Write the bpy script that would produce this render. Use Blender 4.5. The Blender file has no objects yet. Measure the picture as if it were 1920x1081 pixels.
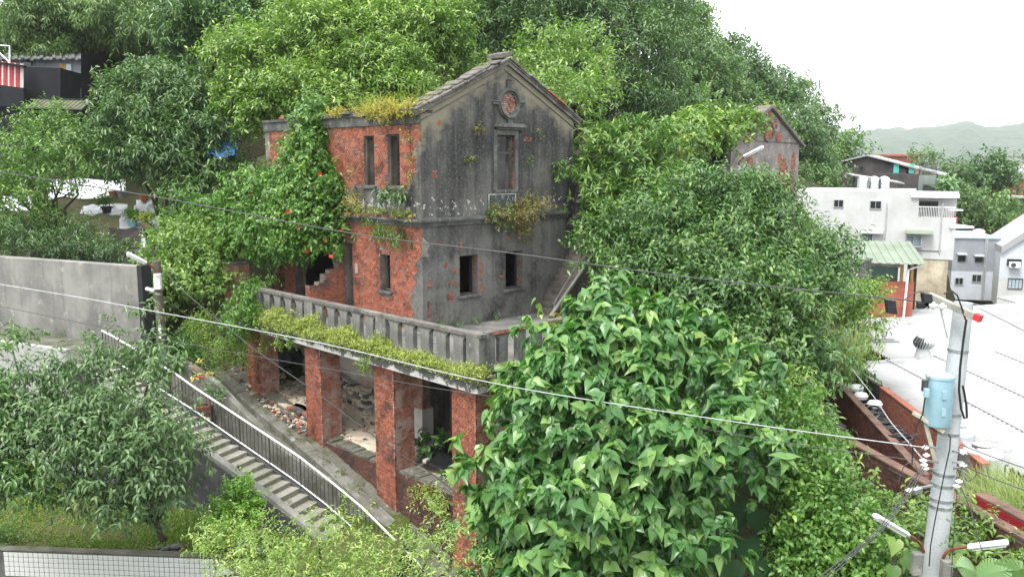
import bpy, bmesh, math, random
import numpy as np
from mathutils import Vector, Matrix
random.seed(7)
rng = np.random.default_rng(11)
R = math.radians
scene = bpy.context.scene
col = scene.collection

# ------------------------------------------------------------------ camera
FPX = 1600.0                       # focal length in pixels of a 1920 wide frame
PITCH = math.atan(235 / FPX)
CAMZ = 4.23
cam_d = bpy.data.cameras.new('camera')
cam = bpy.data.objects.new('camera', cam_d)
col.objects.link(cam)
cam.location = (0, 0, CAMZ)
cam.rotation_euler = (math.pi / 2 - PITCH, 0, 0)
cam_d.sensor_width = 36
cam_d.lens = FPX / 1920 * 36
cam_d.clip_start = 0.1
cam_d.clip_end = 12000
scene.camera = cam

# ------------------------------------------------------------------ sky, sun, exposure
SUN_EL, SUN_AZ = R(62), R(-140)    # high, from behind the left shoulder, veiled by cloud
world = bpy.data.worlds.new('World'); scene.world = world
world.use_nodes = True
nt = world.node_tree; nt.nodes.clear()
sky = nt.nodes.new('ShaderNodeTexSky'); sky.sky_type = 'NISHITA'; sky.sun_disc = False
sky.sun_elevation = SUN_EL; sky.sun_rotation = SUN_AZ
sky.air_density = 1.0; sky.dust_density = 6.0; sky.ozone_density = 1.0
sc1 = nt.nodes.new('ShaderNodeVectorMath'); sc1.operation = 'SCALE'; sc1.inputs['Scale'].default_value = 0.06
hs = nt.nodes.new('ShaderNodeHueSaturation'); hs.inputs['Saturation'].default_value = 0.25
mixw = nt.nodes.new('ShaderNodeMix'); mixw.data_type = 'RGBA'
mixw.inputs['Factor'].default_value = 0.8
mixw.inputs['B'].default_value = (0.93, 0.97, 1.0, 1)   # even cloud layer
bg = nt.nodes.new('ShaderNodeBackground'); bg.inputs['Strength'].default_value = 1.0
wo = nt.nodes.new('ShaderNodeOutputWorld')
nt.links.new(sky.outputs[0], sc1.inputs[0]); nt.links.new(sc1.outputs[0], hs.inputs['Color'])
nt.links.new(hs.outputs[0], mixw.inputs['A']); nt.links.new(mixw.outputs['Result'], bg.inputs['Color'])
nt.links.new(bg.outputs[0], wo.inputs['Surface'])
sun_d = bpy.data.lights.new('sun', 'SUN'); sun_d.energy = 1.5; sun_d.angle = R(20)
sun_d.color = (1.0, 0.96, 0.9)
sun = bpy.data.objects.new('sun', sun_d); col.objects.link(sun)
sdir = Vector((math.cos(SUN_EL) * math.sin(SUN_AZ), math.cos(SUN_EL) * math.cos(SUN_AZ), math.sin(SUN_EL)))
sun.rotation_euler = sdir.to_track_quat('Z', 'Y').to_euler()
sun.location = (0, 0, 60)
scene.view_settings.view_transform = 'Standard'
scene.view_settings.look = 'None'
scene.view_settings.gamma = 1
scene.view_settings.use_curve_mapping = False
scene.view_settings.exposure = 1.55
cy = scene.cycles
cy.max_bounces = 7; cy.diffuse_bounces = 3; cy.glossy_bounces = 2; cy.transmission_bounces = 4
cy.transparent_max_bounces = 8; cy.volume_bounces = 1
cy.sample_clamp_indirect = 6
try:
    cy.use_denoising = True; cy.denoiser = 'OPENIMAGEDENOISE'
except Exception:
    pass

# ------------------------------------------------------------------ geometry of the view: a point of the picture at a chosen distance
_fw = np.array([0, math.cos(PITCH), -math.sin(PITCH)]); _up = np.array([0, math.sin(PITCH), math.cos(PITCH)])
def at(px, py, Y):
    d = _fw + np.array([1., 0, 0]) * (px - 960) / FPX - _up * (py - 540) / FPX
    p = np.array([0, 0, CAMZ]) + d * Y / d[1]
    return Vector((float(p[0]), float(p[1]), float(p[2])))

# ------------------------------------------------------------------ object helpers
def tag(o, label=None, cat=None, group=None, kind=None):
    if label: o['label'] = label
    if cat: o['category'] = cat
    if group: o['group'] = group
    if kind: o['kind'] = kind
    return o
def empty(name, loc=(0, 0, 0), rz=0.0, label=None, cat=None, group=None):
    o = bpy.data.objects.new(name, None); col.objects.link(o)
    o.empty_display_size = 0.2
    o.location = loc; o.rotation_euler = (0, 0, rz)
    return tag(o, label, cat, group)
def link(name, me, parent=None):
    o = bpy.data.objects.new(name, me); col.objects.link(o)
    if parent is not None: o.parent = parent
    return o
class MB:
    """collects polygons; build() makes one mesh object"""
    def __init__(s): s.v = []; s.f = []; s.m = []; s.a = []; s.sm = []
    def add(s, vs, fs, mi=0, a=0.0, smooth=False):
        b = len(s.v); s.v += [tuple(p) for p in vs]
        for f in fs: s.f.append([b + i for i in f]); s.m.append(mi); s.sm.append(smooth)
        s.a += [a] * len(vs); return s
    def box(s, x0, x1, y0, y1, z0, z1, mi=0, a=0.0):
        return s.add([(x0,y0,z0),(x1,y0,z0),(x1,y1,z0),(x0,y1,z0),(x0,y0,z1),(x1,y0,z1),(x1,y1,z1),(x0,y1,z1)],
                     [(3,2,1,0),(4,5,6,7),(0,1,5,4),(1,2,6,5),(2,3,7,6),(3,0,4,7)], mi, a)
    def obox(s, c, ax, ay, az, mi=0, a=0.0):
        """box from centre and three half-axis vectors"""
        c, ax, ay, az = map(Vector, (c, ax, ay, az)); vs = []
        for k in (-1, 1):
            for (i, j) in ((-1,-1),(1,-1),(1,1),(-1,1)): vs.append(c + ax*i + ay*j + az*k)
        return s.add(vs, [(3,2,1,0),(4,5,6,7),(0,1,5,4),(1,2,6,5),(2,3,7,6),(3,0,4,7)], mi, a)
    def beam(s, p, q, w, h, mi=0, a=0.0, up=(0,0,1)):
        p, q = Vector(p), Vector(q); d = (q - p); L = d.length; d.normalize()
        sd = d.cross(Vector(up));
        if sd.length < 1e-5: sd = d.cross(Vector((1,0,0)))
        sd.normalize(); u2 = sd.cross(d)
        return s.obox((p + q) / 2, d * L / 2, sd * w / 2, u2 * h / 2, mi, a)
    def tube(s, pts, rad, seg=8, mi=0, cap=True, a=0.0):
        pts = [Vector(p) for p in pts]; n = len(pts)
        rad = rad if isinstance(rad, (list, tuple)) else [rad] * n
        vs = []; prev = None
        for i, p in enumerate(pts):
            d = (pts[min(i+1, n-1)] - pts[max(i-1, 0)]).normalized()
            if prev is None:
                ref = Vector((0,0,1)) if abs(d.z) < .9 else Vector((1,0,0))
                x = d.cross(ref).normalized()
            else:
                x = (prev - d * prev.dot(d)).normalized()
            prev = x; y = d.cross(x)
            for k in range(seg):
                t = 2 * math.pi * k / seg; vs.append(p + (x * math.cos(t) + y * math.sin(t)) * rad[i])
        fs = [(i*seg+k, i*seg+(k+1) % seg, (i+1)*seg+(k+1) % seg, (i+1)*seg+k) for i in range(n-1) for k in range(seg)]
        if cap: fs += [tuple(range(seg))[::-1], tuple((n-1)*seg+k for k in range(seg))]
        return s.add(vs, fs, mi, a, True)
    def lathe(s, c, prof, seg=16, mi=0, axis=None, a=0.0):
        """profile of (radius, height) round an axis through c"""
        c = Vector(c); z = Vector(axis or (0,0,1)).normalized()
        x = z.cross(Vector((0,1,0)) if abs(z.y) < .9 else Vector((1,0,0))).normalized(); y = z.cross(x)
        vs = [c + z * h + (x * math.cos(2*math.pi*k/seg) + y * math.sin(2*math.pi*k/seg)) * r for r, h in prof for k in range(seg)]
        n = len(prof)
        fs = [(i*seg+k, i*seg+(k+1) % seg, (i+1)*seg+(k+1) % seg, (i+1)*seg+k) for i in range(n-1) for k in range(seg)]
        fs += [tuple(range(seg))[::-1], tuple((n-1)*seg+k for k in range(seg))]
        return s.add(vs, fs, mi, a, True)
    def prism(s, poly, e, mi=0, a=0.0):
        """polygon (3d points) extruded by vector e"""
        e = Vector(e); n = len(poly); vs = [Vector(p) for p in poly] + [Vector(p) + e for p in poly]
        return s.add(vs, [tuple(range(n))[::-1], tuple(range(n, 2*n))] + [(i, (i+1) % n, n+(i+1) % n, n+i) for i in range(n)], mi, a)
    def mesh(s, name, mats):
        me = bpy.data.meshes.new(name); me.from_pydata(s.v, [], s.f)
        for m in (mats if isinstance(mats, (list, tuple)) else [mats]): me.materials.append(m)
        me.polygons.foreach_set('material_index', s.m)
        me.polygons.foreach_set('use_smooth', s.sm)
        at_ = me.attributes.new('rnd', 'FLOAT', 'POINT'); at_.data.foreach_set('value', s.a)
        me.update(); return me
    def build(s, name, mats, parent=None, bevel=0.0, fix=True):
        me = s.mesh(name, mats)
        if fix:
            bm = bmesh.new(); bm.from_mesh(me); bmesh.ops.recalc_face_normals(bm, faces=bm.faces); bm.to_mesh(me); bm.free()
        if any(s.sm):
            try: me.set_sharp_from_angle(angle=R(40))
            except Exception: pass
        o = link(name, me, parent)
        if bevel:
            b = o.modifiers.new('bevel', 'BEVEL'); b.width = bevel; b.segments = 1; b.limit_method = 'ANGLE'; b.angle_limit = R(40)
        return o
def np_mesh(name, V, Fc, mat, rnd=None, smooth=False):
    """V (n,3), Fc (m,k) constant k"""
    me = bpy.data.meshes.new(name)
    n, (m, k) = len(V), Fc.shape
    me.vertices.add(n); me.vertices.foreach_set('co', np.ascontiguousarray(V, dtype=np.float32).ravel())
    me.loops.add(m * k); me.loops.foreach_set('vertex_index', np.ascontiguousarray(Fc, dtype=np.int32).ravel())
    me.polygons.add(m); me.polygons.foreach_set('loop_start', np.arange(0, m * k, k, dtype=np.int32))
    if smooth: me.polygons.foreach_set('use_smooth', np.ones(m, dtype=bool))
    if rnd is not None:
        a = me.attributes.new('rnd', 'FLOAT', 'POINT'); a.data.foreach_set('value', np.ascontiguousarray(rnd, dtype=np.float32))
    me.materials.append(mat); me.update(); return me
def vnoise(x, y, s=1.0, seed=0):
    """smooth 2-d value noise in 0..1 for arrays"""
    x = np.asarray(x, float) / s; y = np.asarray(y, float) / s
    xi = np.floor(x).astype(int); yi = np.floor(y).astype(int); fx = x - xi; fy = y - yi
    fx = fx*fx*(3-2*fx); fy = fy*fy*(3-2*fy)
    def h(i, j):
        k = (i * 374761393 + j * 668265263 + seed * 974711) & 0x7fffffff
        k = ((k ^ (k >> 13)) * 1274126177) & 0x7fffffff
        return ((k ^ (k >> 16)) & 0xffff) / 65535.0
    return (h(xi,yi)*(1-fx)+h(xi+1,yi)*fx)*(1-fy) + (h(xi,yi+1)*(1-fx)+h(xi+1,yi+1)*fx)*fy
def sstep(a, b, x): t = np.clip((np.asarray(x, float) - a) / (b - a), 0, 1); return t*t*(3-2*t)

# ------------------------------------------------------------------ materials
class NT:
    def __init__(s, name):
        s.mat = bpy.data.materials.new(name); s.mat.use_nodes = True
        s.t = s.mat.node_tree; s.p = s.t.nodes['Principled BSDF']; s.out = s.t.nodes['Material Output']
    def n(s, typ, **kw):
        nd = s.t.nodes.new(typ)
        for k, v in kw.items(): setattr(nd, k, v)
        return nd
    def l(s, a, b): s.t.links.new(a, b)
    def coord(s, scale=(1,1,1), kind='Object', rot=(0,0,0)):
        tc = s.n('ShaderNodeTexCoord'); mp = s.n('ShaderNodeMapping')
        mp.inputs['Scale'].default_value = scale; mp.inputs['Rotation'].default_value = rot
        s.l(tc.outputs[kind], mp.inputs['Vector']); return mp.outputs['Vector']
    def noise(s, scale, vec=None, detail=4, rough=.55, dist=0):
        nd = s.n('ShaderNodeTexNoise'); nd.inputs['Scale'].default_value = scale
        nd.inputs['Detail'].default_value = detail; nd.inputs['Roughness'].default_value = rough; nd.inputs['Distortion'].default_value = dist
        s.l(vec if vec is not None else s.coord(), nd.inputs['Vector']); return nd.outputs['Fac']
    def ramp(s, fac, stops):
        r = s.n('ShaderNodeValToRGB'); e = r.color_ramp.elements
        while len(e) < len(stops): e.new(.5)
        for el, (p, c) in zip(e, stops):
            el.position = p; el.color = (c, c, c, 1) if isinstance(c, (int, float)) else (*c, 1)
        s.l(fac, r.inputs['Fac']); return r.outputs['Color']
    def mix(s, f, a, b, mode='MIX'):
        m = s.n('ShaderNodeMix', data_type='RGBA', blend_type=mode)
        for sock, val in ((m.inputs['Factor'], f), (m.inputs['A'], a), (m.inputs['B'], b)):
            if isinstance(val, (int, float)): sock.default_value = val
            elif isinstance(val, tuple): sock.default_value = (*val, 1)
            else: s.l(val, sock)
        return m.outputs['Result']
    def math(s, op, a, b=0.0, clamp=False):
        m = s.n('ShaderNodeMath', operation=op, use_clamp=clamp)
        for i, val in enumerate((a, b)):
            if isinstance(val, (int, float)): m.inputs[i].default_value = val
            else: s.l(val, m.inputs[i])
        return m.outputs[0]
    def rnd(s):
        """one random value for each piece, whether it is an object or a part of a joined mesh"""
        oi = s.n('ShaderNodeObjectInfo'); a = s.n('ShaderNodeAttribute', attribute_name='rnd')
        return s.math('FRACT', s.math('ADD', oi.outputs['Random'], a.outputs['Fac']))
    def bump(s, h, strength=.3, dist=.02):
        b = s.n('ShaderNodeBump'); b.inputs['Strength'].default_value = strength; b.inputs['Distance'].default_value = dist
        s.l(h, b.inputs['Height']); s.l(b.outputs['Normal'], s.p.inputs['Normal'])
    def fin(s, colr, rough=.8, spec=.3, metal=0.0):
        if isinstance(colr, tuple): s.p.inputs['Base Color'].default_value = (*colr, 1)
        else: s.l(colr, s.p.inputs['Base Color'])
        if isinstance(rough, (int, float)): s.p.inputs['Roughness'].default_value = rough
        else: s.l(rough, s.p.inputs['Roughness'])
        s.p.inputs['Specular IOR Level'].default_value = spec; s.p.inputs['Metallic'].default_value = metal
        return s.mat
def worn(name, base, dark, light=None, scale=1.5, streak=True, rough=.85, bump=.25, dark_amt=.55, spec=.2):
    """weathered plain surface: patches, vertical rain streaks, fine grain"""
    t = NT(name)
    big = t.noise(scale, detail=6, rough=.62)
    c = t.mix(t.ramp(big, [(.35, 0), (.68, 1)]), base, dark)
    if streak:
        st = t.noise(1.0, t.coord((scale*5, scale*5, scale*.45)), detail=5, rough=.6)
        c = t.mix(t.math('MULTIPLY', t.ramp(st, [(.5, 0), (.72, 1)]), dark_amt), c, dark)
    if light:
        li = t.noise(scale*3.1, detail=7, rough=.7)
        c = t.mix(t.ramp(li, [(.58, 0), (.7, 1)]), c, light)
    gr = t.noise(38, detail=5, rough=.7)
    c = t.mix(.35, c, t.ramp(gr, [(.25, .25), (.75, .85)]), 'OVERLAY')
    t.bump(gr, bump, .015)
    return t.fin(c, rough, spec)
def plain(name, c, rough=.5, spec=.4, metal=0.0, var=.12, scale=6):
    t = NT(name); nz = t.noise(scale, detail=5)
    lo = tuple(max(0, x * (1 - var*1.6)) for x in c); hi = tuple(min(1, x * (1 + var)) for x in c)
    return t.fin(t.mix(t.ramp(nz, [(.3, 0), (.7, 1)]), lo, hi), rough, spec, metal)
M = {}
def brick_mat(name, cols, soot=(.03,.026,.025), soot_amt=.8, soot_scale=1.2, lime=.0, soot_lo=.52):
    t = NT(name); r = t.rnd()
    c = t.ramp(r, [(i / (len(cols)-1), k) for i, k in enumerate(cols)])
    geo = t.n('ShaderNodeNewGeometry'); mp = t.n('ShaderNodeMapping'); t.l(geo.outputs['Position'], mp.inputs['Vector'])
    P = mp.outputs['Vector']
    nz = t.noise(soot_scale, P, 6, .65)
    c = t.mix(t.math('MULTIPLY', t.ramp(nz, [(soot_lo, 0), (soot_lo+.13, 1)]), soot_amt), c, soot)
    fine = t.noise(5.5, P, 6, .75)
    c = t.mix(t.math('MULTIPLY', t.ramp(fine, [(.50, 0), (.62, 1)]), soot_amt*.75), c, tuple(x*1.6+.01 for x in soot))
    pale = t.noise(8.5, P, 4, .7)
    c = t.mix(t.math('MULTIPLY', t.ramp(pale, [(.60, 0), (.70, 1)]), .45), c, (.44,.27,.20))
    if lime:
        nl = t.noise(2.6, P, 7, .75)
        c = t.mix(t.math('MULTIPLY', t.ramp(nl, [(.44, 0), (.60, 1)]), lime), c, (.44, .36, .32))
    g = t.noise(60, P, 4, .7); c = t.mix(.4, c, t.ramp(g, [(.3, .3), (.7, .75)]), 'OVERLAY')
    t.bump(g, .3, .01)
    return t.fin(c, .9, .15)
RED = [(.33,.104,.062), (.40,.127,.072), (.27,.090,.057), (.42,.170,.110), (.35,.108,.062), (.19,.070,.050), (.41,.138,.080), (.30,.096,.060)]
M['brick'] = brick_mat('brick_red', RED, soot_amt=.8, soot_lo=.515, soot_scale=1.9)
M['brick_lime'] = brick_mat('brick_limewashed', RED, soot_amt=.6, soot_lo=.62, lime=.75)
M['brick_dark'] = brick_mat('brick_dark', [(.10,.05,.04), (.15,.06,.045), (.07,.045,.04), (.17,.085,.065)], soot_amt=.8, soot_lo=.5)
M['brick_alley'] = brick_mat('brick_alley', [(.13,.05,.04), (.17,.06,.045), (.10,.045,.04), (.2,.075,.06)], soot_amt=.6, soot_lo=.58)
M['brick_tan'] = brick_mat('brick_tan', [(.27,.10,.07), (.33,.13,.095), (.24,.09,.065)], soot_amt=.3, soot_lo=.62)
M['mortar'] = worn('mortar', (.25,.215,.19), (.10,.085,.075), (.38,.35,.32), 2.0)
def stucco():
    t = NT('blackened_stucco')
    geo = t.n('ShaderNodeTexCoord'); obj = geo.outputs['Object']
    big = t.noise(.55, obj, 6, .6)
    c = t.mix(t.ramp(big, [(.36, 0), (.62, 1)]), (.175,.168,.154), (.050,.049,.048))
    st = t.noise(1.0, t.coord((3.2, 3.2, .22)), 6, .65)
    c = t.mix(t.math('MULTIPLY', t.ramp(st, [(.40, 0), (.62, 1)]), .8), c, (.03,.03,.032))
    st2 = t.noise(1.0, t.coord((7, 7, .35)), 5, .6)
    c = t.mix(t.math('MULTIPLY', t.ramp(st2, [(.58, 0), (.74, 1)]), .35), c, (.2,.195,.185))
    mott = t.noise(11, obj, 8, .8)
    c = t.mix(t.math('MULTIPLY', t.ramp(mott, [(.5, 0), (.66, 1)]), .45), c, (.25,.24,.225))
    lowm = t.noise(.9, obj, 7, .7); sepL = t.n('ShaderNodeSeparateXYZ'); t.l(obj, sepL.inputs[0])
    lowz = t.math('MULTIPLY', t.math('SUBTRACT', 2.75, sepL.outputs['Z'], True), 1.0, True)
    c = t.mix(t.math('MULTIPLY', t.math('MULTIPLY', t.ramp(lowm, [(.40, 0), (.56, 1)]), lowz), .45), c, (.25,.243,.228))
    # paler buff plaster that the rain leaves clean under the coping
    sep = t.n('ShaderNodeSeparateXYZ'); t.l(obj, sep.inputs[0])
    roof = t.math('SUBTRACT', t.math('SUBTRACT', 7.2, t.math('MULTIPLY', t.math('ABSOLUTE', t.math('SUBTRACT', sep.outputs['X'], 2.75)), .62)), sep.outputs['Z'])
    nb = t.noise(1.3, obj, 6, .65)
    under = t.math('SUBTRACT', t.math('SUBTRACT', 1.35, t.math('MULTIPLY', sep.outputs['X'], .12)), roof)
    buff = t.math('ADD', under, t.math('MULTIPLY', t.math('SUBTRACT', nb, .5), 2.6))
    c = t.mix(t.math('MULTIPLY', t.ramp(buff, [(.25, 0), (.75, 1)]), .8), c, (.27,.24,.175))
    # chalky flaking just above the string course and a dark tide mark below
    ch = t.noise(6.5, obj, 5, .6)
    band = t.math('MULTIPLY', t.ramp(sep.outputs['Z'], [(0, 0), (1, 1)]), 0.0)
    zb = t.math('SUBTRACT', 1.0, t.math('MULTIPLY', t.math('ABSOLUTE', t.math('SUBTRACT', sep.outputs['Z'], 3.05)), 1.7), True)
    c = t.mix(t.ramp(t.math('ADD', t.math('MULTIPLY', zb, .17), ch), [(.715, 0), (.74, 1)]), c, (.36,.35,.34))
    # pinkish scars where render has come away
    sc = t.noise(2.4, obj, 3, .5)
    c = t.mix(t.ramp(sc, [(.735, 0), (.75, 1)]), c, (.30,.10,.065))
    gr = t.noise(45, obj, 5, .75); c = t.mix(.5, c, t.ramp(gr, [(.25, .2), (.75, .85)]), 'OVERLAY')
    t.bump(t.math('ADD', gr, t.math('MULTIPLY', mott, 2.0)), .35, .02)
    return t.fin(c, .92, .12)
M['stucco'] = stucco()
M['concrete_old'] = worn('old_concrete', (.15,.15,.14), (.045,.045,.045), (.27,.265,.25), 1.8)
M['concrete_grey'] = worn('grey_concrete', (.26,.255,.235), (.13,.128,.12), (.33,.325,.30), .9, dark_amt=.75)
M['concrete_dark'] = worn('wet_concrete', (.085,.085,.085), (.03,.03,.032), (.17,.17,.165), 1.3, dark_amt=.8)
M['concrete_moss'] = worn('mossy_concrete', (.16,.155,.135), (.07,.072,.045), (.29,.285,.265), 1.6, dark_amt=.3)
M['step'] = worn('step_concrete', (.31,.30,.265), (.19,.185,.14), (.39,.38,.355), 1.1, streak=False)
M['plaster_white'] = worn('flaking_white_plaster', (.62,.61,.60), (.45,.44,.42), None, 2.2, dark_amt=.2)
M['limewash'] = worn('limewash', (.5,.48,.45), (.22,.19,.17), (.3,.17,.13), 1.2)
M['coping'] = worn('roof_coping', (.19,.175,.16), (.07,.065,.06), (.33,.31,.27), 2.5, streak=False)
M['wood'] = worn('old_wood', (.13,.115,.10), (.05,.045,.04), None, 3)
M['black_wood'] = plain('black_timber', (.02,.02,.022), .7)
M['soil'] = worn('soil', (.10,.075,.05), (.05,.045,.03), (.16,.13,.10), 1.5, streak=False)
M['sand'] = worn('sandy_rubble', (.56,.49,.39), (.40,.34,.26), (.66,.63,.58), 1.2, streak=False, bump=.6)
M['metal'] = plain('galvanised', (.46,.48,.5), .35, .5, .75, .18, 9)
M['steel'] = plain('steel', (.6,.61,.62), .25, .5, .9, .1, 9)
M['white_paint'] = plain('white_paint', (.78,.78,.78), .45)
M['dark_metal'] = plain('dark_metal', (.06,.06,.06), .5)
M['rust'] = plain('rust', (.19,.065,.03), .8, var=.4, scale=14)
M['black_plastic'] = plain('black_plastic', (.02,.021,.024), .45, .4)
M['window_dark'] = plain('window_glass', (.03,.034,.038), .08, .6)
# ------------------------------------------------------------------ foliage
def leaf_mat(name, dark, mid, young, gloss=.42, trans=.28, spec=.45, var=.5):
    """colours run from old leaf to young shoot by the value stored on each leaf"""
    t = NT(name); a = t.n('ShaderNodeAttribute', attribute_name='rnd')
    c = t.ramp(a.outputs['Fac'], [(0, dark), (.5, mid), (1, young)])
    geo = t.n('ShaderNodeNewGeometry')
    c = t.mix(t.math('MULTIPLY', geo.outputs['Backfacing'], .35), c, tuple(min(1, x*1.35+.01) for x in mid))
    t.fin(c, gloss*.88, spec*1.15)
    tr = t.n('ShaderNodeBsdfTranslucent'); t.l(t.mix(1.0, c, (1.0, 1.25, .45), 'MULTIPLY'), tr.inputs['Color'])
    mx = t.n('ShaderNodeMixShader'); mx.inputs[0].default_value = trans*.85
    t.l(t.p.outputs[0], mx.inputs[1]); t.l(tr.outputs[0], mx.inputs[2]); t.l(mx.outputs[0], t.out.inputs['Surface'])
    return t.mat
LM = {
 'heart':  leaf_mat('leaf_heart', (0.0388, 0.1082, 0.0301), (0.0752, 0.1944, 0.0481), (0.256, 0.4057, 0.1058), .38, .32),
 'dark':   leaf_mat('leaf_dark', (0.0318, 0.0781, 0.0201), (0.0727, 0.1607, 0.0389), (0.185, 0.2888, 0.0699), .36, .26),
 'mid':    leaf_mat('leaf_mid', (0.0554, 0.12, 0.0274), (0.1126, 0.2176, 0.0486), (0.2656, 0.368, 0.0819), .42, .30),
 'bright': leaf_mat('leaf_bright', (0.0726, 0.138, 0.0274), (0.1549, 0.2624, 0.0547), (0.3669, 0.483, 0.1092), .42, .34),
 'ear':    leaf_mat('leaf_ear', (.018,.055,.018), (.030,.085,.026), (.05,.12,.04), .75, .25, .2),
 'vivid':  leaf_mat('leaf_vivid', (.085,.20,.02), (.16,.33,.035), (.30,.48,.07), .4, .34),
 'lime':   leaf_mat('leaf_lime', (.13,.21,.045), (.24,.35,.085), (.48,.55,.17), .5, .36),
 'vine':   leaf_mat('leaf_vine', (0.0502, 0.126, 0.0205), (0.1042, 0.224, 0.0365), (0.2151, 0.345, 0.0601), .40, .30),
 'bluish': leaf_mat('leaf_bluish', (0.0465, 0.0982, 0.0355), (0.0991, 0.1786, 0.0658), (0.2004, 0.2888, 0.0986), .38, .26),
 'bamboo': leaf_mat('leaf_bamboo', (0.0528, 0.1056, 0.0342), (0.1408, 0.2304, 0.0803), (0.3036, 0.391, 0.153), .45, .28),
 'olive':  leaf_mat('leaf_olive', (0.0726, 0.096, 0.0251), (0.1478, 0.1664, 0.0511), (0.253, 0.23, 0.0765), .5, .25),
 'hill':   leaf_mat('leaf_hill', (0.0499, 0.1049, 0.0271), (0.0988, 0.1824, 0.0465), (0.1594, 0.2403, 0.065), .5, .24),
 'yellow': leaf_mat('leaf_yellow', (.22,.22,.04), (.42,.36,.07), (.62,.50,.14), .55, .3),
 'rusty':  leaf_mat('leaf_rusty', (.09,.11,.025), (.17,.16,.045), (.26,.13,.05), .55, .25),
 'moss':   leaf_mat('leaf_moss', (.15,.20,.035), (.30,.36,.075), (.48,.50,.13), .6, .28),
 'hang':   leaf_mat('leaf_hang', (0.0924, 0.168, 0.0205), (0.176, 0.288, 0.0365), (0.291, 0.368, 0.0601), .55, .3),
 'grass':  leaf_mat('leaf_grass', (0.1056, 0.168, 0.0399), (0.2253, 0.3072, 0.0851), (0.4301, 0.437, 0.1748), .5, .3),
 'flower': leaf_mat('petal_red', (.50,.03,.02), (.62,.04,.03), (.7,.10,.06), .5, .3),
 'banana': leaf_mat('leaf_banana', (0.1056, 0.192, 0.0855), (0.169, 0.2944, 0.1216), (0.2403, 0.3565, 0.142), .38, .3),
}
def bark(name, a, b): return worn(name, a, b, None, 5, rough=.9, bump=.6)
M['bark'] = bark('bark', (.095,.078,.06), (.04,.034,.028)); M['bark_pale'] = bark('bark_pale', (.17,.15,.12), (.08,.07,.06))
# leaf outlines: (along, across, lift) and triangles
TPL = {
 'lance': (np.array([(0,0,0),(.42,.5,.10),(.42,-.5,.10),(1,0,-.10)]), np.array([(0,3,1),(0,2,3)])),
 'lance4': (np.array([(0,0,0),(.30,.46,.10),(.30,-.46,.10),(.62,0,-.02),(.66,.36,.02),(.66,-.36,.02),(1,0,-.22)]),
            np.array([(0,3,1),(0,2,3),(1,3,4),(2,5,3),(3,6,4),(3,5,6)])),
 'heart': (np.array([(0,0,0),(-.10,.22,.03),(.06,.46,.10),(.32,.50,.09),(.62,.27,.0),(1,0,-.24),(.62,-.27,.0),(.32,-.50,.09),(.06,-.46,.10),(-.10,-.22,.03),(.40,0,-.02)]),
            np.array([(10,1,0),(10,2,1),(10,3,2),(10,4,3),(10,5,4),(10,6,5),(10,7,6),(10,8,7),(10,9,8),(10,0,9)])),
 'round': (np.array([(0,0,0),(.25,.42,.06),(.62,.44,.04),(1,0,-.08),(.62,-.44,.04),(.25,-.42,.06)]), np.array([(0,2,1),(0,3,2),(0,4,3),(0,5,4)])),
 'blade': (np.array([(0,.5,0),(0,-.5,0),(.4,.45,.12),(.4,-.45,.12),(.75,.28,.02),(.75,-.28,.02),(1,0,-.25)]),
           np.array([(0,1,3),(0,3,2),(2,3,5),(2,5,4),(4,5,6)])),
}
def nrm(a): return a / np.maximum(np.linalg.norm(a, axis=-1, keepdims=True), 1e-9)
def leaf_mesh(name, base, axis, normal, L, W, val, shape, mat):
    T, F_ = TPL[shape]; axis = nrm(axis); side = nrm(np.cross(normal, axis)); normal = np.cross(axis, side)
    L = np.asarray(L)[:, None, None]; W = np.asarray(W)[:, None, None]
    V = base[:, None, :] + axis[:, None, :] * (T[None, :, 0:1] * L) + side[:, None, :] * (T[None, :, 1:2] * W) + normal[:, None, :] * (T[None, :, 2:3] * L)
    n, k = len(base), len(T)
    Fc = (F_[None] + (np.arange(n) * k)[:, None, None]).reshape(-1, 3)
    return np_mesh(name, V.reshape(-1, 3), Fc, mat, np.repeat(np.clip(val, 0, 1), k))
CAM = np.array([0, 0, CAMZ])
def fib(n, r):
    i = np.arange(n) + .5; ph = np.arccos(1 - 2*i/n); th = math.pi*(1+5**.5)*i + r.random()*6
    d = np.stack([np.cos(th)*np.sin(ph), np.sin(th)*np.sin(ph), np.cos(ph)], 1)
    return nrm(d + r.normal(0, .22, d.shape))
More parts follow.
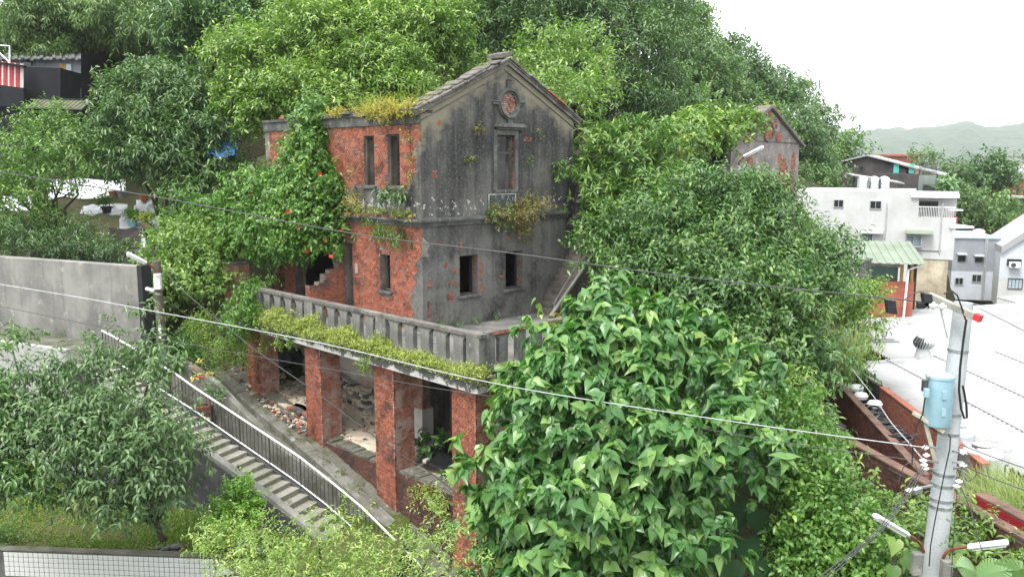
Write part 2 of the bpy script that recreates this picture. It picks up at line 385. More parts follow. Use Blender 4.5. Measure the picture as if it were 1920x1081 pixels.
def sprays(lobes, dens=6., twigs=9, lpt=8, tl=.4, spread=.30, seed=0, up=.35, droop=.3, back=.35, fill=.25, tipyoung=.3, whorl=False, hang=0., flat=.8, puff=9, vsd=.11):
    """leaf bases, axes, normals and ages for crowns made of ellipsoid lobes (x,y,z,rx,ry,rz)"""
    r = np.random.default_rng(seed); lob = np.array(lobes, float); C_, D_ = [], []
    lob[:, 3:] = np.maximum(lob[:, 3:] - tl*.55, lob[:, 3:]*.4)     # twigs reach beyond the lobe they grow from
    if puff:
        L2 = []
        for l in lob:
            L2.append([*l[:3], *(l[3:]*.80)])
            if l[3:].mean() > tl*.9:
                for d in fib(puff, r):
                    if d @ nrm(CAM-l[:3]) < -.35 or d[2] < -.75: continue
                    k = r.uniform(.30,.48); L2.append([*(l[:3]+d*l[3:]*r.uniform(.72,1.0)), *(l[3:]*k*np.array([1.1,1.1,.8]))])
        lob = np.array(L2)
    for k, l in enumerate(lob):
        a, b, c = l[3:]; area = 4*math.pi*(((a*b)**1.6+(a*c)**1.6+(b*c)**1.6)/3)**(1/1.6)
        n = max(3, int(area*dens*(.75 if puff else 1))); d = fib(n, r); rad = 1 + r.normal(0, .10, (n,1)) - (r.random((n,1)) < fill)*r.random((n,1))*.6
        p = l[:3] + d*l[3:]*rad; nn = nrm(d/l[3:])
        keep = np.ones(n, bool); toc = nrm(CAM - p); facing = (nn*toc).sum(1)
        keep &= (facing > -.25) | (r.random(n) < back); keep &= (nn[:,2] > -.55) | (r.random(n) < .6)
        for j, m in enumerate(lob):
            if j != k: keep &= ~(np.linalg.norm((p-m[:3])/m[3:], axis=1) < .72)
        C_.append(p[keep]); D_.append(nn[keep])
    C_ = np.concatenate(C_); D_ = np.concatenate(D_); nc = len(C_)
    cv = r.normal(0, .13, nc)
    U = np.array([0,0,1.])
    s = C_[:,None,:] + r.normal(0, spread, (nc,twigs,3))*np.array([1,1,.7])
    td = nrm(D_[:,None,:]*.6 + U*up + r.normal(0,.55,(nc,twigs,3)) - U*hang)
    j = (np.arange(lpt)+.6)/lpt if not whorl else np.linspace(.75,1.0,lpt)
    base = s[:,:,None,:] + td[:,:,None,:]*(tl*j)[None,None,:,None] - U*(hang*tl*.5*j**2)[None,None,:,None]
    ph = (np.arange(lpt)*2.4)[None,None,:] + r.random((nc,twigs,1))*6.28
    e1 = nrm(np.cross(td, U + r.normal(0,.05,td.shape))); e2 = np.cross(td, e1)
    perp = e1[:,:,None,:]*np.cos(ph)[...,None] + e2[:,:,None,:]*np.sin(ph)[...,None]
    ax = td[:,:,None,:]*(.45) + perp*.85 - U*droop + r.normal(0,.15,base.shape)
    nm = U*flat + D_[:,None,None,:]*.5 + r.normal(0,.26,base.shape)
    val = .42 + cv[:,None,None] + r.normal(0,vsd,(nc,twigs,lpt)) + tipyoung*(j > .8)[None,None,:]*r.random((nc,twigs,1))**1.5
    f = lambda x: x.reshape(-1,3)
    return f(base), f(ax), f(nm), val.ravel(), C_
def crown(name, lobes, parent, mat, ll=.12, lw=.05, shape='lance', seed=0, kind=None, n_single=0, **kw):
    base, ax, nm, val, cl = sprays(lobes, seed=seed, **kw)
    r = np.random.default_rng(seed+1); n = len(base); L = ll*r.uniform(.55,1.25,n); W = lw*r.uniform(.75,1.15,n)
    off = np.array(parent.location) if parent is not None else np.zeros(3)
    if n_single:
        # the leaves nearest the viewer, well apart, are objects of their own that share four meshes
        d = np.linalg.norm(base-CAM, axis=1) - L*2.0; order = np.argsort(d)
        vis = order[:n_single*5]; vis = r.permutation(vis)[:n_single]
        msk = np.ones(n, bool); msk[vis] = False
        T, F_ = TPL[shape]; mes = []
        for v in (.3,.42,.52,.8):
            V = T*np.array([1,1,1.]); mes.append(np_mesh('leaf', V, F_, LM[mat], np.full(len(T), v)))
        for i in vis:
            a = nrm(ax[i]); s_ = nrm(np.cross(nm[i], a)); u_ = np.cross(a, s_)
            k = int(np.clip(np.searchsorted([.36,.5,.66], val[i]), 0, 3)); o = link('leaf', mes[k], parent)
            mt = Matrix.Identity(4)
            for q in range(3): mt[q][0] = a[q]*L[i]; mt[q][1] = s_[q]*W[i]; mt[q][2] = u_[q]*L[i]; mt[q][3] = base[i][q]-off[q]
            o.matrix_local = mt
        base, ax, nm, val, L, W = base[msk], ax[msk], nm[msk], val[msk], L[msk], W[msk]
    o = link(name, leaf_mesh(name, base-off, ax, nm, L, W, val, shape, LM[mat]), parent)
    if kind: o['kind'] = kind
    return o, cl
def limbs(name, parent, foot, ends, r0, mat='bark', fork=.35, seed=0, seg=7, twist=.08, extra=None):
    """tapered trunk from foot, forking to each end point; all world coordinates"""
    rr = random.Random(seed); off = Vector(parent.location); mb = MB(); foot = Vector(foot)
    top = sum((Vector(e) for e in ends), Vector())/len(ends); fk = foot + (top-foot)*fork
    def path(a, b, ra, rb, n=5):
        a, b = Vector(a), Vector(b); L = (b-a).length; pts = []
        for i in range(n+1):
            t = i/n; p = a.lerp(b, t)
            if 0 < i < n: p += Vector((rr.uniform(-1,1),rr.uniform(-1,1),rr.uniform(-.4,.8)))*L*twist
            pts.append(p-off)
        mb.tube(pts, [ra+(rb-ra)*i/n for i in range(n+1)], seg)
    path(foot - Vector((0,0,.3)), fk, r0*1.15, r0*.75)
    for e in ends:
        path(fk, e, r0*.55, r0*.16)
        for _ in range(2):
            t = rr.uniform(.4,.9); q = fk.lerp(Vector(e), t); L = (Vector(e)-fk).length*.22
            path(q, q+Vector((rr.uniform(-1,1),rr.uniform(-1,1),rr.uniform(-.1,.9)))*L, r0*.25, r0*.06, 3)
    for (a, b) in (extra or []): path(a, b, r0*.3, r0*.1, 4)
    return mb.build(name, M[mat], parent, fix=False)
def lob(px, py, Y, rx, ry, rd=None):
    """ellipsoid seen at a place of the picture: radii rx, ry in picture units at distance Y, rd metres deep"""
    p = at(px, py, Y); k = Y/FPX; return (p.x, p.y, p.z, rx*k, rd if rd else rx*k*.8, ry*k)
def tree(name, label, lobes, foot, r0, mat, group=None, cat='tree', barkm='bark', fork=.35, seed=0, trunk=True, part='crown', kind=None, extra=None, ends=None, **kw):
    e = empty(name, foot, 0, label, cat, group)
    if trunk:
        ends = ends or [Vector(l[:3]) + Vector((0,0,-.1*l[5])) for l in lobes]
        limbs('trunk', e, foot, ends, r0, barkm, fork, seed, extra=extra)
    crown(part, lobes, e, mat, seed=seed, kind=kind, **kw)
    return e
# ------------------------------------------------------------------ brickwork
HC = (-2.38, 22.66, 0.0)           # front corner of the ruin; local x runs back right, local y back left
HROT = R(44.5)
BL, BH, BJ = .195, .060, .0135      # brick length, height, joint
def brick_variants(mat, n=5, depth=.03):
    out = []
    for k in range(n):
        mb = MB(); r = random.Random(k + 31)
        j = lambda a: (r.random() - .5) * a
        x, y, z = .5, .5, .5; c = .04
        vs = [(-x+j(c),-y,-z+j(.12)),(x+j(c),-y,-z+j(.12)),(x,y,-z),(-x,y,-z),(-x+j(c),-y+j(.2),z+j(.12)),(x+j(c),-y+j(.2),z+j(.12)),(x,y,z),(-x,y,z)]
        mb.add(vs, [(0,1,5,4),(4,5,6,7),(3,2,1,0),(1,2,6,5),(3,0,4,7)])
        out.append(mb.mesh('brick', mat))
    return out
BV = {k: brick_variants(M[k]) for k in ('brick', 'brick_lime', 'brick_dark', 'brick_tan', 'brick_alley')}
def courses(s0, s1, t0, t1, holes=(), keep=None, bl=BL, bh=BH, bj=BJ, soldier=(), seed=1, headers=True):
    """list of bricks (s centre, t centre, length, height) laid in bond over a rectangle, cut round the holes"""
    out = []; r = random.Random(seed); t = t0; row = 0
    while t + bh <= t1 + .02:
        head = headers and row % 2 == 1
        L = bl / 2 if head else bl
        s = s0 - (bl * .25 if head else (row // 2 % 2) * bl * .5)
        while s < s1:
            a, b = max(s, s0), min(s + L - bj, s1)
            for h in holes:
                if h[2] - .02 < t + bh * .5 < h[3] + .02:
                    if a < h[0] and b > h[0]: b = h[0]
                    elif a < h[1] and b > h[1]: a = h[1]
                    elif a >= h[0] and b <= h[1]: a = b
            if b - a > .03:
                c = ((a + b) / 2, t + (bh - bj) / 2)
                if keep is None or keep(c[0], c[1], r):
                    out.append((c[0] + (r.random()-.5)*.003, c[1] + (r.random()-.5)*.004, b - a, bh - bj))
            s += L
        t += bh; row += 1
    for (a0, a1, b0, b1) in soldier:
        n = max(1, round((a1 - a0) / (bh + .002)))
        for k in range(n):
            out.append((a0 + (k + .5) * (a1 - a0) / n, (b0 + b1) / 2, (a1 - a0) / n - bj * .8, b1 - b0 - bj))
    return out
def lay(bricks, frame, parent, matname, n_single=0, score=None, proud=.012, depth=.05, name='brick', rest_name='brickwork', jig=.004):
    """frame = (origin, along, outward normal); the best n_single become objects, the rest one joined part"""
    o, a, nrm = map(Vector, frame); up = Vector((0, 0, 1))
    idx = list(range(len(bricks)))
    if n_single < len(bricks) and score: idx.sort(key=lambda i: -score(bricks[i][0], bricks[i][1]))
    rr = random.Random(5)
    rot = Matrix((a, -nrm, up)).transposed().to_4x4()
    for i in idx[:n_single]:
        s, t, L, h = bricks[i]
        ob = link(name, rr.choice(BV[matname]), parent)
        d = proud + rr.uniform(-jig, jig)
        ob.matrix_local = Matrix.Translation(o + a * s + up * t + nrm * (d - depth / 2)) @ rot @ Matrix.Diagonal((L, depth, h, 1))
    rest = idx[n_single:]
    if rest:
        mb = MB()
        for i in rest:
            s, t, L, h = bricks[i]; d = proud + rr.uniform(-jig, jig); q = rr.random()
            c = o + a * s + up * t
            f = c + nrm * d; b = c - nrm * (depth - .02)
            x, z = a * L / 2, up * h / 2; k = [rr.uniform(-.003, .003) for _ in range(4)]
            mb.add([f - x - z + nrm*k[0], f + x - z + nrm*k[1], f + x + z + nrm*k[2], f - x + z + nrm*k[3], b - x - z, b + x - z, b + x + z, b - x + z],
                   [(0,1,2,3),(3,2,6,7),(1,0,4,5),(2,1,5,6),(0,3,7,4)], 0, q)
        ob = mb.build(rest_name, M[matname], parent, fix=False); ob['kind'] = 'stuff'
def wall_panel(mb, frame, s0, s1, t0, t1, holes, th, mi=0):
    """thick wall with rectangular openings and real reveals"""
    o, a, nrm = map(Vector, frame); up = Vector((0, 0, 1))
    P = lambda s, t, d: o + a * s + up * t - nrm * d
    S = sorted({s0, s1, *[x for h in holes for x in h[:2] if s0 < x < s1]}); T = sorted({t0, t1, *[x for h in holes for x in h[2:] if t0 < x < t1]})
    for i in range(len(S)-1):
        for j in range(len(T)-1):
            cs, ct = (S[i]+S[i+1])/2, (T[j]+T[j+1])/2
            if any(h[0] < cs < h[1] and h[2] < ct < h[3] for h in holes): continue
            for d in (0, th):
                mb.add([P(S[i],T[j],d),P(S[i+1],T[j],d),P(S[i+1],T[j+1],d),P(S[i],T[j+1],d)], [(0,1,2,3) if d == 0 else (3,2,1,0)], mi)
    rects = [(s0, s1, t0, t1)] + [(max(h[0], s0), min(h[1], s1), max(h[2], t0), min(h[3], t1)) for h in holes]
    for (p, q, r0, r1) in rects:
        for (e, f) in (((p,r0),(q,r0)),((q,r0),(q,r1)),((q,r1),(p,r1)),((p,r1),(p,r0))):
            mb.add([P(*e,0),P(*f,0),P(*f,th),P(*e,th)], [(0,1,2,3)], mi)

# ------------------------------------------------------------------ the ruined house
house = empty('ruined_house', HC, HROT, 'roofless two-storey ruin with red brick side and blackened stucco gable', 'house')
FR = ((0,0,0), (1,0,0), (0,-1,0))      # gable face: s = x, outward -y
FL = ((0,0,0), (0,1,0), (-1,0,0))      # brick face: s = y, outward -x
gh = [(1.3,1.99,.56,1.67), (3.07,3.78,.56,1.66), (2.75,3.42,3.46,5.02)]
mb = MB(); wall_panel(mb, FR, 0, 6.0, -3.4, 5.6, gh, .36)
gp = [(0,0,5.6), (6.0,0,5.6), (3.12,0,7.05)]
mb.prism([Vector(p) for p in gp], (0,.36,0))
gable = mb.build('gable_wall', M['stucco'], house)
# brick side wall: mortar ground, bricks proud of it
lh = [(2.09,2.6,3.6,4.98), (.93,1.48,3.6,5.0), (1.46,1.93,.67,1.68), (3.3,3.78,-.3,1.9), (4.35,6.6,-.3,1.95)]
mb = MB(); wall_panel(mb, FL, .36, 8.2, -.3, 5.6, lh, .34); side = mb.build('side_wall', M['mortar'], house)
def edge(t):  # ragged edge of the render that survives beside the corner
    return .30 + .16*math.sin(t*2.1+1) + .09*math.sin(t*7.3) + .05*math.sin(t*17) - (.34 if t > 4.75 else 0)
up_b = courses(0.0, 7.9, 3.50, 5.24, lh[:2] + [(2.06,2.63,4.98,5.3), (.9,1.51,5.0,5.3)], keep=lambda s, t, r: s > edge(t) and (t > 3.56 + .12*math.sin(s*5)*math.sin(s*2.3) ) and r.random() > .012,
               soldier=[(2.02,2.67,4.985,5.11), (2.02,2.67,5.115,5.24), (.88,1.53,5.005,5.12), (.88,1.53,5.125,5.24)], seed=3)
low_b = courses(0.0, 7.9, -.3, 2.62, lh[2:] + [(1.4,2.0,.5,.68), (1.4,2.0,1.66,1.82)], keep=lambda s, t, r: s > edge(t+3)+.1*(t < 1.4)*math.sin(t*4)**2 and r.random() > .01,
                soldier=[(1.40,1.99,1.69,1.81)], seed=4)
scr = lambda s, t: -abs(s - 1.6) - .35*abs(t - 3.2)
lay(up_b, FL, side, 'brick', 170, scr)
lay(low_b, FL, side, 'brick', 130, scr)
# surviving render on the corner strip and below the upper windows: a thin skin with a ragged outline
mb = MB()
N = 60
def skin(pts_in, pts_out, d=.022):
    for i in range(len(pts_in)-1):
        (s0,t0),(s1,t1) = pts_in[i], pts_in[i+1]; (a0,b0),(a1,b1) = pts_out[i], pts_out[i+1]
        mb.add([(-d,s0,t0),(-d,s1,t1),(-d,a1,b1),(-d,a0,b0),(.02,a0,b0),(.02,a1,b1)], [(0,1,2,3),(3,2,5,4)])
zz = [-.3 + i*(5.55)/120 for i in range(121)]
skin([(0,z) for z in zz if z < 2.6], [(edge(z+3)+.1*(z < 1.4)*math.sin(z*4)**2, z) for z in zz if z < 2.6])
skin([(0,z) for z in zz if z > 2.75], [(max(.0, edge(z)), z) for z in zz if z > 2.75])
ss = [.0 + i*3.9/90 for i in range(91)]
skin([(s,2.74) for s in ss], [(s, 3.50 + .10*math.sin(s*5)*math.sin(s*2.3) + .03*math.sin(s*23)) for s in ss], .018)
mb.add([(-.022,0,-.3),(-.022,0,5.25),(0.0,0,5.25),(0.0,0,-.3)], [(0,1,2,3)])
mb.build('render_skin', M['stucco'], house)
# back walls, inner floor and cross wall so the openings look into rooms
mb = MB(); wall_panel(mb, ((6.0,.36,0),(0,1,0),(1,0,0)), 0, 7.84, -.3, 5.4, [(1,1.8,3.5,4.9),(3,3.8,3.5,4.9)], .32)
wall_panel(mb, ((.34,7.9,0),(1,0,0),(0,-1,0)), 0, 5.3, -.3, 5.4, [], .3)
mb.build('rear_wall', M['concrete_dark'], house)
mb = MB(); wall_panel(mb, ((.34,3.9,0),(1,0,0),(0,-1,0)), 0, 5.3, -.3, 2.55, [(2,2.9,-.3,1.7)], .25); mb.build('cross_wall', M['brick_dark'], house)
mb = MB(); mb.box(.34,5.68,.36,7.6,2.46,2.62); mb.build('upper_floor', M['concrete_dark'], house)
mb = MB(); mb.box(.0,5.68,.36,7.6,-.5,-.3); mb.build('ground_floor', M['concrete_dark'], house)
# string course on both faces
mb = MB()
for (d, z0, z1) in ((.06,2.55,2.62), (.10,2.62,2.68), (.17,2.68,2.76)):
    mb.box(-d, 5.72, -d, 0.0, z0, z1)
sc_ = mb.build('string_course', M['concrete_old'], house)
mb = MB()
for (d, z0, z1) in ((.06,2.55,2.62), (.10,2.62,2.68), (.16,2.68,2.75)):
    mb.box(-d, 0.0, .002, 3.9, z0, z1)
mb.build('string_course', M['concrete_old'], house)
ob = courses(.05, 3.6, 2.752, 2.815, [], keep=lambda s, t, r: r.random() > .25, headers=False, seed=8)
lay(ob, ((-.13,0,0),(0,1,0),(-1,0,0)), house, 'brick', 99, None, .03, .12)
# eaves cornice along the brick face with broken tile courses on top
mb = MB(); mb.box(-.05,.36,.36,8.2,5.25,5.52); mb.box(-.09,.4,.0,8.2,5.52,5.60); mb.build('cornice', M['concrete_old'], house)
mb = MB(); mb.box(-.05,.0,.0,.36,5.25,5.52); mb.build('cornice', M['concrete_old'], house)
r_ = random.Random(4)
y = 1.4
while y < 6.6:
    L = r_.uniform(.35,.8)
    if r_.random() < .72:
        mb = MB(); h = r_.uniform(.05,.12); o1 = r_.uniform(-.04,.05)
        mb.box(-.14+o1, .33+o1, y, y+L-.02, 5.602, 5.602+h*.5); mb.box(-.10+o1, .30+o1, y+.03, y+L-.05, 5.602+h*.5, 5.602+h)
        mb.build('coping_slab', M['coping'] if r_.random() < .5 else M['brick_tan'], house, .01)
    y += L
# gable coping: two raking slabs with a moulded underside, ridge cap
def rake(x0, z0, x1, z1, name):
    mb = MB(); d = Vector((x1-x0, 0, z1-z0)).normalized(); up = Vector((0,-1,0)).cross(d) * -1
    if up.z < 0: up = -up
    p, q = Vector((x0,0,z0)), Vector((x1,0,z1))
    rk = random.Random(int(x0*7)+3); K = 8; L = (q-p).length
    def sl(m, f0, f1, y0, y1, h0, h1):
        a_, b_ = p+d*L*f0, p+d*L*f1; Y0, Y1 = Vector((0,y0,0)), Vector((0,y1-y0,0))
        m.prism([a_+Y0+up*h0, b_+Y0+up*h0, b_+Y0+up*h1, a_+Y0+up*h1], Y1)
    sl(mb, 0, 1, -.08, 0.0, -.07, .02); sl(mb, 0, 1, -.03, 0.0, -.25, -.22); sl(mb, 0, 1, -.11, .40, .02, .06)
    o = mb.build(name, M['coping'], house, .006)
    for k in range(K):      # worn coping lengths, each a little out of line
        m = MB(); j1, j2 = rk.uniform(-.03,.03), rk.uniform(-.012,.014); sl(m, k/K+.004, (k+1)/K-.004, -.16+j1, .52+j1, .062+j2, .125+j2); m.build('coping_slab', M['coping'] if rk.random() < .8 else M['brick_tan'], o, .015)
    return o
rake(-.22, 5.50, 3.12, 7.06, 'gable_coping'); rake(3.12, 7.06, 6.25, 5.46, 'gable_coping')
rr = random.Random(9)
for i in range(9):          # broken tiles lying along the left rake, ridge cap last
    f = .05 + i*.1; x = -.22 + 3.34*f; z = 5.5 + 1.56*f + .175
    mb = MB(); d = Vector((3.34,0,1.56)).normalized(); n_ = Vector((-d.z,0,d.x))
    mb.obox(Vector((x, .1+rr.uniform(-.05,.12), z)), d*rr.uniform(.12,.17), Vector((0,rr.uniform(.2,.3),0)), n_*.022)
    mb.build('roof_tile', M['coping'], house, .006)
mb = MB(); mb.obox((3.05,.18,7.25), (.22,0,.05), (0,.3,0), (-.01,0,.07)); mb.build('ridge_cap', M['coping'], house, .02)
# oculus with moulded ring, keystones and brick filling
oc = Vector((3.18, 0, 5.9))
mb = MB(); seg = 40
def ringprof(prof, mb):
    vs = [];  n = len(prof)
    for k in range(seg):
        t = 2*math.pi*k/seg
        for (rd, d) in prof: vs.append(oc + Vector((math.cos(t)*rd, -d, math.sin(t)*rd*1.05)))
    fs = [(k*n+i, ((k+1) % seg)*n+i, ((k+1) % seg)*n+i+1, k*n+i+1) for k in range(seg) for i in range(n-1)]
    mb.add(vs, fs, 0, 0, True)
ringprof([(.29,-.02),(.29,.05),(.33,.06),(.35,.115),(.385,.12),(.39,.08),(.43,.075),(.435,-.01)], mb)
oculus = mb.build('oculus', M['concrete_old'], house, fix=False)
for (dx, dz, w, h) in ((0,.53,.08,.13), (-.50,.0,.10,.045), (.50,.0,.10,.045), (0,-.50,.07,.09)):
    mb = MB(); mb.obox(oc+Vector((dx,-.03,dz)), (w,0,0), (0,.05,0), (0,0,h)); mb.obox(oc+Vector((dx,-.06,dz+h)), (w*1.15,0,0), (0,.05,0), (0,0,.015))
    mb.build('keystone', M['concrete_old'], oculus, .01)
bk = courses(-.3,.3,-.3,.3, keep=lambda s,t,r: s*s+t*t < .088, seed=12, bl=.17, bh=.055)
lay(bk, ((oc.x, 0, oc.z), (1,0,0), (0,-1,0)), oculus, 'brick_lime', 80, None, .012, .03, jig=.012)
# openings: frames, sills, hoods
def opening(frame, h, sill=True, hood=False, frame_mat='wood', mull=None, leaf=False, d0=.2):
    o, a, nrm = map(Vector, frame); up = Vector((0,0,1)); P = lambda s,t,d: o + a*s + up*t - nrm*d
    w = None
    mb = MB(); k = .05
    for (p, q) in (((h[0]+k/2,h[2]),(h[0]+k/2,h[3])), ((h[1]-k/2,h[2]),(h[1]-k/2,h[3]))): mb.beam(P(*p,d0), P(*q,d0), .09, k, up=a)
    mb.beam(P(h[0]+k,h[3]-k/2,d0), P(h[1]-k,h[3]-k/2,d0), .09, k)
    if mull: mb.beam(P(h[0]+k,mull,d0), P(h[1]-k,mull,d0), .07, .06)
    if leaf:
        mb.obox(P(h[0]+.1,(h[2]+h[3])/2,d0+.1), a*.04, nrm*.09, up*(h[3]-h[2])*.48)
    w = mb.build('window', M[frame_mat], house)
    if sill:
        mb = MB(); mb.obox(P((h[0]+h[1])/2, h[2]-.045, .03), a*((h[1]-h[0])/2+.09), nrm*.11, up*.045); mb.build('sill', M['concrete_old'], w, .012)
    return w
opening(FR, gh[0], frame_mat='black_wood', d0=.30); opening(FR, gh[1], frame_mat='black_wood', d0=.30)
w = opening(FR, gh[2], mull=4.52, d0=.14)
mb = MB(); mb.obox((3.2,-.05,5.20), (.50,0,0), (0,.06,0), (0,0,.03)); mb.obox((3.2,-.09,5.265), (.56,0,0), (0,.10,0), (0,0,.035)); mb.obox((3.2,-.06,5.32), (.52,0,0), (0,.07,0), (0,0,.02)); mb.build('hood_mould', M['concrete_old'], w, .01)
mb = MB()
for s in (2.66, 3.51): mb.obox((s,-.012,4.24), (.06,0,0), (0,.016,0), (0,0,.78))
mb.obox((3.085,-.012,5.09), (.485,0,0), (0,.016,0), (0,0,.07)); mb.build('surround', M['concrete_old'], w)
opening(FL, lh[0], leaf=True, d0=.12); opening(FL, lh[1], leaf=True, d0=.12); opening(FL, lh[2], frame_mat='black_wood', d0=.3)
# exposed bricks in and beside the gable openings, and scars in the render
for hh, dz in ((gh[0], 0), (gh[1], 0), (gh[2], 0)):
    b = courses(.0, .30, hh[2], hh[3], keep=lambda s,t,r: r.random() > .55 + (.3 if s > .12 else 0), seed=int(hh[0]*10))
    lay(b, ((hh[1],0.03,0),(0,1,0),(-1,0,0)), gable, 'brick', 0, None, .006, .03, rest_name='reveal_bricks')
scars = [(.95,.55,.14,.18),(1.02,.95,.16,.07),(.8,1.45,.07,.12),(1.15,1.25,.10,.09),(.55,2.1,.14,.05),(1.35,1.98,.05,.14),(2.1,1.2,.05,.3),(2.12,.75,.07,.14),(.44,3.95,.08,.09),(.2,1.0,.05,.12),
         (3.99,4.94,.18,.07),(2.9,.98,.08,.035),(3.52,4.2,.05,.25),(3.52,3.62,.05,.12),(3.2,2.1,.16,.04),(.12,2.0,.04,.16),(.18,.3,.05,.3)]
bl_ = []
for (s, t, a, b) in scars:
    bl_ += [k for k in courses(s-a, s+a, t-b, t+b, keep=lambda x, y, r: ((x-s)/a)**2 + ((y-t)/b)**2 < .55+.6*r.random() and not any(h[0]-.03 < x < h[1]+.03 and h[2] < y < h[3] for h in gh), seed=int(s*99), bl=.18)]
lay(bl_, FR, gable, 'brick', 0, None, .007, .02, rest_name='exposed_bricks')
# painted notice board
plq = empty('notice_board', Matrix.LocRotScale(Vector(HC), Matrix.Rotation(HROT,3,'Z').to_quaternion(), None) @ Vector((2.91,-.02,2.92)), HROT, 'small dark notice board with white border and faded characters under the gable window', 'sign')
mb = MB(); mb.box(-.55,.55,-.02,.02,0,.44); mb.build('board', plain('board_paint', (.055,.065,.06), .7, var=.3), plq)
fl = worn('faded_white_paint', (.55,.56,.56), (.2,.2,.2), None, 4)
mb = MB()
for (a,b,c,d) in ((-.55,-.515,0,.44), (-.515,.5,.41,.44), (.52,.55,.14,.44), (-.1,.3,0,.02)): mb.box(a,b,-.026,-.0205,c,d)
mb.build('border', fl, plq)
mb = MB()
def strokes(cx, cz, s, segs):
    for (x0,z0,x1,z1) in segs:
        mb.beam((cx+x0*s,-.024,cz+z0*s), (cx+x1*s,-.024,cz+z1*s), .005, .022, up=(0,-1,0.01))
strokes(-.23,.33,.07,[(-.6,.6,.4,.8),(-.7,-.2,.6,.1),(-.5,-.8,.5,-.7),(-.6,.6,-.6,-.1)])
strokes(.02,.33,.08,[(-.6,.8,-.2,.8),(-.5,.8,-.5,-.8),(-.7,.2,-.1,.2),(.3,.9,.3,-.9),(0,.4,.7,.4)])
strokes(.23,.31,.08,[(-.6,.7,.6,.7),(0,.9,0,-.2),(-.7,-.7,0,0),(.7,-.7,0,0),(-.4,.2,.5,.2),(-.5,-.9,-.2,-.4)])
strokes(.44,.28,.08,[(-.4,.6,-.4,-.7),(-.4,.6,.4,.6),(.4,.6,.4,-.7),(-.4,-.7,.4,-.7)])
strokes(.18,.13,.10,[(-.7,.6,.7,.6),(0,.9,-.3,-.2),(-.6,-.8,.6,.4),(-.2,-.1,.7,-.9),(-.7,.1,.6,.2)])
strokes(-.2,.11,.08,[(-.7,.3,.6,.6),(-.1,.9,-.1,-.8),(-.6,-.8,.5,-.6)])
mb.build('characters', fl, plq)
# number plate beside the doorway
mb = MB(); mb.box(-.035,-.015,3.02,3.16,1.02,1.32); mb.build('door_plate', plain('plate_grey', (.3,.3,.29), .6), house, .01)

# ------------------------------------------------------------------ terrace on brick pillars
ter = empty('terrace', HC, HROT, 'raised concrete terrace on four red brick pillars with arched balustrade', 'terrace')
mb = MB(); mb.box(-2.02, 7.6, -4.40, 0, -.55, -.3); mb.box(-2.02, -.0, 0, 6.8, -.55, -.3); mb.build('floor_slab', worn('terrace_floor', (.20,.195,.18), (.07,.07,.065), (.3,.295,.28), .9, streak=False), ter)
mb = MB(); mb.box(-2.34,-2.02,-4.72,6.6,-.46,-.33); mb.box(-2.02,7.6,-4.72,-4.40,-.46,-.33); mb.build('edge_ledge', M['concrete_moss'], ter, .02)
mb = MB(); mb.box(-2.30,-2.06,-4.68,6.5,-.66,-.463); mb.box(-2.06,7.5,-4.68,-4.44,-.66,-.463)
eb = NT('peeling_fascia')
nz = eb.noise(2.1, detail=7, rough=.7); zz_ = eb.n('ShaderNodeSeparateXYZ'); eb.l(eb.coord(), zz_.inputs[0])
pe = eb.math('ADD', nz, eb.math('MULTIPLY', eb.math('SUBTRACT', zz_.outputs['Z'], -.60), 1.1))
cc = eb.mix(eb.ramp(pe, [(.50,0),(.55,1)]), (.56,.55,.53), (.11,.108,.10)); gg = eb.noise(40); eb.bump(gg, .2)
mb.build('fascia_beam', eb.fin(cc, .85, .2), ter)
PX0, PW, PD = -2.12, .78, .62
def pillar(v1, zb, mat='brick', seed=0, nf=40):
    """square brick pillar whose front-left face starts at y=v1 and goes back +PW; faces -x and -y are laid brick by brick"""
    mb = MB(); mb.box(PX0+.012, PX0+PD, v1+.012, v1+PW, zb-.6, -.664); p = mb.build('pillar', M['mortar'], ter)
    sc2 = lambda s, t: t
    rr = random.Random(seed)
    holes = [(rr.uniform(.1,.6), rr.uniform(zb+.3,-1)) for _ in range(3)]
    kp = lambda s, t, r: r.random() > .006 and not any(abs(s-a) < .05 and abs(t-b) < .03 for a, b in holes)
    a = courses(0, PW, zb-.5, -.67, keep=kp, seed=seed); lay(a, ((PX0+.012,v1,0),(0,1,0),(-1,0,0)), p, mat, nf, sc2)
    b = courses(0, PD, zb-.5, -.67, keep=kp, seed=seed+1); lay(b, ((PX0,v1+.012,0),(1,0,0),(0,-1,0)), p, 'brick_lime', nf-10, sc2)
    mb = MB(); mb.box(PX0, PX0+.05, v1+PW-.02, v1+PW+.012, zb-.5, -.67); mb.build('edge', M['brick'], p)
    return p
pillar(5.2, -3.0, seed=1); pillar(1.83, -3.8, seed=2, nf=46); pillar(-1.45, -4.9, seed=3, nf=50); pillar(-4.42, -6.2, seed=4, nf=50)
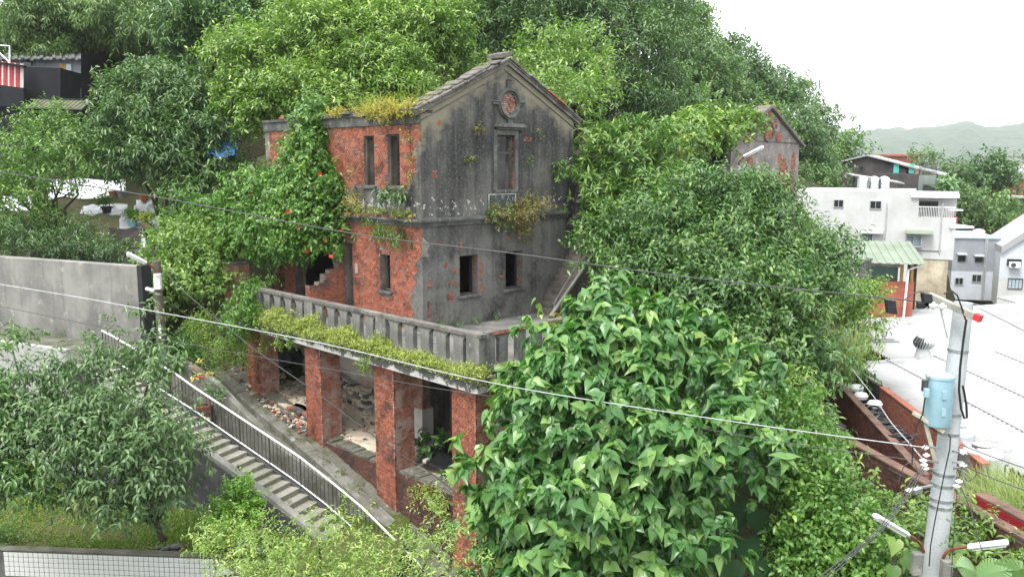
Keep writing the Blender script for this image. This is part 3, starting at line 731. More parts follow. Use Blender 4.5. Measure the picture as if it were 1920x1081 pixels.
# balustrade: rail, plinth, posts, balusters cut to pointed slots
def baluster_mesh(pitch, slot, h, th, mat):
    """solid between two slots; its sides swell at head and foot to form the half arches"""
    mb = MB(); hw = (pitch - slot) / 2; full = pitch / 2; L = []
    for k in range(7): t = k/6; L.append((hw + (full-hw)*(1-math.sin(t*math.pi/2))**1.1, .02 + .10*t))
    for k in range(7): t = k/6; L.append((hw + (full-hw)*(1-math.cos(t*math.pi/2))**1.0, h-.14 + .14*t*.97))
    L = [(full, 0)] + L + [(full, h)]
    poly = [(x, -th/2, z) for x, z in L] + [(-x, -th/2, z) for x, z in reversed(L)]
    n = len(L)
    vs = [(x,-th/2,z) for x,z in L]+[(-x,-th/2,z) for x,z in L]+[(x,th/2,z) for x,z in L]+[(-x,th/2,z) for x,z in L]
    fs = []
    for i in range(n-1):
        fs += [(i,i+1,n+i+1,n+i), (2*n+i,3*n+i,3*n+i+1,2*n+i+1), (i,2*n+i,2*n+i+1,i+1), (n+i,n+i+1,3*n+i+1,3*n+i)]
    mb.add(vs, fs); return mb.mesh('baluster', mat)
def balustrade(parent, o, a, length, posts, h0, h1, slot, pitch, mat, post_w=.42, th=.12, rail_bricks=True, rail=.10):
    """o start, a unit direction (local), posts = list of centre distances"""
    o = Vector(o); a = Vector(a); nrm = Vector((a.y, -a.x, 0)); up = Vector((0,0,1))
    mb = MB(); c = o + a*length/2
    mb.obox(c+up*(h0+.045), a*length/2, nrm*th*.62, up*.045)
    b = mb.build('balustrade', mat, parent, .01)
    mb = MB(); mb.obox(c+up*(h1-rail/2), a*(length/2+.03), nrm*(th*.5+.035), up*rail/2); mb.build('handrail', M['coping'], b, .012)
    for s in posts:
        mb = MB(); q = o + a*s; mb.obox(q+up*((h0+h1)/2-.02), a*post_w/2, nrm*(th*.5+.035), up*((h1-h0)/2-.03-.045)); mb.build('post', mat, b, .012)
    P = sorted(posts); hh = h1-h0-.09-rail
    rz = math.atan2(a.y, a.x)
    for i in range(len(P)-1):
        L0, L1 = P[i]+post_w/2, P[i+1]-post_w/2; n = max(1, round((L1-L0)/pitch)); pt = (L1-L0)/n
        me = baluster_mesh(pt, slot, hh, th, mat)
        for k in range(n):
            q = o + a*(L0+(k+.5)*pt) + up*(h0+.09)
            ob = link('baluster', me, b); ob.location = q; ob.rotation_euler = (0,0,rz)
    if rail_bricks:
        bb = courses(.1, length, h1-rail*.75, h1-.02, keep=lambda s,t,r: (s < 3.4 or math.sin(s*1.7+1)+math.sin(s*4.1) > .6) and r.random() > .3, headers=False, seed=int(length*7), bl=.21)
        lay(bb, (o+nrm*(th*.5+.035), a, nrm), b, 'brick', 60, None, .010, .06)
    return b
ab = M['stucco_rail'] = worn('blackened_balustrade', (.21,.205,.19), (.07,.07,.068), (.32,.31,.295), 2.4)
balustrade(ter, (-2.1,-4.66,0), (0,1,0), 9.9, [.25, 3.6, 6.9, 9.7], -.30, .62, .27, .54, ab)
balustrade(ter, (-1.86,-4.5,0), (1,0,0), 8.4, [-.02, 2.6, 5.2, 7.8], -.30, .62, .30, .54, ab)
# dividing wall on the terrace, broken down in steps
div = empty('broken_divider_wall', Matrix.LocRotScale(Vector(HC), Matrix.Rotation(HROT,3,'Z').to_quaternion(), None) @ Vector((0,3.75,-.3)), HROT, 'broken red brick divider wall with stepped ragged top beside the dark doorway', 'wall')
def top_at(s): return .98 + .1*(s > .35) + .22*(s > .5) + .12*(s > .72) + .22*(s > .98) + .14*(s > 1.08)
mb = MB()
for i in range(12): a0, a1 = i*.1, (i+1)*.1; mb.box(-1.2+a0+.012*(i == 0), -1.2+a1, .012, .26, 0, top_at(a0+.05)-.03)
dw = mb.build('core', M['mortar'], div)
b = courses(0, 1.2, 0, 1.9, keep=lambda s,t,r: t < top_at(s)+.03*r.random(), seed=21); lay(b, ((-1.2,.012,0),(1,0,0),(0,-1,0)), dw, 'brick', 150, lambda s,t: t)
b = courses(0, .26, 0, 1.1, keep=lambda s,t,r: t < 1.0, seed=22); lay(b, ((-1.2+.012,0,0),(0,1,0),(-1,0,0)), dw, 'brick', 60, lambda s,t: t)
for i in range(12):
    mb = MB(); a0 = -1.2+i*.1; mb.obox((a0+.05,.13,.3+top_at(i*.1+.05)-.325), (.052,0,0),(0,.13,0),(0,0,.02)); mb.build('cap_stone', M['coping'], dw, .008)
# brick stub at the far end of the terrace
stb = empty('brick_stub_wall', Matrix.LocRotScale(Vector(HC), Matrix.Rotation(HROT,3,'Z').to_quaternion(), None) @ Vector((-1.8,7.0,-.6)), HROT, 'short brick stub wall standing in the vines left of the balustrade', 'wall')
mb = MB(); mb.box(-.42,.42,.012,.35,0,1.72); dw = mb.build('core', M['mortar'], stb)
b = courses(-.42,.42,0,1.72, keep=lambda s,t,r: r.random() > .03, seed=31); lay(b, ((0,.012,0),(1,0,0),(0,-1,0)), dw, 'brick_lime', 200)
b = courses(0,.34,0,1.72, seed=32); lay(b, ((-.42,0.012,0),(0,1,0),(-1,0,0)), dw, 'brick_dark', 40)
mb = MB(); mb.box(-.46,.46,-.02,.38,1.72,1.78); mb.build('cap_stone', M['coping'], stb, .02)
# outside stair along the gable up to a landing
st = empty('gable_stair', HC, HROT, 'weathered concrete stair climbing along the gable to an upper landing', 'stair')
zst = -.3
n = 15
mb = MB()
for i in range(n):
    x = 4.35 + i*.165; mb.box(x, 4.35+n*.165, -.86, -.02, -.3+i*.185+ (.001 if i else 0), -.3+(i+1)*.185)
mb.build('steps', worn('stair_concrete', (.17,.15,.13), (.06,.055,.05), (.25,.2,.16), 2.2, streak=False), st)
mb = MB(); mb.beam((4.0,-.92,-.28), (6.9,-.92,2.3), .10, .07); mb.build('stringer', M['concrete_grey'], st)
mb = MB(); mb.tube([(4.25,-.86,-.3),(4.25,-.86,.12),(6.7,-.86,2.7)], .022, 6); mb.build('handrail', M['metal'], st)
mb = MB(); mb.box(6.4,9.4,-.9,2.2,2.28,2.46); mb.box(6.05,6.35,.05,2.2,-.3,2.46); mb.box(6.4,9.4,.3,.6,-.3,2.28); mb.build('landing', M['concrete_dark'], st)
balustrade(st, (6.35,-.1,2.46), (1,0,0), 3.0, [.1,2.9], 0, .62, .09, .2, M['concrete_dark'], post_w=.2, rail_bricks=False, rail=.08)
# blackened lean-to wall with a round arch behind the landing
mb = MB(); wall_panel(mb, ((6.02,1.6,0),(1,0,0),(0,-1,0)), 0, 3.2, 2.46, 5.0, [(.8,1.9,2.46,4.1)], .25)
mb.build('arch_wall', M['stucco'], st)

# ------------------------------------------------------------------ undercroft: brick breast walls between pillars, back wall, inner pier
uc = empty('undercroft', HC, HROT, 'dark brick undercroft wall behind and between the terrace pillars', 'wall')
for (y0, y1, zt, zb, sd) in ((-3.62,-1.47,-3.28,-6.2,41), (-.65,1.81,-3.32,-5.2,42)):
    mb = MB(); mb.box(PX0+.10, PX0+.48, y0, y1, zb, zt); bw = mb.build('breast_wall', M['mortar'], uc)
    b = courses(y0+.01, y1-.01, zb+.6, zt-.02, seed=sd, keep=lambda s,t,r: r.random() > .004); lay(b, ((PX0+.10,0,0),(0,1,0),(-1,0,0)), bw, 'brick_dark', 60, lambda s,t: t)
    rr = random.Random(sd)
    for k in range(int((y1-y0)/.22)):
        mb = MB(); yy = y0+.11+k*.22; h = rr.uniform(.03,.09)
        mb.obox((PX0+.29+rr.uniform(-.02,.02), yy, zt+h/2-.005), (.2,rr.uniform(-.02,.02),0), (0,.105,0), (0,0,h/2+.01)); mb.build('cap_stone', M['concrete_moss'], bw, .02)
def lime_brick():
    t = NT('limewashed_brick_wall'); tc = t.coord((1,1,1), rot=(R(90),0,R(90)))
    br = t.n('ShaderNodeTexBrick'); br.inputs['Scale'].default_value = 1.0
    br.inputs['Brick Width'].default_value = .19; br.inputs['Row Height'].default_value = .058; br.inputs['Mortar Size'].default_value = .006
    br.inputs['Color1'].default_value = (.28,.10,.07,1); br.inputs['Color2'].default_value = (.22,.09,.07,1); br.inputs['Mortar'].default_value = (.34,.31,.28,1)
    t.l(tc, br.inputs['Vector'])
    nz = t.noise(.9, detail=6, rough=.65); c = t.mix(t.ramp(nz, [(.36,0),(.56,1)]), br.outputs['Color'], (.60,.56,.51))
    n2 = t.noise(2.0, detail=6); c = t.mix(t.ramp(n2, [(.60,0),(.75,1)]), c, (.10,.09,.08)); t.bump(br.outputs['Fac'], .4, -.01)
    return t.fin(c, .9, .15)
lb = lime_brick()
mb = MB(); mb.box(-.10,.02,.4,6.9,-4.2,-.56); mb.box(.9,1.05,-4.4,.4,-4.4,-.56); mb.box(-.10,.9,.38,.4,-4.4,-.56); mb.build('back_wall', lb, uc)
mb = MB(); mb.box(-.36,-.101,-.35,.38,-2.30,-.56); ip = mb.build('inner_pier', M['mortar'], uc)
b = courses(-.35,.38,-2.3,-.57, seed=44); lay(b, ((-.36,0,0),(0,1,0),(-1,0,0)), ip, 'brick_lime', 60)
b = courses(0,.25,-2.3,-.57, seed=45); lay(b, ((-.36,-.35,0),(1,0,0),(0,-1,0)), ip, 'brick_lime', 0)
mb = MB(); mb.box(-.42,-.04,-.40,.38,-4.4,-2.3); mb.build('plaster_base', M['plaster_white'], ip)
mb = MB(); mb.beam((-.2,4.3,-2.05),(-.2,1.1,-2.75), .2, .13); mb.build('raking_ledge', M['limewash'], uc)
mb = MB(); mb.prism([(-.13,2.6,-2.55),(-.13,1.1,-2.85),(-.13,1.1,-4.3),(-.13,2.4,-3.4)], (.03,0,0)); mb.build('plaster_patch', M['plaster_white'], uc)
mb = MB(); mb.box(-.10,6.0,-4.4,-4.25,-4.4,-.56); mb.build('end_wall', M['concrete_dark'], uc)
# ------------------------------------------------------------------ long outside stair: local x goes down to the right, local y into the hill
SR = (-4.65, 19.8, 0.0); SROT = R(-25)
SM = Matrix.LocRotScale(Vector(SR), Matrix.Rotation(SROT,3,'Z').to_quaternion(), None)
def zs(w):  # nosing line under the railing
    return float(np.interp(w, [-7.3,-4.06,-2.81,-.73,.31,1.2,1.92,4.5], [-1.02,-2.21,-2.75,-3.64,-4.16,-4.71,-5.13,-6.75]))
stair = empty('long_stair', SR, SROT, 'long straight concrete stair descending past the brick pillars with low side kerb', 'stair')
TR = .268; w = -7.3; NW = -.78; i = 0
tread_me = {}
while w < 4.2:
    z1 = zs(w + TR*.5) ; zl = zs(w + TR*1.5)
    mb = MB(); mb.box(w, w+TR+.012, NW, -.06, z1-.05, z1, 0); o = mb.build('tread', M['step'], stair, .008)
    mb = MB(); mb.box(w+.01, w+TR, NW, -.06, zl-.30, z1-.05, 0); mb.build('riser', M['step'], stair)
    w += TR; i += 1
def ribbon(parent, name, mat, y0, y1, fz, zb, w0, w1, n=28, bevel=.012):
    """wall whose top follows fz(w)"""
    mb = MB(); W = [w0+(w1-w0)*k/n for k in range(n+1)]; vs = []
    for x in W: vs += [(x,y0,zb),(x,y1,zb),(x,y1,fz(x)),(x,y0,fz(x))]
    fs = []
    for k in range(n):
        a = k*4; b = a+4; fs += [(a,b,b+3,a+3),(b+1,a+1,a+2,b+2),(a+3,b+3,b+2,a+2),(a+1,b+1,b,a)]
    fs += [(0,3,2,1),(n*4,n*4+1,n*4+2,n*4+3)]; mb.add(vs, fs); return mb.build(name, mat, parent, bevel)
ribbon(stair, 'side_kerb', M['concrete_grey'], -.98, NW, lambda x: zs(x)+.06, -9, -7.3, 4.2, bevel=0)
ribbon(stair, 'side_wall', M['concrete_dark'], -1.02, -.981, lambda x: zs(x)-.04, -9, -7.2, 4.2, bevel=0)
ribbon(stair, 'rail_kerb', M['concrete_dark'], -.06, .06, lambda x: zs(x)+.04, -9, -7.3, 4.2)
# railing
rl = empty('stair_railing', SR, SROT, 'black barred railing with white handrail and white lower rail along the long stair', 'railing')
W = [-7.2+k*.35 for k in range(33)]
zt = lambda x: float(np.interp(x, [-7.12,-5.72,-4.5,-4.01,-2.31,-.63,.42,1.22,2.77,4.4], [-.29,-.78,-1.24,-1.47,-2.17,-2.86,-3.41,-3.86,-4.97,-6.1]))
mb = MB(); mb.tube([(x,0,zt(x)) for x in W], .026, 8); mb.build('handrail', M['white_paint'], rl)
mb = MB(); mb.tube([(x,0,zs(x)+.12) for x in W], .018, 8); mb.build('lower_rail', M['white_paint'], rl)
barm = None
x = -7.2; k = 0
while x < 4.0:
    big = k % 8 == 0
    mb = MB(); mb.tube([(x,0,zs(x)+(.0 if big else .12)),(x,0,zt(x))], .018 if big else .009, 6); mb.build('post' if big else 'bar', M['dark_metal'], rl)
    x += .118; k += 1
M['parapet_i'] = worn('mossy_parapet', (.21,.205,.185), (.075,.078,.05), (.33,.325,.305), 1.7, dark_amt=.4)
# two parapets between the stair and the pillars
fz2 = lambda x: float(np.interp(x, [-5,-3.77,-2.99,-1.63,.17,1.5,3], [-.9,-1.41,-2.0,-2.93,-3.72,-4.55,-5.6]))
pa = ribbon(None, 'inner_parapet', M['parapet_i'], .46, .66, fz2, -9, -4.9, 2.2); pa.location = SR; pa.rotation_euler = (0,0,SROT)
tag(pa, 'low mossy concrete parapet right behind the black stair railing', 'parapet')
hm = Matrix.LocRotScale(Vector(HC), Matrix.Rotation(HROT,3,'Z').to_quaternion(), None)
def hw(u, v, z): return hm @ Vector((u, v, z))
def sw(x, y, z): return SM @ Vector((x, y, z))
pz = lambda v: float(np.interp(v, [-5,-4.5,-2.84,-1.16,1.23,4.63,7.84,10], [-5.5,-5.3,-4.72,-4.27,-3.6,-2.86,-2.04,-1.4]))
M['parapet'] = worn('lichen_concrete', (.25,.245,.225), (.09,.09,.065), (.36,.355,.335), 1.4, dark_amt=.5)
pb = empty('outer_parapet', HC, HROT, 'sloping mossy concrete parapet at the foot of the brick pillars', 'parapet')
rp = random.Random(14)
vv = 9.4
while vv > -5.0:                   # cast in lengths with open joints
    L = rp.uniform(1.5,2.4); v1 = max(vv-L, -5.0); dz = rp.uniform(-.015,.015); mb = MB(); K = 5; vs = []
    for k in range(K+1):
        y = vv+(v1+.012-vv)*k/K; z = pz(y)+dz; vs += [(-2.66,y,-9),(-2.30,y,-9),(-2.30,y,z+.0),(-2.66,y,z)]
    fs = []
    for k in range(K): a_ = k*4; b_ = a_+4; fs += [(a_,b_,b_+3,a_+3),(b_+1,a_+1,a_+2,b_+2),(a_+3,b_+3,b_+2,a_+2)]
    fs += [(0,3,2,1),(K*4,K*4+1,K*4+2,K*4+3)]; mb.add(vs, fs); mb.build('parapet_length', M['parapet'], pb, .02); vv = v1
# sunken strip between the stair kerb and the parapets
mb = MB(); vs = []; n = 40
for k in range(n+1):
    f = k/n; w_ = -7.2+11.0*f; v_ = 9.2-14.0*f; A = sw(w_, .05, zs(w_)-.05); B = hw(-2.65, v_, min(pz(v_)-.22, zs(w_)+.9)); 
    for j in range(7): vs.append(A.lerp(B, j/6) - Vector((0,0,.10*math.sin(j/6*math.pi))))
mb.add(vs, [(i*7+j,(i+1)*7+j,(i+1)*7+j+1,i*7+j+1) for i in range(n) for j in range(6)]); o = mb.build('gutter_ground', M['parapet_i']); tag(o, kind='structure')
mb = MB(); vs = []; nx, ny = 16, 130
def bank_z(u, v): return pz(v)-.07 + .16*float(sstep(-2.5,-1.7,u)) + float(sstep(6.2,8.5,v))*float(sstep(-2.4,-.6,u))*.5
for i in range(nx+1):
    for j in range(ny+1):
        v = -4.6+14.4*j/ny; umax = -1.6 if v < 6.1 else -.4; u = -2.33+(umax+2.33)*i/nx
        vs.append((u, v, bank_z(u,v) + .07*float(vnoise(u,v,.16,3)) + .08*float(vnoise(u,v,.5,4)) - .07))
mb.add(vs, [(i*(ny+1)+j,(i+1)*(ny+1)+j,(i+1)*(ny+1)+j+1,i*(ny+1)+j+1) for i in range(nx) for j in range(ny)])
o = mb.build('earth_bank', M['concrete_moss']); o.location = HC; o.rotation_euler = (0,0,HROT); tag(o, kind='structure')
# rubble floor of the undercroft
mb = MB(); nx, ny = 30, 90; vs = []
for i in range(nx+1):
    for j in range(ny+1):
        x = -1.66+2.6*i/nx; y = -4.3+11.8*j/ny
        z = -3.42 + .55*float(sstep(1.6,3.2,y))*(1-.3*i/nx) + .35*float(sstep(4.5,7.5,y)) + .3*float(sstep(.4,2.0,x+1.2))*float(sstep(-.5,1,y)) + .10*float(vnoise(x,y,.22,5)) + .14*float(vnoise(x,y,.6,6))
        vs.append((x,y,z))
mb.add(vs, [(i*(ny+1)+j,(i+1)*(ny+1)+j,(i+1)*(ny+1)+j+1,i*(ny+1)+j+1) for i in range(nx) for j in range(ny)])
o = mb.build('rubble_ground', M['sand']); o.location = HC; o.rotation_euler = (0,0,HROT); tag(o, kind='structure')
# loose stones: one joined heap of small pieces plus single larger stones
rr = random.Random(77); small = MB()
stone_mats = [M['concrete_old'], M['sand'], M['brick_tan'], M['limewash']]
def stone(mbx, c, s, mi=0):
    vs = []; ph = rr.random()*6
    for (a, b, d) in ((1,0,0),(-1,0,0),(0,1,0),(0,-1,0),(0,0,1),(0,0,-1),(.6,.6,.6),(-.6,.6,.6),(.6,-.6,.6),(-.6,-.6,.6)):
        k = s*rr.uniform(.7,1.15); vs.append((c[0]+a*k, c[1]+b*k*.85, c[2]+d*k*.65))
    bm = bmesh.new(); V = [bm.verts.new(p) for p in vs]; r = bmesh.ops.convex_hull(bm, input=V); bm.verts.ensure_lookup_table()
    bm.verts.index_update(); mbx.add([v.co.copy() for v in bm.verts], [[v.index for v in f.verts] for f in bm.faces], mi, rr.random()); bm.free()
for k in range(420):
    y = rr.uniform(-.5,7.0); x = rr.uniform(-1.6,.0)
    if y < 1.0 and rr.random() < .6: continue
    z = -3.36 + .55*float(sstep(1.6,3.2,y)) + .35*float(sstep(4.5,7.5,y)) + .3*float(sstep(.4,2.0,x+1.2))*float(sstep(-.5,1,y)) + .08
    stone(small, (x,y,z), rr.uniform(.02,.07), rr.choice((0,1,1,2,3)))
o = small.build('rubble', stone_mats); o.location = HC; o.rotation_euler = (0,0,HROT); tag(o, 'pale gravel and broken brick strewn over the undercroft floor', 'rubble', kind='stuff')
small = MB()
for k in range(300):               # rough rubble face left of and between the first pillars
    y = rr.uniform(2.6,8.6); x = rr.uniform(-2.3,-2.0 if y < 6 else -.7); z = bank_z(x,y)+rr.uniform(-.02,.06)
    stone(small, (x,y,z), rr.uniform(.03,.10), rr.choice((0,0,1,2,2,3)))
o = small.build('rubble', stone_mats); o.location = HC; o.rotation_euler = (0,0,HROT); tag(o, 'heap of broken bricks and stones on the bank below the left pillars', 'rubble', kind='stuff')
def drystone(loc_u, loc_v0, loc_v1, z0, z1, label):
    e = empty('rubble_wall', hm @ Vector((loc_u, loc_v0, z0)), HROT, label, 'wall')
    z = 0
    while z < z1-z0:
        y = 0; h = rr.uniform(.07,.13)
        while y < loc_v1-loc_v0:
            L = rr.uniform(.12,.32); mb = MB(); mb.obox((rr.uniform(-.03,.03), y+L/2, z+h/2), (.12,0,0), (0,L/2-.008,rr.uniform(-.01,.01)), (0,0,h/2-.006))
            mb.build('stone', rr.choice((M['sand'], M['sand'], M['concrete_old'], M['brick_tan'] if loc_u < -1.5 else M['limewash'])), e, .02); y += L
        z += h
drystone(-1.82, 2.66, 5.18, -3.55, -2.82, 'rough rubble and brick face between the first and second pillars')
drystone(-.30, 2.2, 4.2, -3.1, -2.25, 'low dry stone wall at the back of the undercroft behind the second pillar')
drystone(-1.0, 5.9, 7.6, -2.9, -2.3, 'rough stone heap wall left of the first brick pillar')
# ------------------------------------------------------------------ path, grey retaining wall, garden, tiled wall
def sblock(name, x0, x1, y0, y1, z0, z1, mat, parent=None, bevel=.01):
    mb = MB(); mb.box(x0,x1,y0,y1,z0,z1); o = mb.build(name, mat, parent, bevel)
    if parent is None: o.location = SR; o.rotation_euler = (0,0,SROT)
    return o
tag(sblock('path', -40, -7.3, -.9, 1.5, -9, -1.03, M['concrete_moss']), kind='structure')
tag(sblock('path_edge_wall', -40, -7.32, -1.04, -.902, -9, -.62, worn('pale_render', (.42,.42,.40), (.2,.2,.195), (.1,.1,.1), 1.0)), 'pale grey edge wall holding up the path behind the left trees', 'wall')
gw = sblock('retaining_wall', -40, -7.45, 1.5, 1.8, -3, 1.30, M['concrete_grey'], bevel=.015)
tag(gw, 'tall plain grey concrete retaining wall at the left', 'wall')
tag(sblock('wall_pier', -7.44, -7.25, 1.48, 1.84, -3, 1.33, M['black_wood']), 'narrow dark post closing the right end of the grey retaining wall', 'post')
# garden ground
def garden_z(x, y): return -4.42 + .35*float(sstep(18.5,24,y)) + .05*float(vnoise(x,y,.5,9)) + .12*float(vnoise(x,y,1.7,8)) - .02*(x+9)
mb = MB(); vs = []; nx, ny = 70, 50
for i in range(nx+1):
    for j in range(ny+1):
        x = -22+19.5*i/nx; y0 = (17.9-(x+12.5)*.0744 if x < -6.45 else 17.45-(x+6.45)*1.0)+.12; y = y0+11*j/ny; vs.append((x,y,garden_z(x,y)))
mb.add(vs, [(i*(ny+1)+j,(i+1)*(ny+1)+j,(i+1)*(ny+1)+j+1,i*(ny+1)+j+1) for i in range(nx) for j in range(ny)], 0, 0, True)
t = NT('garden_soil'); n1 = t.noise(.8, detail=7, rough=.7); n2 = t.noise(6, detail=6, rough=.7)
c = t.mix(t.ramp(n1, [(.40,0),(.6,1)]), (.060,.095,.018), (.085,.085,.035)); c = t.mix(t.ramp(n2, [(.5,0),(.7,1)]), c, (.13,.12,.06))
n3 = t.noise(30, detail=4); c = t.mix(.4, c, t.ramp(n3, [(.3,.25),(.7,.8)]), 'OVERLAY'); t.bump(n3, .6, .03)
o = mb.build('garden_ground', t.fin(c, .95, .1)); tag(o, kind='structure')
# tiled wall along the bottom left
tp = [Vector((-12.5,17.9,0)), Vector((-6.45,17.45,0)), Vector((-5.2,16.2,0))]
tw = empty('tiled_wall', (-9,17.7,-6.5), 0, 'white square-tiled wall with dark top edge along the bottom left', 'wall')
off = Vector((9,-17.7,6.5))
tmats = [plain('glazed_tile', (.60,.60,.58), .25, .5, var=.08, scale=3), M['concrete_dark']]
tm = MB(); tm.obox((0,0,0), (.5,0,0), (0,.5,0), (0,0,.5)); tile_me = tm.mesh('tile', tmats[0])
grout = worn('grout', (.13,.13,.12), (.06,.06,.06), None, 3)
for i in range(2):
    a, b = tp[i], tp[i+1]; d = (b-a); L = d.length; d.normalize(); nr = Vector((d.y,-d.x,0))
    ztop = lambda s: -4.20
    mb = MB(); mb.obox((a+b)/2+off+Vector((0,0,-5.5))-nr*.11, d*L/2, nr*.1, Vector((0,0,1.25))); mb.build('backing', grout, tw)
    mb = MB(); mb.obox((a+b)/2+off+Vector((0,0,-4.215))-nr*.09, d*(L/2+.02), nr*.10, Vector((0,0,.025))); mb.build('coping', M['concrete_moss'], tw, .012)
    ts = .113; n = int(L/ts)
    for k in range(n):
        for rw in range(7):
            s = (k+.5)*L/n
            if (a+d*s).x < -11.2 or (rw > 4): continue
            ob = link('tile', tile_me, tw)
            ob.matrix_local = Matrix.Translation(a+d*s+off+Vector((0,0,-4.25-.062-rw*ts))-nr*.008) @ Matrix.Rotation(math.atan2(d.y,d.x),4,'Z') @ Matrix.Rotation(rr.uniform(-.012,.012),4,'X') @ Matrix.Diagonal((ts-.012,.014,ts-.012,1))
# ------------------------------------------------------------------ terrain
CP = np.array([(-15,31,.6),(-22,34,.7),(-32,37,.9),(-25,45,2.5),(-40,50,4),(-10,34,.5),(-5,34,-.4),(2,32,-.5),(-10,45,5),(5,42,4),(-20,60,10),(0,60,12),(-40,70,16),(15,45,0),(14,60,4),(15,70,4.5),
 (30,90,3),(44,110,0),(60,130,-4),(0,100,24),(-40,110,30),(20,120,16),(40,150,8),(20,28,-6),(30,35,-6),(25,50,-5.5),(45,70,-6),(60,60,-6),(80,100,-6),(120,150,-6),(30,10,-9),(10,10,-9),(0,5,-9),(-20,5,-9),
 (-12,18,-7),(-5,18,-8),(0,18,-8),(5,20,-7),(9,24,-6),(3,24,-4.4),(-2,24,-4.6),(1,27,-3),(-4,27,-4.4),(-9,24,-5),(-8,28,-1.5),(-14,25,-5),(-13,29,-3),(-20,28,-4),(-25,25,-6),(-20,18,-7),(-7,22,-6),(12,14,-8),(20,18,-7),(200,60,-6),(200,250,-6),(60,300,0),(-60,20,-6),(-90,70,10),(-90,120,30),(0,220,30),(100,260,-5),(9,31,-.6),(14,36,-.8),(19,40,-2),(13,28,-4),(17,32,-5)], float)
def ground_z(x, y):
    x = np.asarray(x, float); y = np.asarray(y, float)
    d2 = (x[...,None]-CP[:,0])**2 + (y[...,None]-CP[:,1])**2 + .3; w = d2**-1.6
    z = (w*CP[:,2]).sum(-1)/w.sum(-1)
    t = np.clip((x - 11.0 - np.clip(y-24,0,22)*.20 - np.maximum(y-46,0)*.9)/2.5, 0, 1)      # level town ground right of the slope
    return z*(1-t) + np.minimum(z, -6.6)*t
gx = np.concatenate([np.linspace(-5000,-140,8), np.linspace(-100,-42,12), np.linspace(-40,60,101), np.linspace(66,200,24), np.linspace(300,5000,8)])
gy = np.concatenate([np.linspace(-300,-20,5), np.linspace(0,70,71), np.linspace(74,160,25), np.linspace(180,500,10), np.linspace(800,6200,8)])
X, Yg = np.meshgrid(gx, gy, indexing='ij'); Zg = ground_z(X, Yg) + .3*(vnoise(X,Yg,2.1,2)-.5)
far = np.clip((np.hypot(X, Yg)-280)/400, 0, 1); Zg = Zg*(1-far) + (-7)*far
nx, ny = X.shape; idx = np.arange(nx*ny).reshape(nx, ny)
Fq = np.stack([idx[:-1,:-1],idx[1:,:-1],idx[1:,1:],idx[:-1,1:]], -1).reshape(-1,4)
t = NT('hill_soil'); n1 = t.noise(.35, detail=6); n2 = t.noise(4, detail=6, rough=.7)
c = t.mix(t.ramp(n1, [(.4,0),(.62,1)]), (.028,.045,.014), (.055,.05,.028)); c = t.mix(.5, c, t.ramp(n2, [(.3,.25),(.7,.75)]), 'OVERLAY'); t.bump(n2, .6, .1)
o = link('ground', np_mesh('ground', np.stack([X,Yg,Zg],-1).reshape(-1,3), Fq, t.fin(c, .95, .08), smooth=True)); tag(o, kind='structure')
# far hills, wooded
def hill(name, pts, Y0, depth, seed, cmat):
    xs = np.linspace(pts[0][0], pts[-1][0], 300); top = np.interp(xs, [p[0] for p in pts], [p[1] for p in pts]); D = np.linspace(0,1,90)
    V = []
    for dd in D:
        Y = Y0 + depth*dd
        wx = np.array([at(px, 300, Y).x for px in (xs[0], xs[-1])]); X_ = np.interp(xs, [xs[0],xs[-1]], wx)
        zt = np.array([at(960, py, Y0+depth*.7).z for py in top])
        z = -7 + (zt+7)*math.sin(min(dd/.7,1)*math.pi/2)**.8 if dd <= .7 else -7+(zt+7)*math.cos((dd-.7)/.3*math.pi/2)
        z = z + 12*(vnoise(X_, np.full_like(X_,Y), 36, seed)-.5) + 22*(vnoise(X_, np.full_like(X_,Y), 130, seed+1)-.5) + 9*(vnoise(X_, np.full_like(X_,Y), 15, seed+2)-.5)
        V.append(np.stack([X_, np.full_like(X_,Y), z], 1))
    V = np.array(V); m, n = V.shape[:2]; ix = np.arange(m*n).reshape(m,n)
    o = link(name, np_mesh(name, V.reshape(-1,3), np.stack([ix[:-1,:-1],ix[:-1,1:],ix[1:,1:],ix[1:,:-1]],-1).reshape(-1,4), cmat, smooth=False)); tag(o, kind='structure')
t = NT('far_wood'); n1 = t.noise(.018, detail=6); n2 = t.noise(.09, detail=5, rough=.7)
c = t.mix(t.ramp(n1, [(.4,0),(.6,1)]), (.03,.055,.03), (.05,.08,.045)); c = t.mix(.6, c, t.ramp(n2, [(.3,.2),(.7,.8)]), 'OVERLAY')
fw_ = t.fin(c, .95, .05)
hill('far_hill', [(1200,262),(1480,262),(1600,256),(1640,248),(1700,244),(1760,241),(1790,233),(1815,227),(1840,238),(1890,237),(1960,232),(2200,225),(2600,260)], 1750, 1000, 5, fw_)
hill('near_hill', [(1350,300),(1600,294),(1750,290),(1900,296),(2100,288),(2400,296)], 1100, 420, 9, fw_)
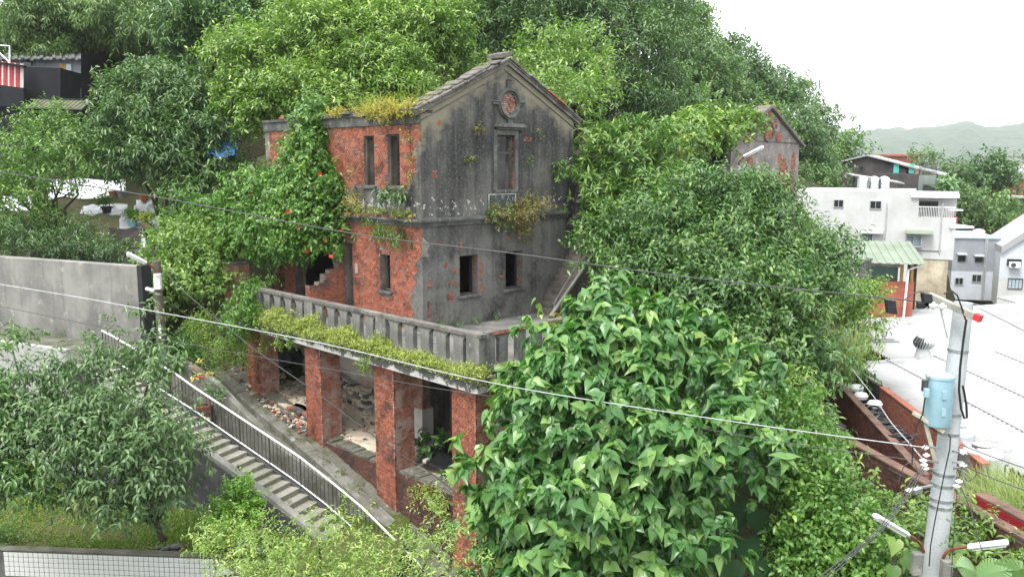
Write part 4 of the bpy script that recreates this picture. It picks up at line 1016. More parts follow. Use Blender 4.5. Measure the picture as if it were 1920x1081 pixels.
# ------------------------------------------------------------------ buildings beyond the ruin
def face_frame(P0, P1):
    P0, P1 = Vector(P0), Vector(P1); a = Vector((P1.x-P0.x, P1.y-P0.y, 0)); L = a.length; a.normalize(); n_ = Vector((a.y, -a.x, 0))
    if n_.dot(Vector((0,0,0))-P0) < 0: n_ = -n_
    return P0, a, n_, L
def onface(fr, px, py):
    """where a place of the picture falls on a facade: (distance along, height)"""
    P0, a, n_, L = fr; d = at(px, py, 1.0) - Vector((0,0,CAMZ)); o = Vector((0,0,CAMZ)); t = (P0-o).dot(n_)/d.dot(n_); p = o + d*t
    return (p-P0).dot(a), p.z
M['apt_white'] = worn('white_wall_paint', (.60,.605,.605), (.45,.45,.44), None, .5, dark_amt=.45)
M['apt_cream'] = worn('stained_cream', (.60,.53,.40), (.22,.17,.12), None, .8, dark_amt=.5)
M['grey_paint'] = worn('grey_house_paint', (.34,.36,.39), (.24,.26,.28), None, .5, dark_amt=.3)
M['pale_paint'] = worn('pale_house_paint', (.62,.66,.72), (.45,.48,.52), None, .5, dark_amt=.25)
M['dark_board'] = worn('tarred_wall', (.085,.075,.075), (.04,.038,.04), None, .8)
M['black_wall'] = plain('black_paint', (.013,.014,.018), .7, .25, var=.25, scale=1.5)
M['white_roof'] = worn('white_sheet_roof', (.37,.37,.37), (.30,.305,.31), (.22,.215,.20), .3, streak=False, rough=.5, bump=.1)
M['green_roof'] = worn('green_sheet_roof', (.24,.28,.22), (.16,.19,.15), None, .6, streak=False)
M['red_wall'] = plain('red_ochre_wall', (.36,.10,.065), .7, var=.2, scale=2); M['ochre'] = plain('ochre_post', (.42,.24,.06), .6)
M['shutter'] = plain('green_shutter', (.055,.13,.10), .4); M['teal'] = plain('teal_panel', (.10,.45,.38), .5); M['alu'] = plain('aluminium_frame', (.42,.43,.44), .35)
M['blue_pane'] = plain('curtained_pane', (.42,.52,.58), .15, .6); M['roof_dark'] = worn('dark_roofing', (.15,.15,.155), (.08,.08,.085), None, .8, streak=False)
def pane_window(parent, fr, x0, y0, x1, y1, mat='window_dark', n=2, proud=.03, frame='alu', origin=None):
    """window given by its place in the picture on a facade; frame with panes as sub-parts"""
    P0, a, n_, L = fr; s0, z1 = onface(fr, x0, y0); s1, z0 = onface(fr, x1, y1); up = Vector((0,0,1)); off = parent.location
    P = lambda s, z, d: P0*Vector((1,1,0)) if False else Vector((P0.x,P0.y,0)) + a*s + up*z + n_*d - off
    mb = MB(); k = .045
    for s in (s0, s1): mb.obox(P(s,(z0+z1)/2,proud/2), a*k/2, n_*(proud/2+.03), up*(z1-z0)/2)
    for z in (z0, z1): mb.obox(P((s0+s1)/2,z,proud/2), a*((s1-s0)/2+k/2), n_*(proud/2+.035), up*k/2)
    for i in range(1, n): mb.obox(P(s0+(s1-s0)*i/n,(z0+z1)/2,proud/2), a*k/3, n_*(proud/2+.02), up*((z1-z0)/2-k/2))
    w = mb.build('window', M[frame], parent)
    for i in range(n):
        c = s0+(s1-s0)*(i+.5)/n; mb = MB(); mb.obox(P(c,(z0+z1)/2,.004), a*((s1-s0)/n/2-k/3), n_*.012, up*((z1-z0)/2-k/2)); mb.build('pane', M[mat], w)
    return w, (s0, s1, z0, z1)
def awning(parent, fr, x0, y0, x1, y1, mat, out=.45):
    P0, a, n_, L = fr; s0, z1 = onface(fr, x0, y0); s1, z0 = onface(fr, x1, y1); off = parent.location; up = Vector((0,0,1)); b = Vector((P0.x,P0.y,0))-off
    mb = MB(); mb.prism([b+a*s0+up*z1, b+a*s0+up*(z1-.05), b+a*s0+n_*out+up*(z0-.05), b+a*s0+n_*out+up*z0], a*(s1-s0)); mb.build('awning', mat, parent)
def block(parent, name, fr, s0, s1, z0, z1, d0, d1, mat, bevel=0):
    """box on a facade frame; d is outward"""
    P0, a, n_, L = fr; b = Vector((P0.x,P0.y,0)) - parent.location; up = Vector((0,0,1)); mb = MB()
    mb.obox(b+a*(s0+s1)/2+n_*(d0+d1)/2+up*(z0+z1)/2, a*(s1-s0)/2, n_*abs(d1-d0)/2, up*(z1-z0)/2); return mb.build(name, mat, parent, bevel)
# white apartment house
fr = face_frame(at(1470,540,57), at(1783,540,52.5)); P0 = fr[0]
ap = empty('apartment_house', (P0.x,P0.y,-6), 0, 'white rendered apartment house with corner balcony and stained cream base', 'building')
sb, zb = onface(fr, 1722, 484); se, zt_ = onface(fr, 1783, 372); s_l, ztop = onface(fr, 1600, 358)
_, zgap = onface(fr, 1730, 368)
block(ap, 'wall', fr, -1.5, sb-.6, -6, ztop, -8, 0, M['apt_white'])
s_c = onface(fr,1708,400)[0]; z_bal = onface(fr,1740,407)[1]; zr = onface(fr,1740,370)[1]
block(ap, 'wall', fr, sb-.6, fr[3], zb, z_bal, -8, .002, M['apt_white'])
block(ap, 'wall', fr, sb-.6, fr[3]-.02, z_bal, zr, -8, -1.0, M['apt_white']); block(ap, 'balcony_pier', fr, sb-.6, sb-.2, z_bal, zr, -1.0, 0, M['apt_white'])
block(ap, 'base_wall', fr, onface(fr,1720,500)[0], fr[3]-.25, -6, zb-.002, -8, -.05, M['apt_cream']); block(ap, 'base_wall', fr, sb-.6, onface(fr,1720,500)[0]-.01, -6, zb-.002, -8, -.6, M['concrete_dark'])
block(ap, 'balcony_roof', fr, sb-.65, fr[3]+.1, zr, zr+.16, -8.1, .15, M['white_paint'])
nb = 22
for i in range(nb): block(ap, 'baluster', fr, sb-.2+i*(fr[3]-sb+.1)/nb, sb-.17+i*(fr[3]-sb+.1)/nb, z_bal, z_bal+.62, -.06, -.03, M['white_paint'])
block(ap, 'balcony_rail', fr, sb-.2, fr[3]-.05, z_bal+.62, z_bal+.68, -.08, 0, M['white_paint'])
fr2 = (fr[0]-fr[2]*1.0, fr[1], fr[2], fr[3])
pane_window(ap, fr2, 1722,377,1757,404, n=3, frame='dark_metal')
for q in ((1632,376,1652,391), (1564,374,1581,388)): pane_window(ap, fr, *q, frame='alu')
for q in ((1617,437,1636,456), (1700,441,1727,462)): pane_window(ap, fr, *q, mat='blue_pane', proud=.3)
awning(ap, fr, 1616,430,1656,436, M['alu'], .5); awning(ap, fr, 1698,430,1749,437, M['green_roof'], .55)
for (x0, y0, x1, y1, r_) in ((1612,463,1700,468,.02), (1700,468,1765,470,.02)):
    a_, b_ = onface(fr,x0,y0), onface(fr,x1,y1); mb = MB(); Bq = Vector((fr[0].x,fr[0].y,0))-ap.location; mb.tube([Bq+fr[1]*a_[0]+Vector((0,0,a_[1]))+fr[2]*.04, Bq+fr[1]*b_[0]+Vector((0,0,b_[1]))+fr[2]*.04], r_, 6); mb.build('wall_cable', M['dark_metal'], ap)
for x in (1664,1768): a_, b_ = onface(fr,x,380), onface(fr,x,475); mb = MB(); Bq = Vector((fr[0].x,fr[0].y,0))-ap.location; mb.tube([Bq+fr[1]*a_[0]+Vector((0,0,a_[1]))+fr[2]*.06, Bq+fr[1]*a_[0]+Vector((0,0,b_[1]))+fr[2]*.06], .035, 6); mb.build('drainpipe', M['alu'], ap)
# side bay with red panel on the right end
Q = at(1783,400,52.5); mb = MB(); off = ap.location
for (x0, x1, z0, z1, d) in ((0,.9,.2,.9,0),): pass
def rb(name, x0, x1, z0, z1, y0, y1, mat): mb = MB(); mb.box(Q.x+x0-off.x, Q.x+x1-off.x, Q.y+y0-off.y, Q.y+y1-off.y, z0-off.z, z1-off.z); mb.build(name, mat, ap)
zq = lambda y: at(1783,y,52.8).z
rb('side_balcony', .03, .75, zq(418), zq(406), .6, 3, plain('red_panel', (.38,.08,.08), .5)); rb('side_roof', .03, .9, zq(395), zq(392), .3, 3.2, M['white_paint'])
rb('side_roof', .03, 1.5, zq(427), zq(423), .0, 3.2, M['white_paint']); rb('side_bay', .03, .38, zq(462), zq(430), .3, 2.5, M['apt_white'])
# shed with green roof in front of it
fr = face_frame(at(1560,560,44.2), at(1712,560,43.2)); sh = empty('green_roof_shed', (fr[0].x,fr[0].y,-6), 0, 'low shed with pale green sheet roof, ochre posts and red wall', 'building')
z_e = onface(fr,1650,492)[1]; z_r = z_e+.75; b = Vector((fr[0].x,fr[0].y,0))-sh.location; up = Vector((0,0,1))
mb = MB(); n = 26
for i in range(n):
    s0, s1 = -1+ (fr[3]+1.4)*i/n, -1+(fr[3]+1.4)*(i+1)/n; h = .03*(i % 2)
    mb.prism([b+fr[1]*s0+fr[2]*.5+up*(z_e+h), b+fr[1]*s1+fr[2]*.5+up*(z_e+h), b+fr[1]*s1-fr[2]*4+up*(z_r+h), b+fr[1]*s0-fr[2]*4+up*(z_r+h)], up*.03)
mb.build('roof', M['green_roof'], sh)
zz0 = onface(fr,1670,527)[1]; block(sh, 'red_wall', fr, onface(fr,1630,530)[0], fr[3], -6, zz0, -.2, .0, M['red_wall']); s0, z1 = onface(fr,1638,502); s1, _ = onface(fr,1686,528)
block(sh, 'shutter', fr, s0, s1, zz0, z1, -.6, -.5, M['shutter']); block(sh, 'back_wall', fr, -1, fr[3], -6, z_e+.4, -5, -4.8, M['dark_board']); block(sh, 'lintel', fr, -1, fr[3]-.6, z1, z_e-.02, -.7, -.6, M['limewash'])
for x in (1690,1709): s = onface(fr,x,510)[0]; block(sh, 'post', fr, s, s+.14, zz0, z_e, -.35, -.2, M['ochre'])
mb = MB(); s, _ = onface(fr,1702,500); mb.tube([b+fr[1]*(fr[3]+.3)+fr[2]*.3+up*z_e, b+fr[1]*s+fr[2]*.2+up*(z_e-.3), b+fr[1]*(s-.15)+fr[2]*.2+up*-6], .06, 8); mb.build('downpipe', M['white_paint'], sh)
# tarred gabled building behind, with tanks and roof room
fr = face_frame(at(1575,350,80), at(1765,350,76)); tg = empty('tarred_gable_building', (fr[0].x,fr[0].y,-6), 0, 'dark tarred building with low white gabled roof and teal panels', 'building'); b = Vector((fr[0].x,fr[0].y,0))-tg.location
pts = [onface(fr,*q) for q in ((1578,303),(1626,292),(1700,318),(1718,322))]; zl = onface(fr,1700,352)[1]
mb = MB(); mb.prism([b+fr[1]*pts[0][0]+up*-4, b+fr[1]*pts[2][0]+up*-4, b+fr[1]*pts[2][0]+up*pts[2][1], b+fr[1]*pts[1][0]+up*pts[1][1], b+fr[1]*pts[0][0]+up*pts[0][1]], -fr[2]*9); mb.build('wall', M['dark_board'], tg)
mb = MB()
for (p, q) in ((pts[0],pts[1]),(pts[1],(pts[2][0]+3.2,pts[2][1]-.55))): mb.prism([b+fr[1]*p[0]+up*p[1]+fr[2]*.3, b+fr[1]*q[0]+up*q[1]+fr[2]*.3, b+fr[1]*q[0]+up*(q[1]+.12)+fr[2]*.3, b+fr[1]*p[0]+up*(p[1]+.12)+fr[2]*.3], -fr[2]*9.6)
mb.build('roof', M['white_roof'], tg)
for x0, x1 in ((1676,1685),(1705,1714)): s0, z1 = onface(fr,x0,307); s1, z0 = onface(fr,x1,324); block(tg, 'teal_panel', fr, s0, s1, z0, z1, .0, .1, M['teal'])
for q in ((1593,311,1600,319),(1612,311,1619,319)): pane_window(tg, fr, *q, n=1, frame='dark_metal')
s0, z1 = onface(fr,1688,325); s1, z0 = onface(fr,1724,352); block(tg, 'lower_block', fr, s0-2, s1, -4, z1, .12, 3, M['dark_board'])
s2 = onface(fr,1757,330)[0]; block(tg, 'roof_room', fr, s1+.02, s2, -4, z1-.1, -2, 2.9, worn('green_grey_render',(.22,.25,.23),(.13,.15,.14),None,.6)); fr3 = (fr[0]+fr[2]*2.9, fr[1], fr[2], fr[3]); pane_window(tg, fr3, 1731,346,1752,362, n=2, frame='dark_metal')
for i in range(14): s = s1+i*(s2-s1)/13; block(tg, 'fence_bar', fr, s, s+.04, z1-.1, z1+1.0, 2.7, 2.74, M['dark_metal'])
for h in (.3,.6,.95): block(tg, 'fence_rail', fr, s1, s2, z1-.1+h, z1-.06+h, 2.75, 2.79, M['dark_metal'])
# flat roof tanks and lean-to above the apartment house
lt = empty('lean_to_roof', at(1640,350,66), 0, 'white lean-to roof with dark gap above the apartment parapet', 'roof'); p, q = at(1596,329,68)-lt.location, at(1696,345,63)-lt.location
mb = MB(); d = (q-p); mb.prism([p, q, q+Vector((0,0,.1)), p+Vector((0,0,.1))], Vector((.5,2.5,.12))); mb.build('sheet', M['white_roof'], lt)
mb = MB(); mb.box(p.x+.3,p.x+.42,p.y+.2,p.y+.3,p.z-1.6,p.z); mb.box(q.x-.4,q.x-.3,q.y+.5,q.y+.6,q.z-1.2,q.z); mb.build('post', M['dark_metal'], lt)
for i, (x, lab) in enumerate(((1617,'left of three'),(1638,'middle of three'),(1657,'right of three'))):
    p = at(x,351,60); e = empty('water_tank', p, 0, 'ribbed steel water tank on the apartment roof, ' + lab, 'tank', 'tanks on the apartment roof'); mb = MB(); prof = [(.34,-.2)]
    for k in range(8): prof += [(.34,k*.08),(.365,k*.08+.04)]
    prof += [(.34,.66),(.18,.76),(.08,.8)]; mb.lathe((0,0,0), prof, 18); mb.build('shell', M['steel'], e)
# grey house at the right edge
fr = face_frame(at(1782,535,64), at(1869,535,63.4)); gh_ = empty('grey_house', (fr[0].x,fr[0].y,-6), 0, 'grey over white house with small windows and a white roof tank', 'building')
z2 = onface(fr,1800,446)[1]; zm = onface(fr,1820,508)[1]; block(gh_, 'upper_wall', fr, 0, fr[3], zm, z2, -6, 0, M['grey_paint']); block(gh_, 'lower_wall', fr, 0, fr[3], -6, zm, -6, .0, M['pale_paint']); block(gh_, 'roof', fr, -.1, fr[3], z2, z2+.12, -6, .1, plain('pale_blue_roof', (.45,.6,.62), .5))
for q in ((1797,478,1809,489),(1829,481,1841,490)): pane_window(gh_, fr, *q, n=2, frame='dark_metal'); awning(gh_, fr, q[0]-3,q[1]-5,q[2]+3,q[1]-2, M['alu'], .3)
for q in ((1791,520,1805,533),(1823,514,1839,528)): pane_window(gh_, fr, *q, n=2, frame='alu')
for x in (1845,1848): s = onface(fr,x,480)[0]; block(gh_, 'drainpipe', fr, s, s+.08, -6, z2, .02, .1, M['alu'])
fr = face_frame(at(1871,540,61), at(2040,540,59)); gb = empty('grey_gable_house', (fr[0].x,fr[0].y,-6), 0, 'grey house with sloping white roof and air conditioner cut by the right edge', 'building')
pA, pB = onface(fr,1871,474), onface(fr,1960,421); b = Vector((fr[0].x,fr[0].y,0))-gb.location; zm = onface(fr,1890,520)[1]
mb = MB(); mb.prism([b+up*zm, b+fr[1]*fr[3]+up*zm, b+fr[1]*fr[3]+up*pB[1], b+fr[1]*pB[0]+up*pB[1], b+up*pA[1]], -fr[2]*7); mb.build('upper_wall', M['pale_paint'], gb)
block(gb, 'lower_wall', fr, 0, fr[3], -6, zm-.003, -7, .0, M['apt_white'])
mb = MB(); mb.prism([b+up*pA[1]+fr[2]*.2, b+fr[1]*pB[0]+up*pB[1]+fr[2]*.2, b+fr[1]*pB[0]+up*(pB[1]+.5)+fr[2]*.2, b+up*(pA[1]+.5)+fr[2]*.2], -fr[2]*7.5); mb.build('roof', M['white_roof'], gb)
w, (a0,a1,c0,c1) = pane_window(gb, fr, 1889,485,1914,497, n=2, frame='dark_metal'); mb = MB(); bb = b+fr[1]*(a0+.45)+fr[2]*.25+up*(c0+.05); mb.obox(bb, fr[1]*.36, fr[2]*.14, up*.22); ac = mb.build('air_conditioner', M['white_paint'], gb, .03); mb = MB(); mb.lathe(bb+fr[2]*.14-fr[1]*.1, [(.16,0),(.16,.012)], 16, axis=fr[2]); mb.build('fan_grille', M['dark_metal'], ac)
pane_window(gb, fr, 1891,521,1916,541, n=4, frame='dark_metal', mat='blue_pane')
p = at(1834,450,64.5); e = empty('water_tank', p, 0, 'white ribbed water tank standing on the grey house', 'tank'); mb = MB(); prof = [(.44,-.4)]
for k in range(6): prof += [(.44,-.38+k*.18),(.40,-.30+k*.18)]
prof += [(.44,.7),(.3,.82),(.1,.86)]; mb.lathe((0,0,0), prof, 20); mb.build('shell', M['white_paint'], e)
# far houses
for i, (x0,y0,x1,y1,Y,mt,lab) in enumerate(((1872,368,1935,412,110,'concrete_old','grey house with white roof and dark openings beyond the round tree'),(1900,332,1960,366,160,'red_wall','brick-red wall of a far building at the right edge'),(1850,290,1990,316,330,'apt_white','long pale row of far flats under the hill'),(1885,300,1912,325,300,'apt_white','pale far block left of the red wall'),(1660,289,1722,301,170,'red_wall','low reddish roof behind the tarred gable'))):
    a, c = at(x0,y1,Y), at(x1,y0,Y); e = empty('far_house', ((a.x+c.x)/2,Y,-7), 0, lab, 'building', 'far houses'); mb = MB(); w_, zt2 = (c.x-a.x)/2, c.z+7; mb.box(-w_,w_,0,8,0,zt2*.97); mb.build('wall', M[mt], e)
    mb = MB(); mb.box(-w_-.3,w_+.3,-.6,8.3,zt2*.97,zt2); mb.build('roof', M['white_roof'] if i != 4 else M['red_wall'], e)
    for k in range(4): mb = MB(); xx = -w_+(k+.3)*w_/2; mb.box(xx,xx+w_*.22,-.06,0.0,zt2*.55,zt2*.82); mb.build('window', M['window_dark'], e)
# mast on the ridge
mb = MB(); p, q = at(1291,80,70), at(1295,-30,70); mb.tube([Vector((0,0,-6)), q-p], [.12,.06], 6); mb.tube([(q-p)*.6, (q-p)*.6+Vector((.5,0,.5))], .03, 5); o = mb.build('mast', M['dark_metal']); o.location = p; tag(o, 'thin mast rising from the trees at the skyline', 'mast')
# ------------------------------------------------------------------ big white sheet-metal roof
M['lap'] = plain('lap_grey', (.27,.27,.27), .6)
rf = empty('sheet_roof_hall', (14,27,-7), 0, 'low hall under a huge white corrugated sheet roof at the right', 'building'); off = rf.location
def corr(name, x0, x1, y0, y1, ze, zr, per=.26, amp=.03, nx=10, mat=None):
    ny = int((y1-y0)/per*4); ys = np.linspace(y0,y1,ny); xs = np.linspace(x0,x1,nx); X_, Y_ = np.meshgrid(xs,ys,indexing='ij'); ph = (Y_-y0)/per % 1
    Z_ = ze + (zr-ze)*(X_-x0)/(x1-x0) + amp*2*np.where(ph < .5, 0, 1); V = np.stack([X_-off.x,Y_-off.y,Z_-off.z],-1).reshape(-1,3); ix = np.arange(nx*ny).reshape(nx,ny)
    o = link(name, np_mesh(name, V, np.stack([ix[:-1,:-1],ix[1:,:-1],ix[1:,1:],ix[:-1,1:]],-1).reshape(-1,4), mat or M['white_roof']), rf); m = o.modifiers.new('t','SOLIDIFY'); m.thickness = .02
corr('roof_sheet', 13.6, 26, 15, 34.6, -4.0, -3.1); corr('roof_sheet', 15.9, 27, 34.7, 45, -3.95, -3.2); corr('roof_sheet', 26.0, 40, 15, 40, -3.08, -3.9); corr('roof_sheet', 27, 36, 40.1, 47, -3.2, -2.4)
for x in (15.5,17.5,20,22.5,25): mb = MB(); mb.box(x-.04-off.x,x+.04-off.x,15-off.y,34.6-off.y,-4.0+.9*(x-13.6)/12.4+.05-off.z,-4.0+.9*(x-13.6)/12.4+.075-off.z); mb.build('lap_strip', M['lap'], rf)
mb = MB(); mb.box(14.2-off.x,14.4-off.x,15-off.y,34-off.y,0,2.9); mb.build('wall', worn('stained_cream_wall', (.5,.46,.37), (.2,.17,.12), None, 1.0), rf)
mb = MB(); mb.box(13.66-off.x,13.76-off.x,15-off.y,34.5-off.y,2.86,2.98); mb.build('gutter', M['dark_metal'], rf)
for y in np.arange(16,33,2.2): mb = MB(); mb.box(14.1-off.x,14.19-off.x,y-off.y,y+.9-off.y,1.5,2.5); mb.build('window', M['window_dark'], rf)
for i in range(3): mb = MB(); a = at(1625+i*9,632+i*4,33.8); mb.obox(a-off, (1.0,-.25,.05), (.05,.12,0), (0,0,.015)); mb.build('loose_sheet', M['alu'], rf)
p = at(1733,632,34.5); p.z = -4.0+.9*(p.x-13.6)/12.4 + .03
vt = empty('roof_ventilator', p, 0, 'grey spinning-type ball ventilator on the white roof', 'ventilator'); mb = MB(); mb.lathe((0,0,0), [(.34,0),(.26,.34),(.26,.4)], 18); mb.build('base', M['alu'], vt)
mb = MB(); mb.lathe((0,0,.4), [(.24,0),(.31,.2),(.24,.42),(.02,.5)], 18); mb.build('drum', M['dark_metal'], vt)
for k in range(22):
    t0 = k*2*math.pi/22; mb = MB(); vs = []
    for j in range(7): f = j/6; rd = .27+.12*math.sin(f*math.pi); t1 = t0+f*.35; vs += [(math.cos(t1)*rd,math.sin(t1)*rd,.4+f*.46), (math.cos(t1+.16)*(rd+.03),math.sin(t1+.16)*(rd+.03),.4+f*.46)]
    mb.add(vs, [(2*j,2*j+1,2*j+3,2*j+2) for j in range(6)], 0, 0, True); mb.build('vane', M['metal'], vt, fix=False)
mb = MB(); mb.lathe((0,0,.86), [(.27,0),(.2,.06),(.02,.09)], 18); mb.build('cap', M['metal'], vt)
for i, (x, y, Y, r0, h, lab) in enumerate(((1840,850,20.5,.52,1.5,'big domed steel tank standing under the roof edge'),(1797,812,22.5,.42,1.4,'smaller domed steel tank behind the utility pole'))):
    p = at(x,y,Y); e = empty('steel_tank', (p.x,p.y,p.z-h), 0, lab, 'tank', 'steel tanks under the eave'); mb = MB(); mb.lathe((0,0,0), [(r0,0),(r0,h*.5),(r0+.02,h*.52),(r0,h*.54),(r0,h),(r0*.96,h+.06),(r0*.45,h+.17),(r0*.42,h+.2),(r0*.1,h+.24)], 28); mb.build('shell', M['steel'], e)
    mb = MB(); mb.lathe((0,0,h+.2), [(r0*.42,0),(r0*.42,.05),(r0*.05,.1)], 20); mb.build('lid', M['steel'], e); mb = MB(); mb.tube([(r0+.1,-.1,-.5),(r0+.1,-.1,h*.8)], .03, 6); mb.build('pipe', M['white_paint'], e)
# ------------------------------------------------------------------ alley walls
def brick_wall2(name, label, P, Q, h, th, mat, cop, ns=80, seed=0, bl=.22, bh=.07, cat='wall', facing=None):
    """wall between two top points, bricks laid on the visible face"""
    P, Q = Vector(P), Vector(Q); d = Vector((Q.x-P.x,Q.y-P.y,0)); L = d.length; d.normalize(); nr = Vector((d.y,-d.x,0)); up = Vector((0,0,1))
    if nr.dot(-P) < 0: nr = -nr
    sl = (Q.z-P.z)/L; e = empty(name, (P.x,P.y,P.z-h), 0, label, cat); top = lambda s: h + sl*s
    mb = MB(); mb.prism([Vector((0,0,0))-up*2, d*L-up*2, d*L+up*top(L), up*h], -nr*th); core = mb.build('core', M['mortar'], e)
    b = courses(0, L, min(0,h+sl*L-h), max(h,top(L)), keep=lambda s,t,r: t < top(s)-.03, seed=seed, bl=bl, bh=bh, headers=False); lay(b, ((0,0,0) , d, nr), core, mat, min(ns,len(b)), lambda s,t: t+s*.1)
    n = max(2, int(L/.42))
    for i in range(n):
        s0, s1 = L*i/n, L*(i+1)/n-.012; mb = MB(); c = d*(s0+s1)/2 + up*(top((s0+s1)/2)+.035)-nr*(th/2-.0); mb.obox(c, (d+up*sl)*(s1-s0)/2, nr*(th/2+.03), up*.03); mb.build('coping', M[cop], e, .01)
    return e
M['cop_brown'] = worn('brown_coping', (.20,.12,.09), (.09,.06,.05), None, 2, streak=False)
M['red_gloss'] = NT('red_painted_block').fin((.30,.02,.03), .35, .5)
brick_wall2('alley_wall', 'dark brick alley wall with brown coping running down beside the hidden steps', at(1535,682,28), at(1728,893,19.0), 2.0, .16, 'brick_alley', 'cop_brown', 120, 5)
brick_wall2('alley_wall', 'tan brick wall with orange coping between the alley and the white roof', at(1650,727,26.5), at(1842,872,19.6), 1.7, .16, 'brick_tan', 'brick_tan', 120, 6)
brick_wall2('alley_wall', 'mossy low brick wall crossing below the alley toward the right edge', at(1588,828,19.5), at(1935,1022,14.2), 1.1, .18, 'brick_dark', 'cop_brown', 120, 7)
rw = brick_wall2('red_painted_wall', 'low glossy red painted block wall at the right edge', at(1828,928,18.0), at(1960,1000,15.8), .62, .25, 'brick_alley', 'cop_brown', 0, 8)
# its face carries larger painted blocks
P, Q = at(1828,928,18.0), at(1960,1000,15.8); d = Vector((Q.x-P.x,Q.y-P.y,0)); L = d.length; d.normalize(); nr = Vector((d.y,-d.x,0)); nr = nr if nr.dot(-P) > 0 else -nr; sl = (Q.z-P.z)/L
for i in range(int(L/.36)):
    for j in range(5): mb = MB(); s = .18+i*.36+(j % 2)*.18; mb.obox(d*s+nr*.02+Vector((0,0,.07+j*.125+sl*s)), (d+Vector((0,0,sl)))*.172, nr*.012, Vector((0,0,.056))); mb.build('painted_block', M['red_gloss'], rw, .004)
e = empty('concrete_side_wall', at(1600,690,28.5), 0, 'dark concrete wall with pale panel at the head of the alley', 'wall'); p0 = e.location.copy()
mb = MB(); a, b2 = at(1605,680,29)-p0, at(1668,735,26.6)-p0; mb.prism([a, b2, b2-Vector((0,0,1.8)), a-Vector((0,0,1.8))], Vector((.15,.15,0))); mb.build('wall', M['concrete_dark'], e)
mb = MB(); a, b2 = at(1575,672,29)-p0, at(1604,682,28.9)-p0; mb.prism([a, b2, b2-Vector((0,0,1.6)), a-Vector((0,0,1.6))], Vector((.1,.1,0))); mb.build('panel', M['concrete_grey'], e)
mb = MB(); mb.beam(at(1575,676,28.7)-p0, at(1665,728,26.4)-p0, .12, .07); mb.build('coping', M['concrete_grey'], e)
stp = empty('alley_steps', at(1570,800,21.5), 0, 'worn concrete steps left of the dark alley wall', 'stair'); p0 = stp.location.copy()
for i in range(9): a = at(1528+i*12,775+i*21,25.0-i*.75)-p0; mb = MB(); mb.obox(a, (.55,.06,0), (-.05,.42,0), (0,0,.09)); mb.build('step', M['concrete_old'], stp, .01)
e = empty('hose_heap', at(1660,790,22.2), 0, 'heap of coiled black hose between the alley walls', 'hose'); p0 = e.location.copy(); rr = random.Random(8)
for i in range(16):
    c = at(1630+i*4.2,765+i*4.0,24.3-i*.22)-p0; mb = MB(); k = rr.uniform(.16,.26); ax_ = Vector((rr.uniform(-.5,.5),rr.uniform(-.5,.5),1)).normalized(); x_ = ax_.orthogonal().normalized(); y_ = ax_.cross(x_)
    mb.tube([c+x_*math.cos(t)*k+y_*math.sin(t)*k for t in np.linspace(0,6.28,18)], .03, 6, cap=False); mb.build('coil', M['black_plastic'], e)
for i, (x, y, Y, lab) in enumerate(((1606,725,26.8,'white sack lying behind the dark alley wall'),(1614,740,26.2,'small white sack below the larger one'),(1640,755,25,'white bag beside the black hose'))):
    mb = MB(); mb.lathe((0,0,0), [(.05,0),(.26,.05),(.30,.18),(.22,.3),(.05,.34)], 12); o = mb.build('sack', M['white_paint']); o.location = at(x,y,Y)-Vector((0,0,.15)); o.scale = (.8,.6,.75); tag(o, lab, 'sack', 'white sacks in the alley')
mb = MB(); q = [at(1545,830,22.5), at(1760,960,17.6), at(1830,900,19.2), at(1620,770,26)]; mb.add([p-Vector((0,0,1.1)) for p in q]+[p-Vector((0,0,3)) for p in q], [(0,1,2,3),(0,4,5,1),(1,5,6,2),(2,6,7,3),(3,7,4,0)]); o = mb.build('alley_pavement', M['step']); tag(o, kind='structure')
# ------------------------------------------------------------------ second gabled ruin along the row
c2 = at(1370,300,36.0); R2 = empty('second_gabled_ruin', (c2.x,c2.y,0), HROT, 'smaller-looking grey gabled ruin with brick-filled oculus behind the evergreen', 'house')
zE = at(1370,262,36).z; Wd = 5.9; ap_ = (3.0, zE+1.42)
s2 = worn('grey_peeling_stucco', (.28,.255,.235), (.12,.11,.105), (.42,.39,.355), 2.0, dark_amt=.4)
mb = MB(); wall_panel(mb, FR, 0, Wd, -1, zE, [], .35); mb.prism([Vector((0,0,zE)),Vector((Wd,0,zE-.12)),Vector((3.0,0,ap_[1]))], (0,.35,0)); g2 = mb.build('gable_wall', s2, R2)
bl_ = []
for (s, t, a, b) in ((1.4,zE+.05,.55,.16),(2.1,zE+.5,.3,.12),(3.9,zE+.2,.35,.25),(3.6,zE+.75,.2,.25),(3.1,zE+1.1,.2,.25),(1.5,zE-.75,.3,.3),(4.5,zE-1.3,.4,.6),(4.9,zE-2.0,.6,.4),(4.1,zE-.8,.15,.4),(5.4,zE-.9,.2,.5),(5.2,zE-1.9,.5,.5)):
    bl_ += courses(s-a,s+a,t-b,t+b, keep=lambda x,y,r: ((x-s)/a)**2+((y-t)/b)**2 < .6+.6*r.random(), seed=int(s*70), bl=.2)
lay(bl_, FR, g2, 'brick', 0, None, .008, .02, rest_name='exposed_bricks')
oc = Vector((3.0,0,zE+.42)); mb = MB(); ringprof([(.36,-.02),(.36,.05),(.44,.07),(.46,.0)], mb); o2 = mb.build('oculus', M['concrete_old'], R2, fix=False)
for dx in (-.52,.52): mb = MB(); mb.obox(oc+Vector((dx,-.03,0)), (.1,0,0),(0,.04,0),(0,0,.04)); mb.build('keystone', M['concrete_old'], o2)
bk = courses(-.36,.36,-.38,.38, keep=lambda s,t,r: s*s+t*t < .13, seed=15); lay(bk, ((oc.x,0,oc.z),(1,0,0),(0,-1,0)), o2, 'brick', 60, None, .012, .03)
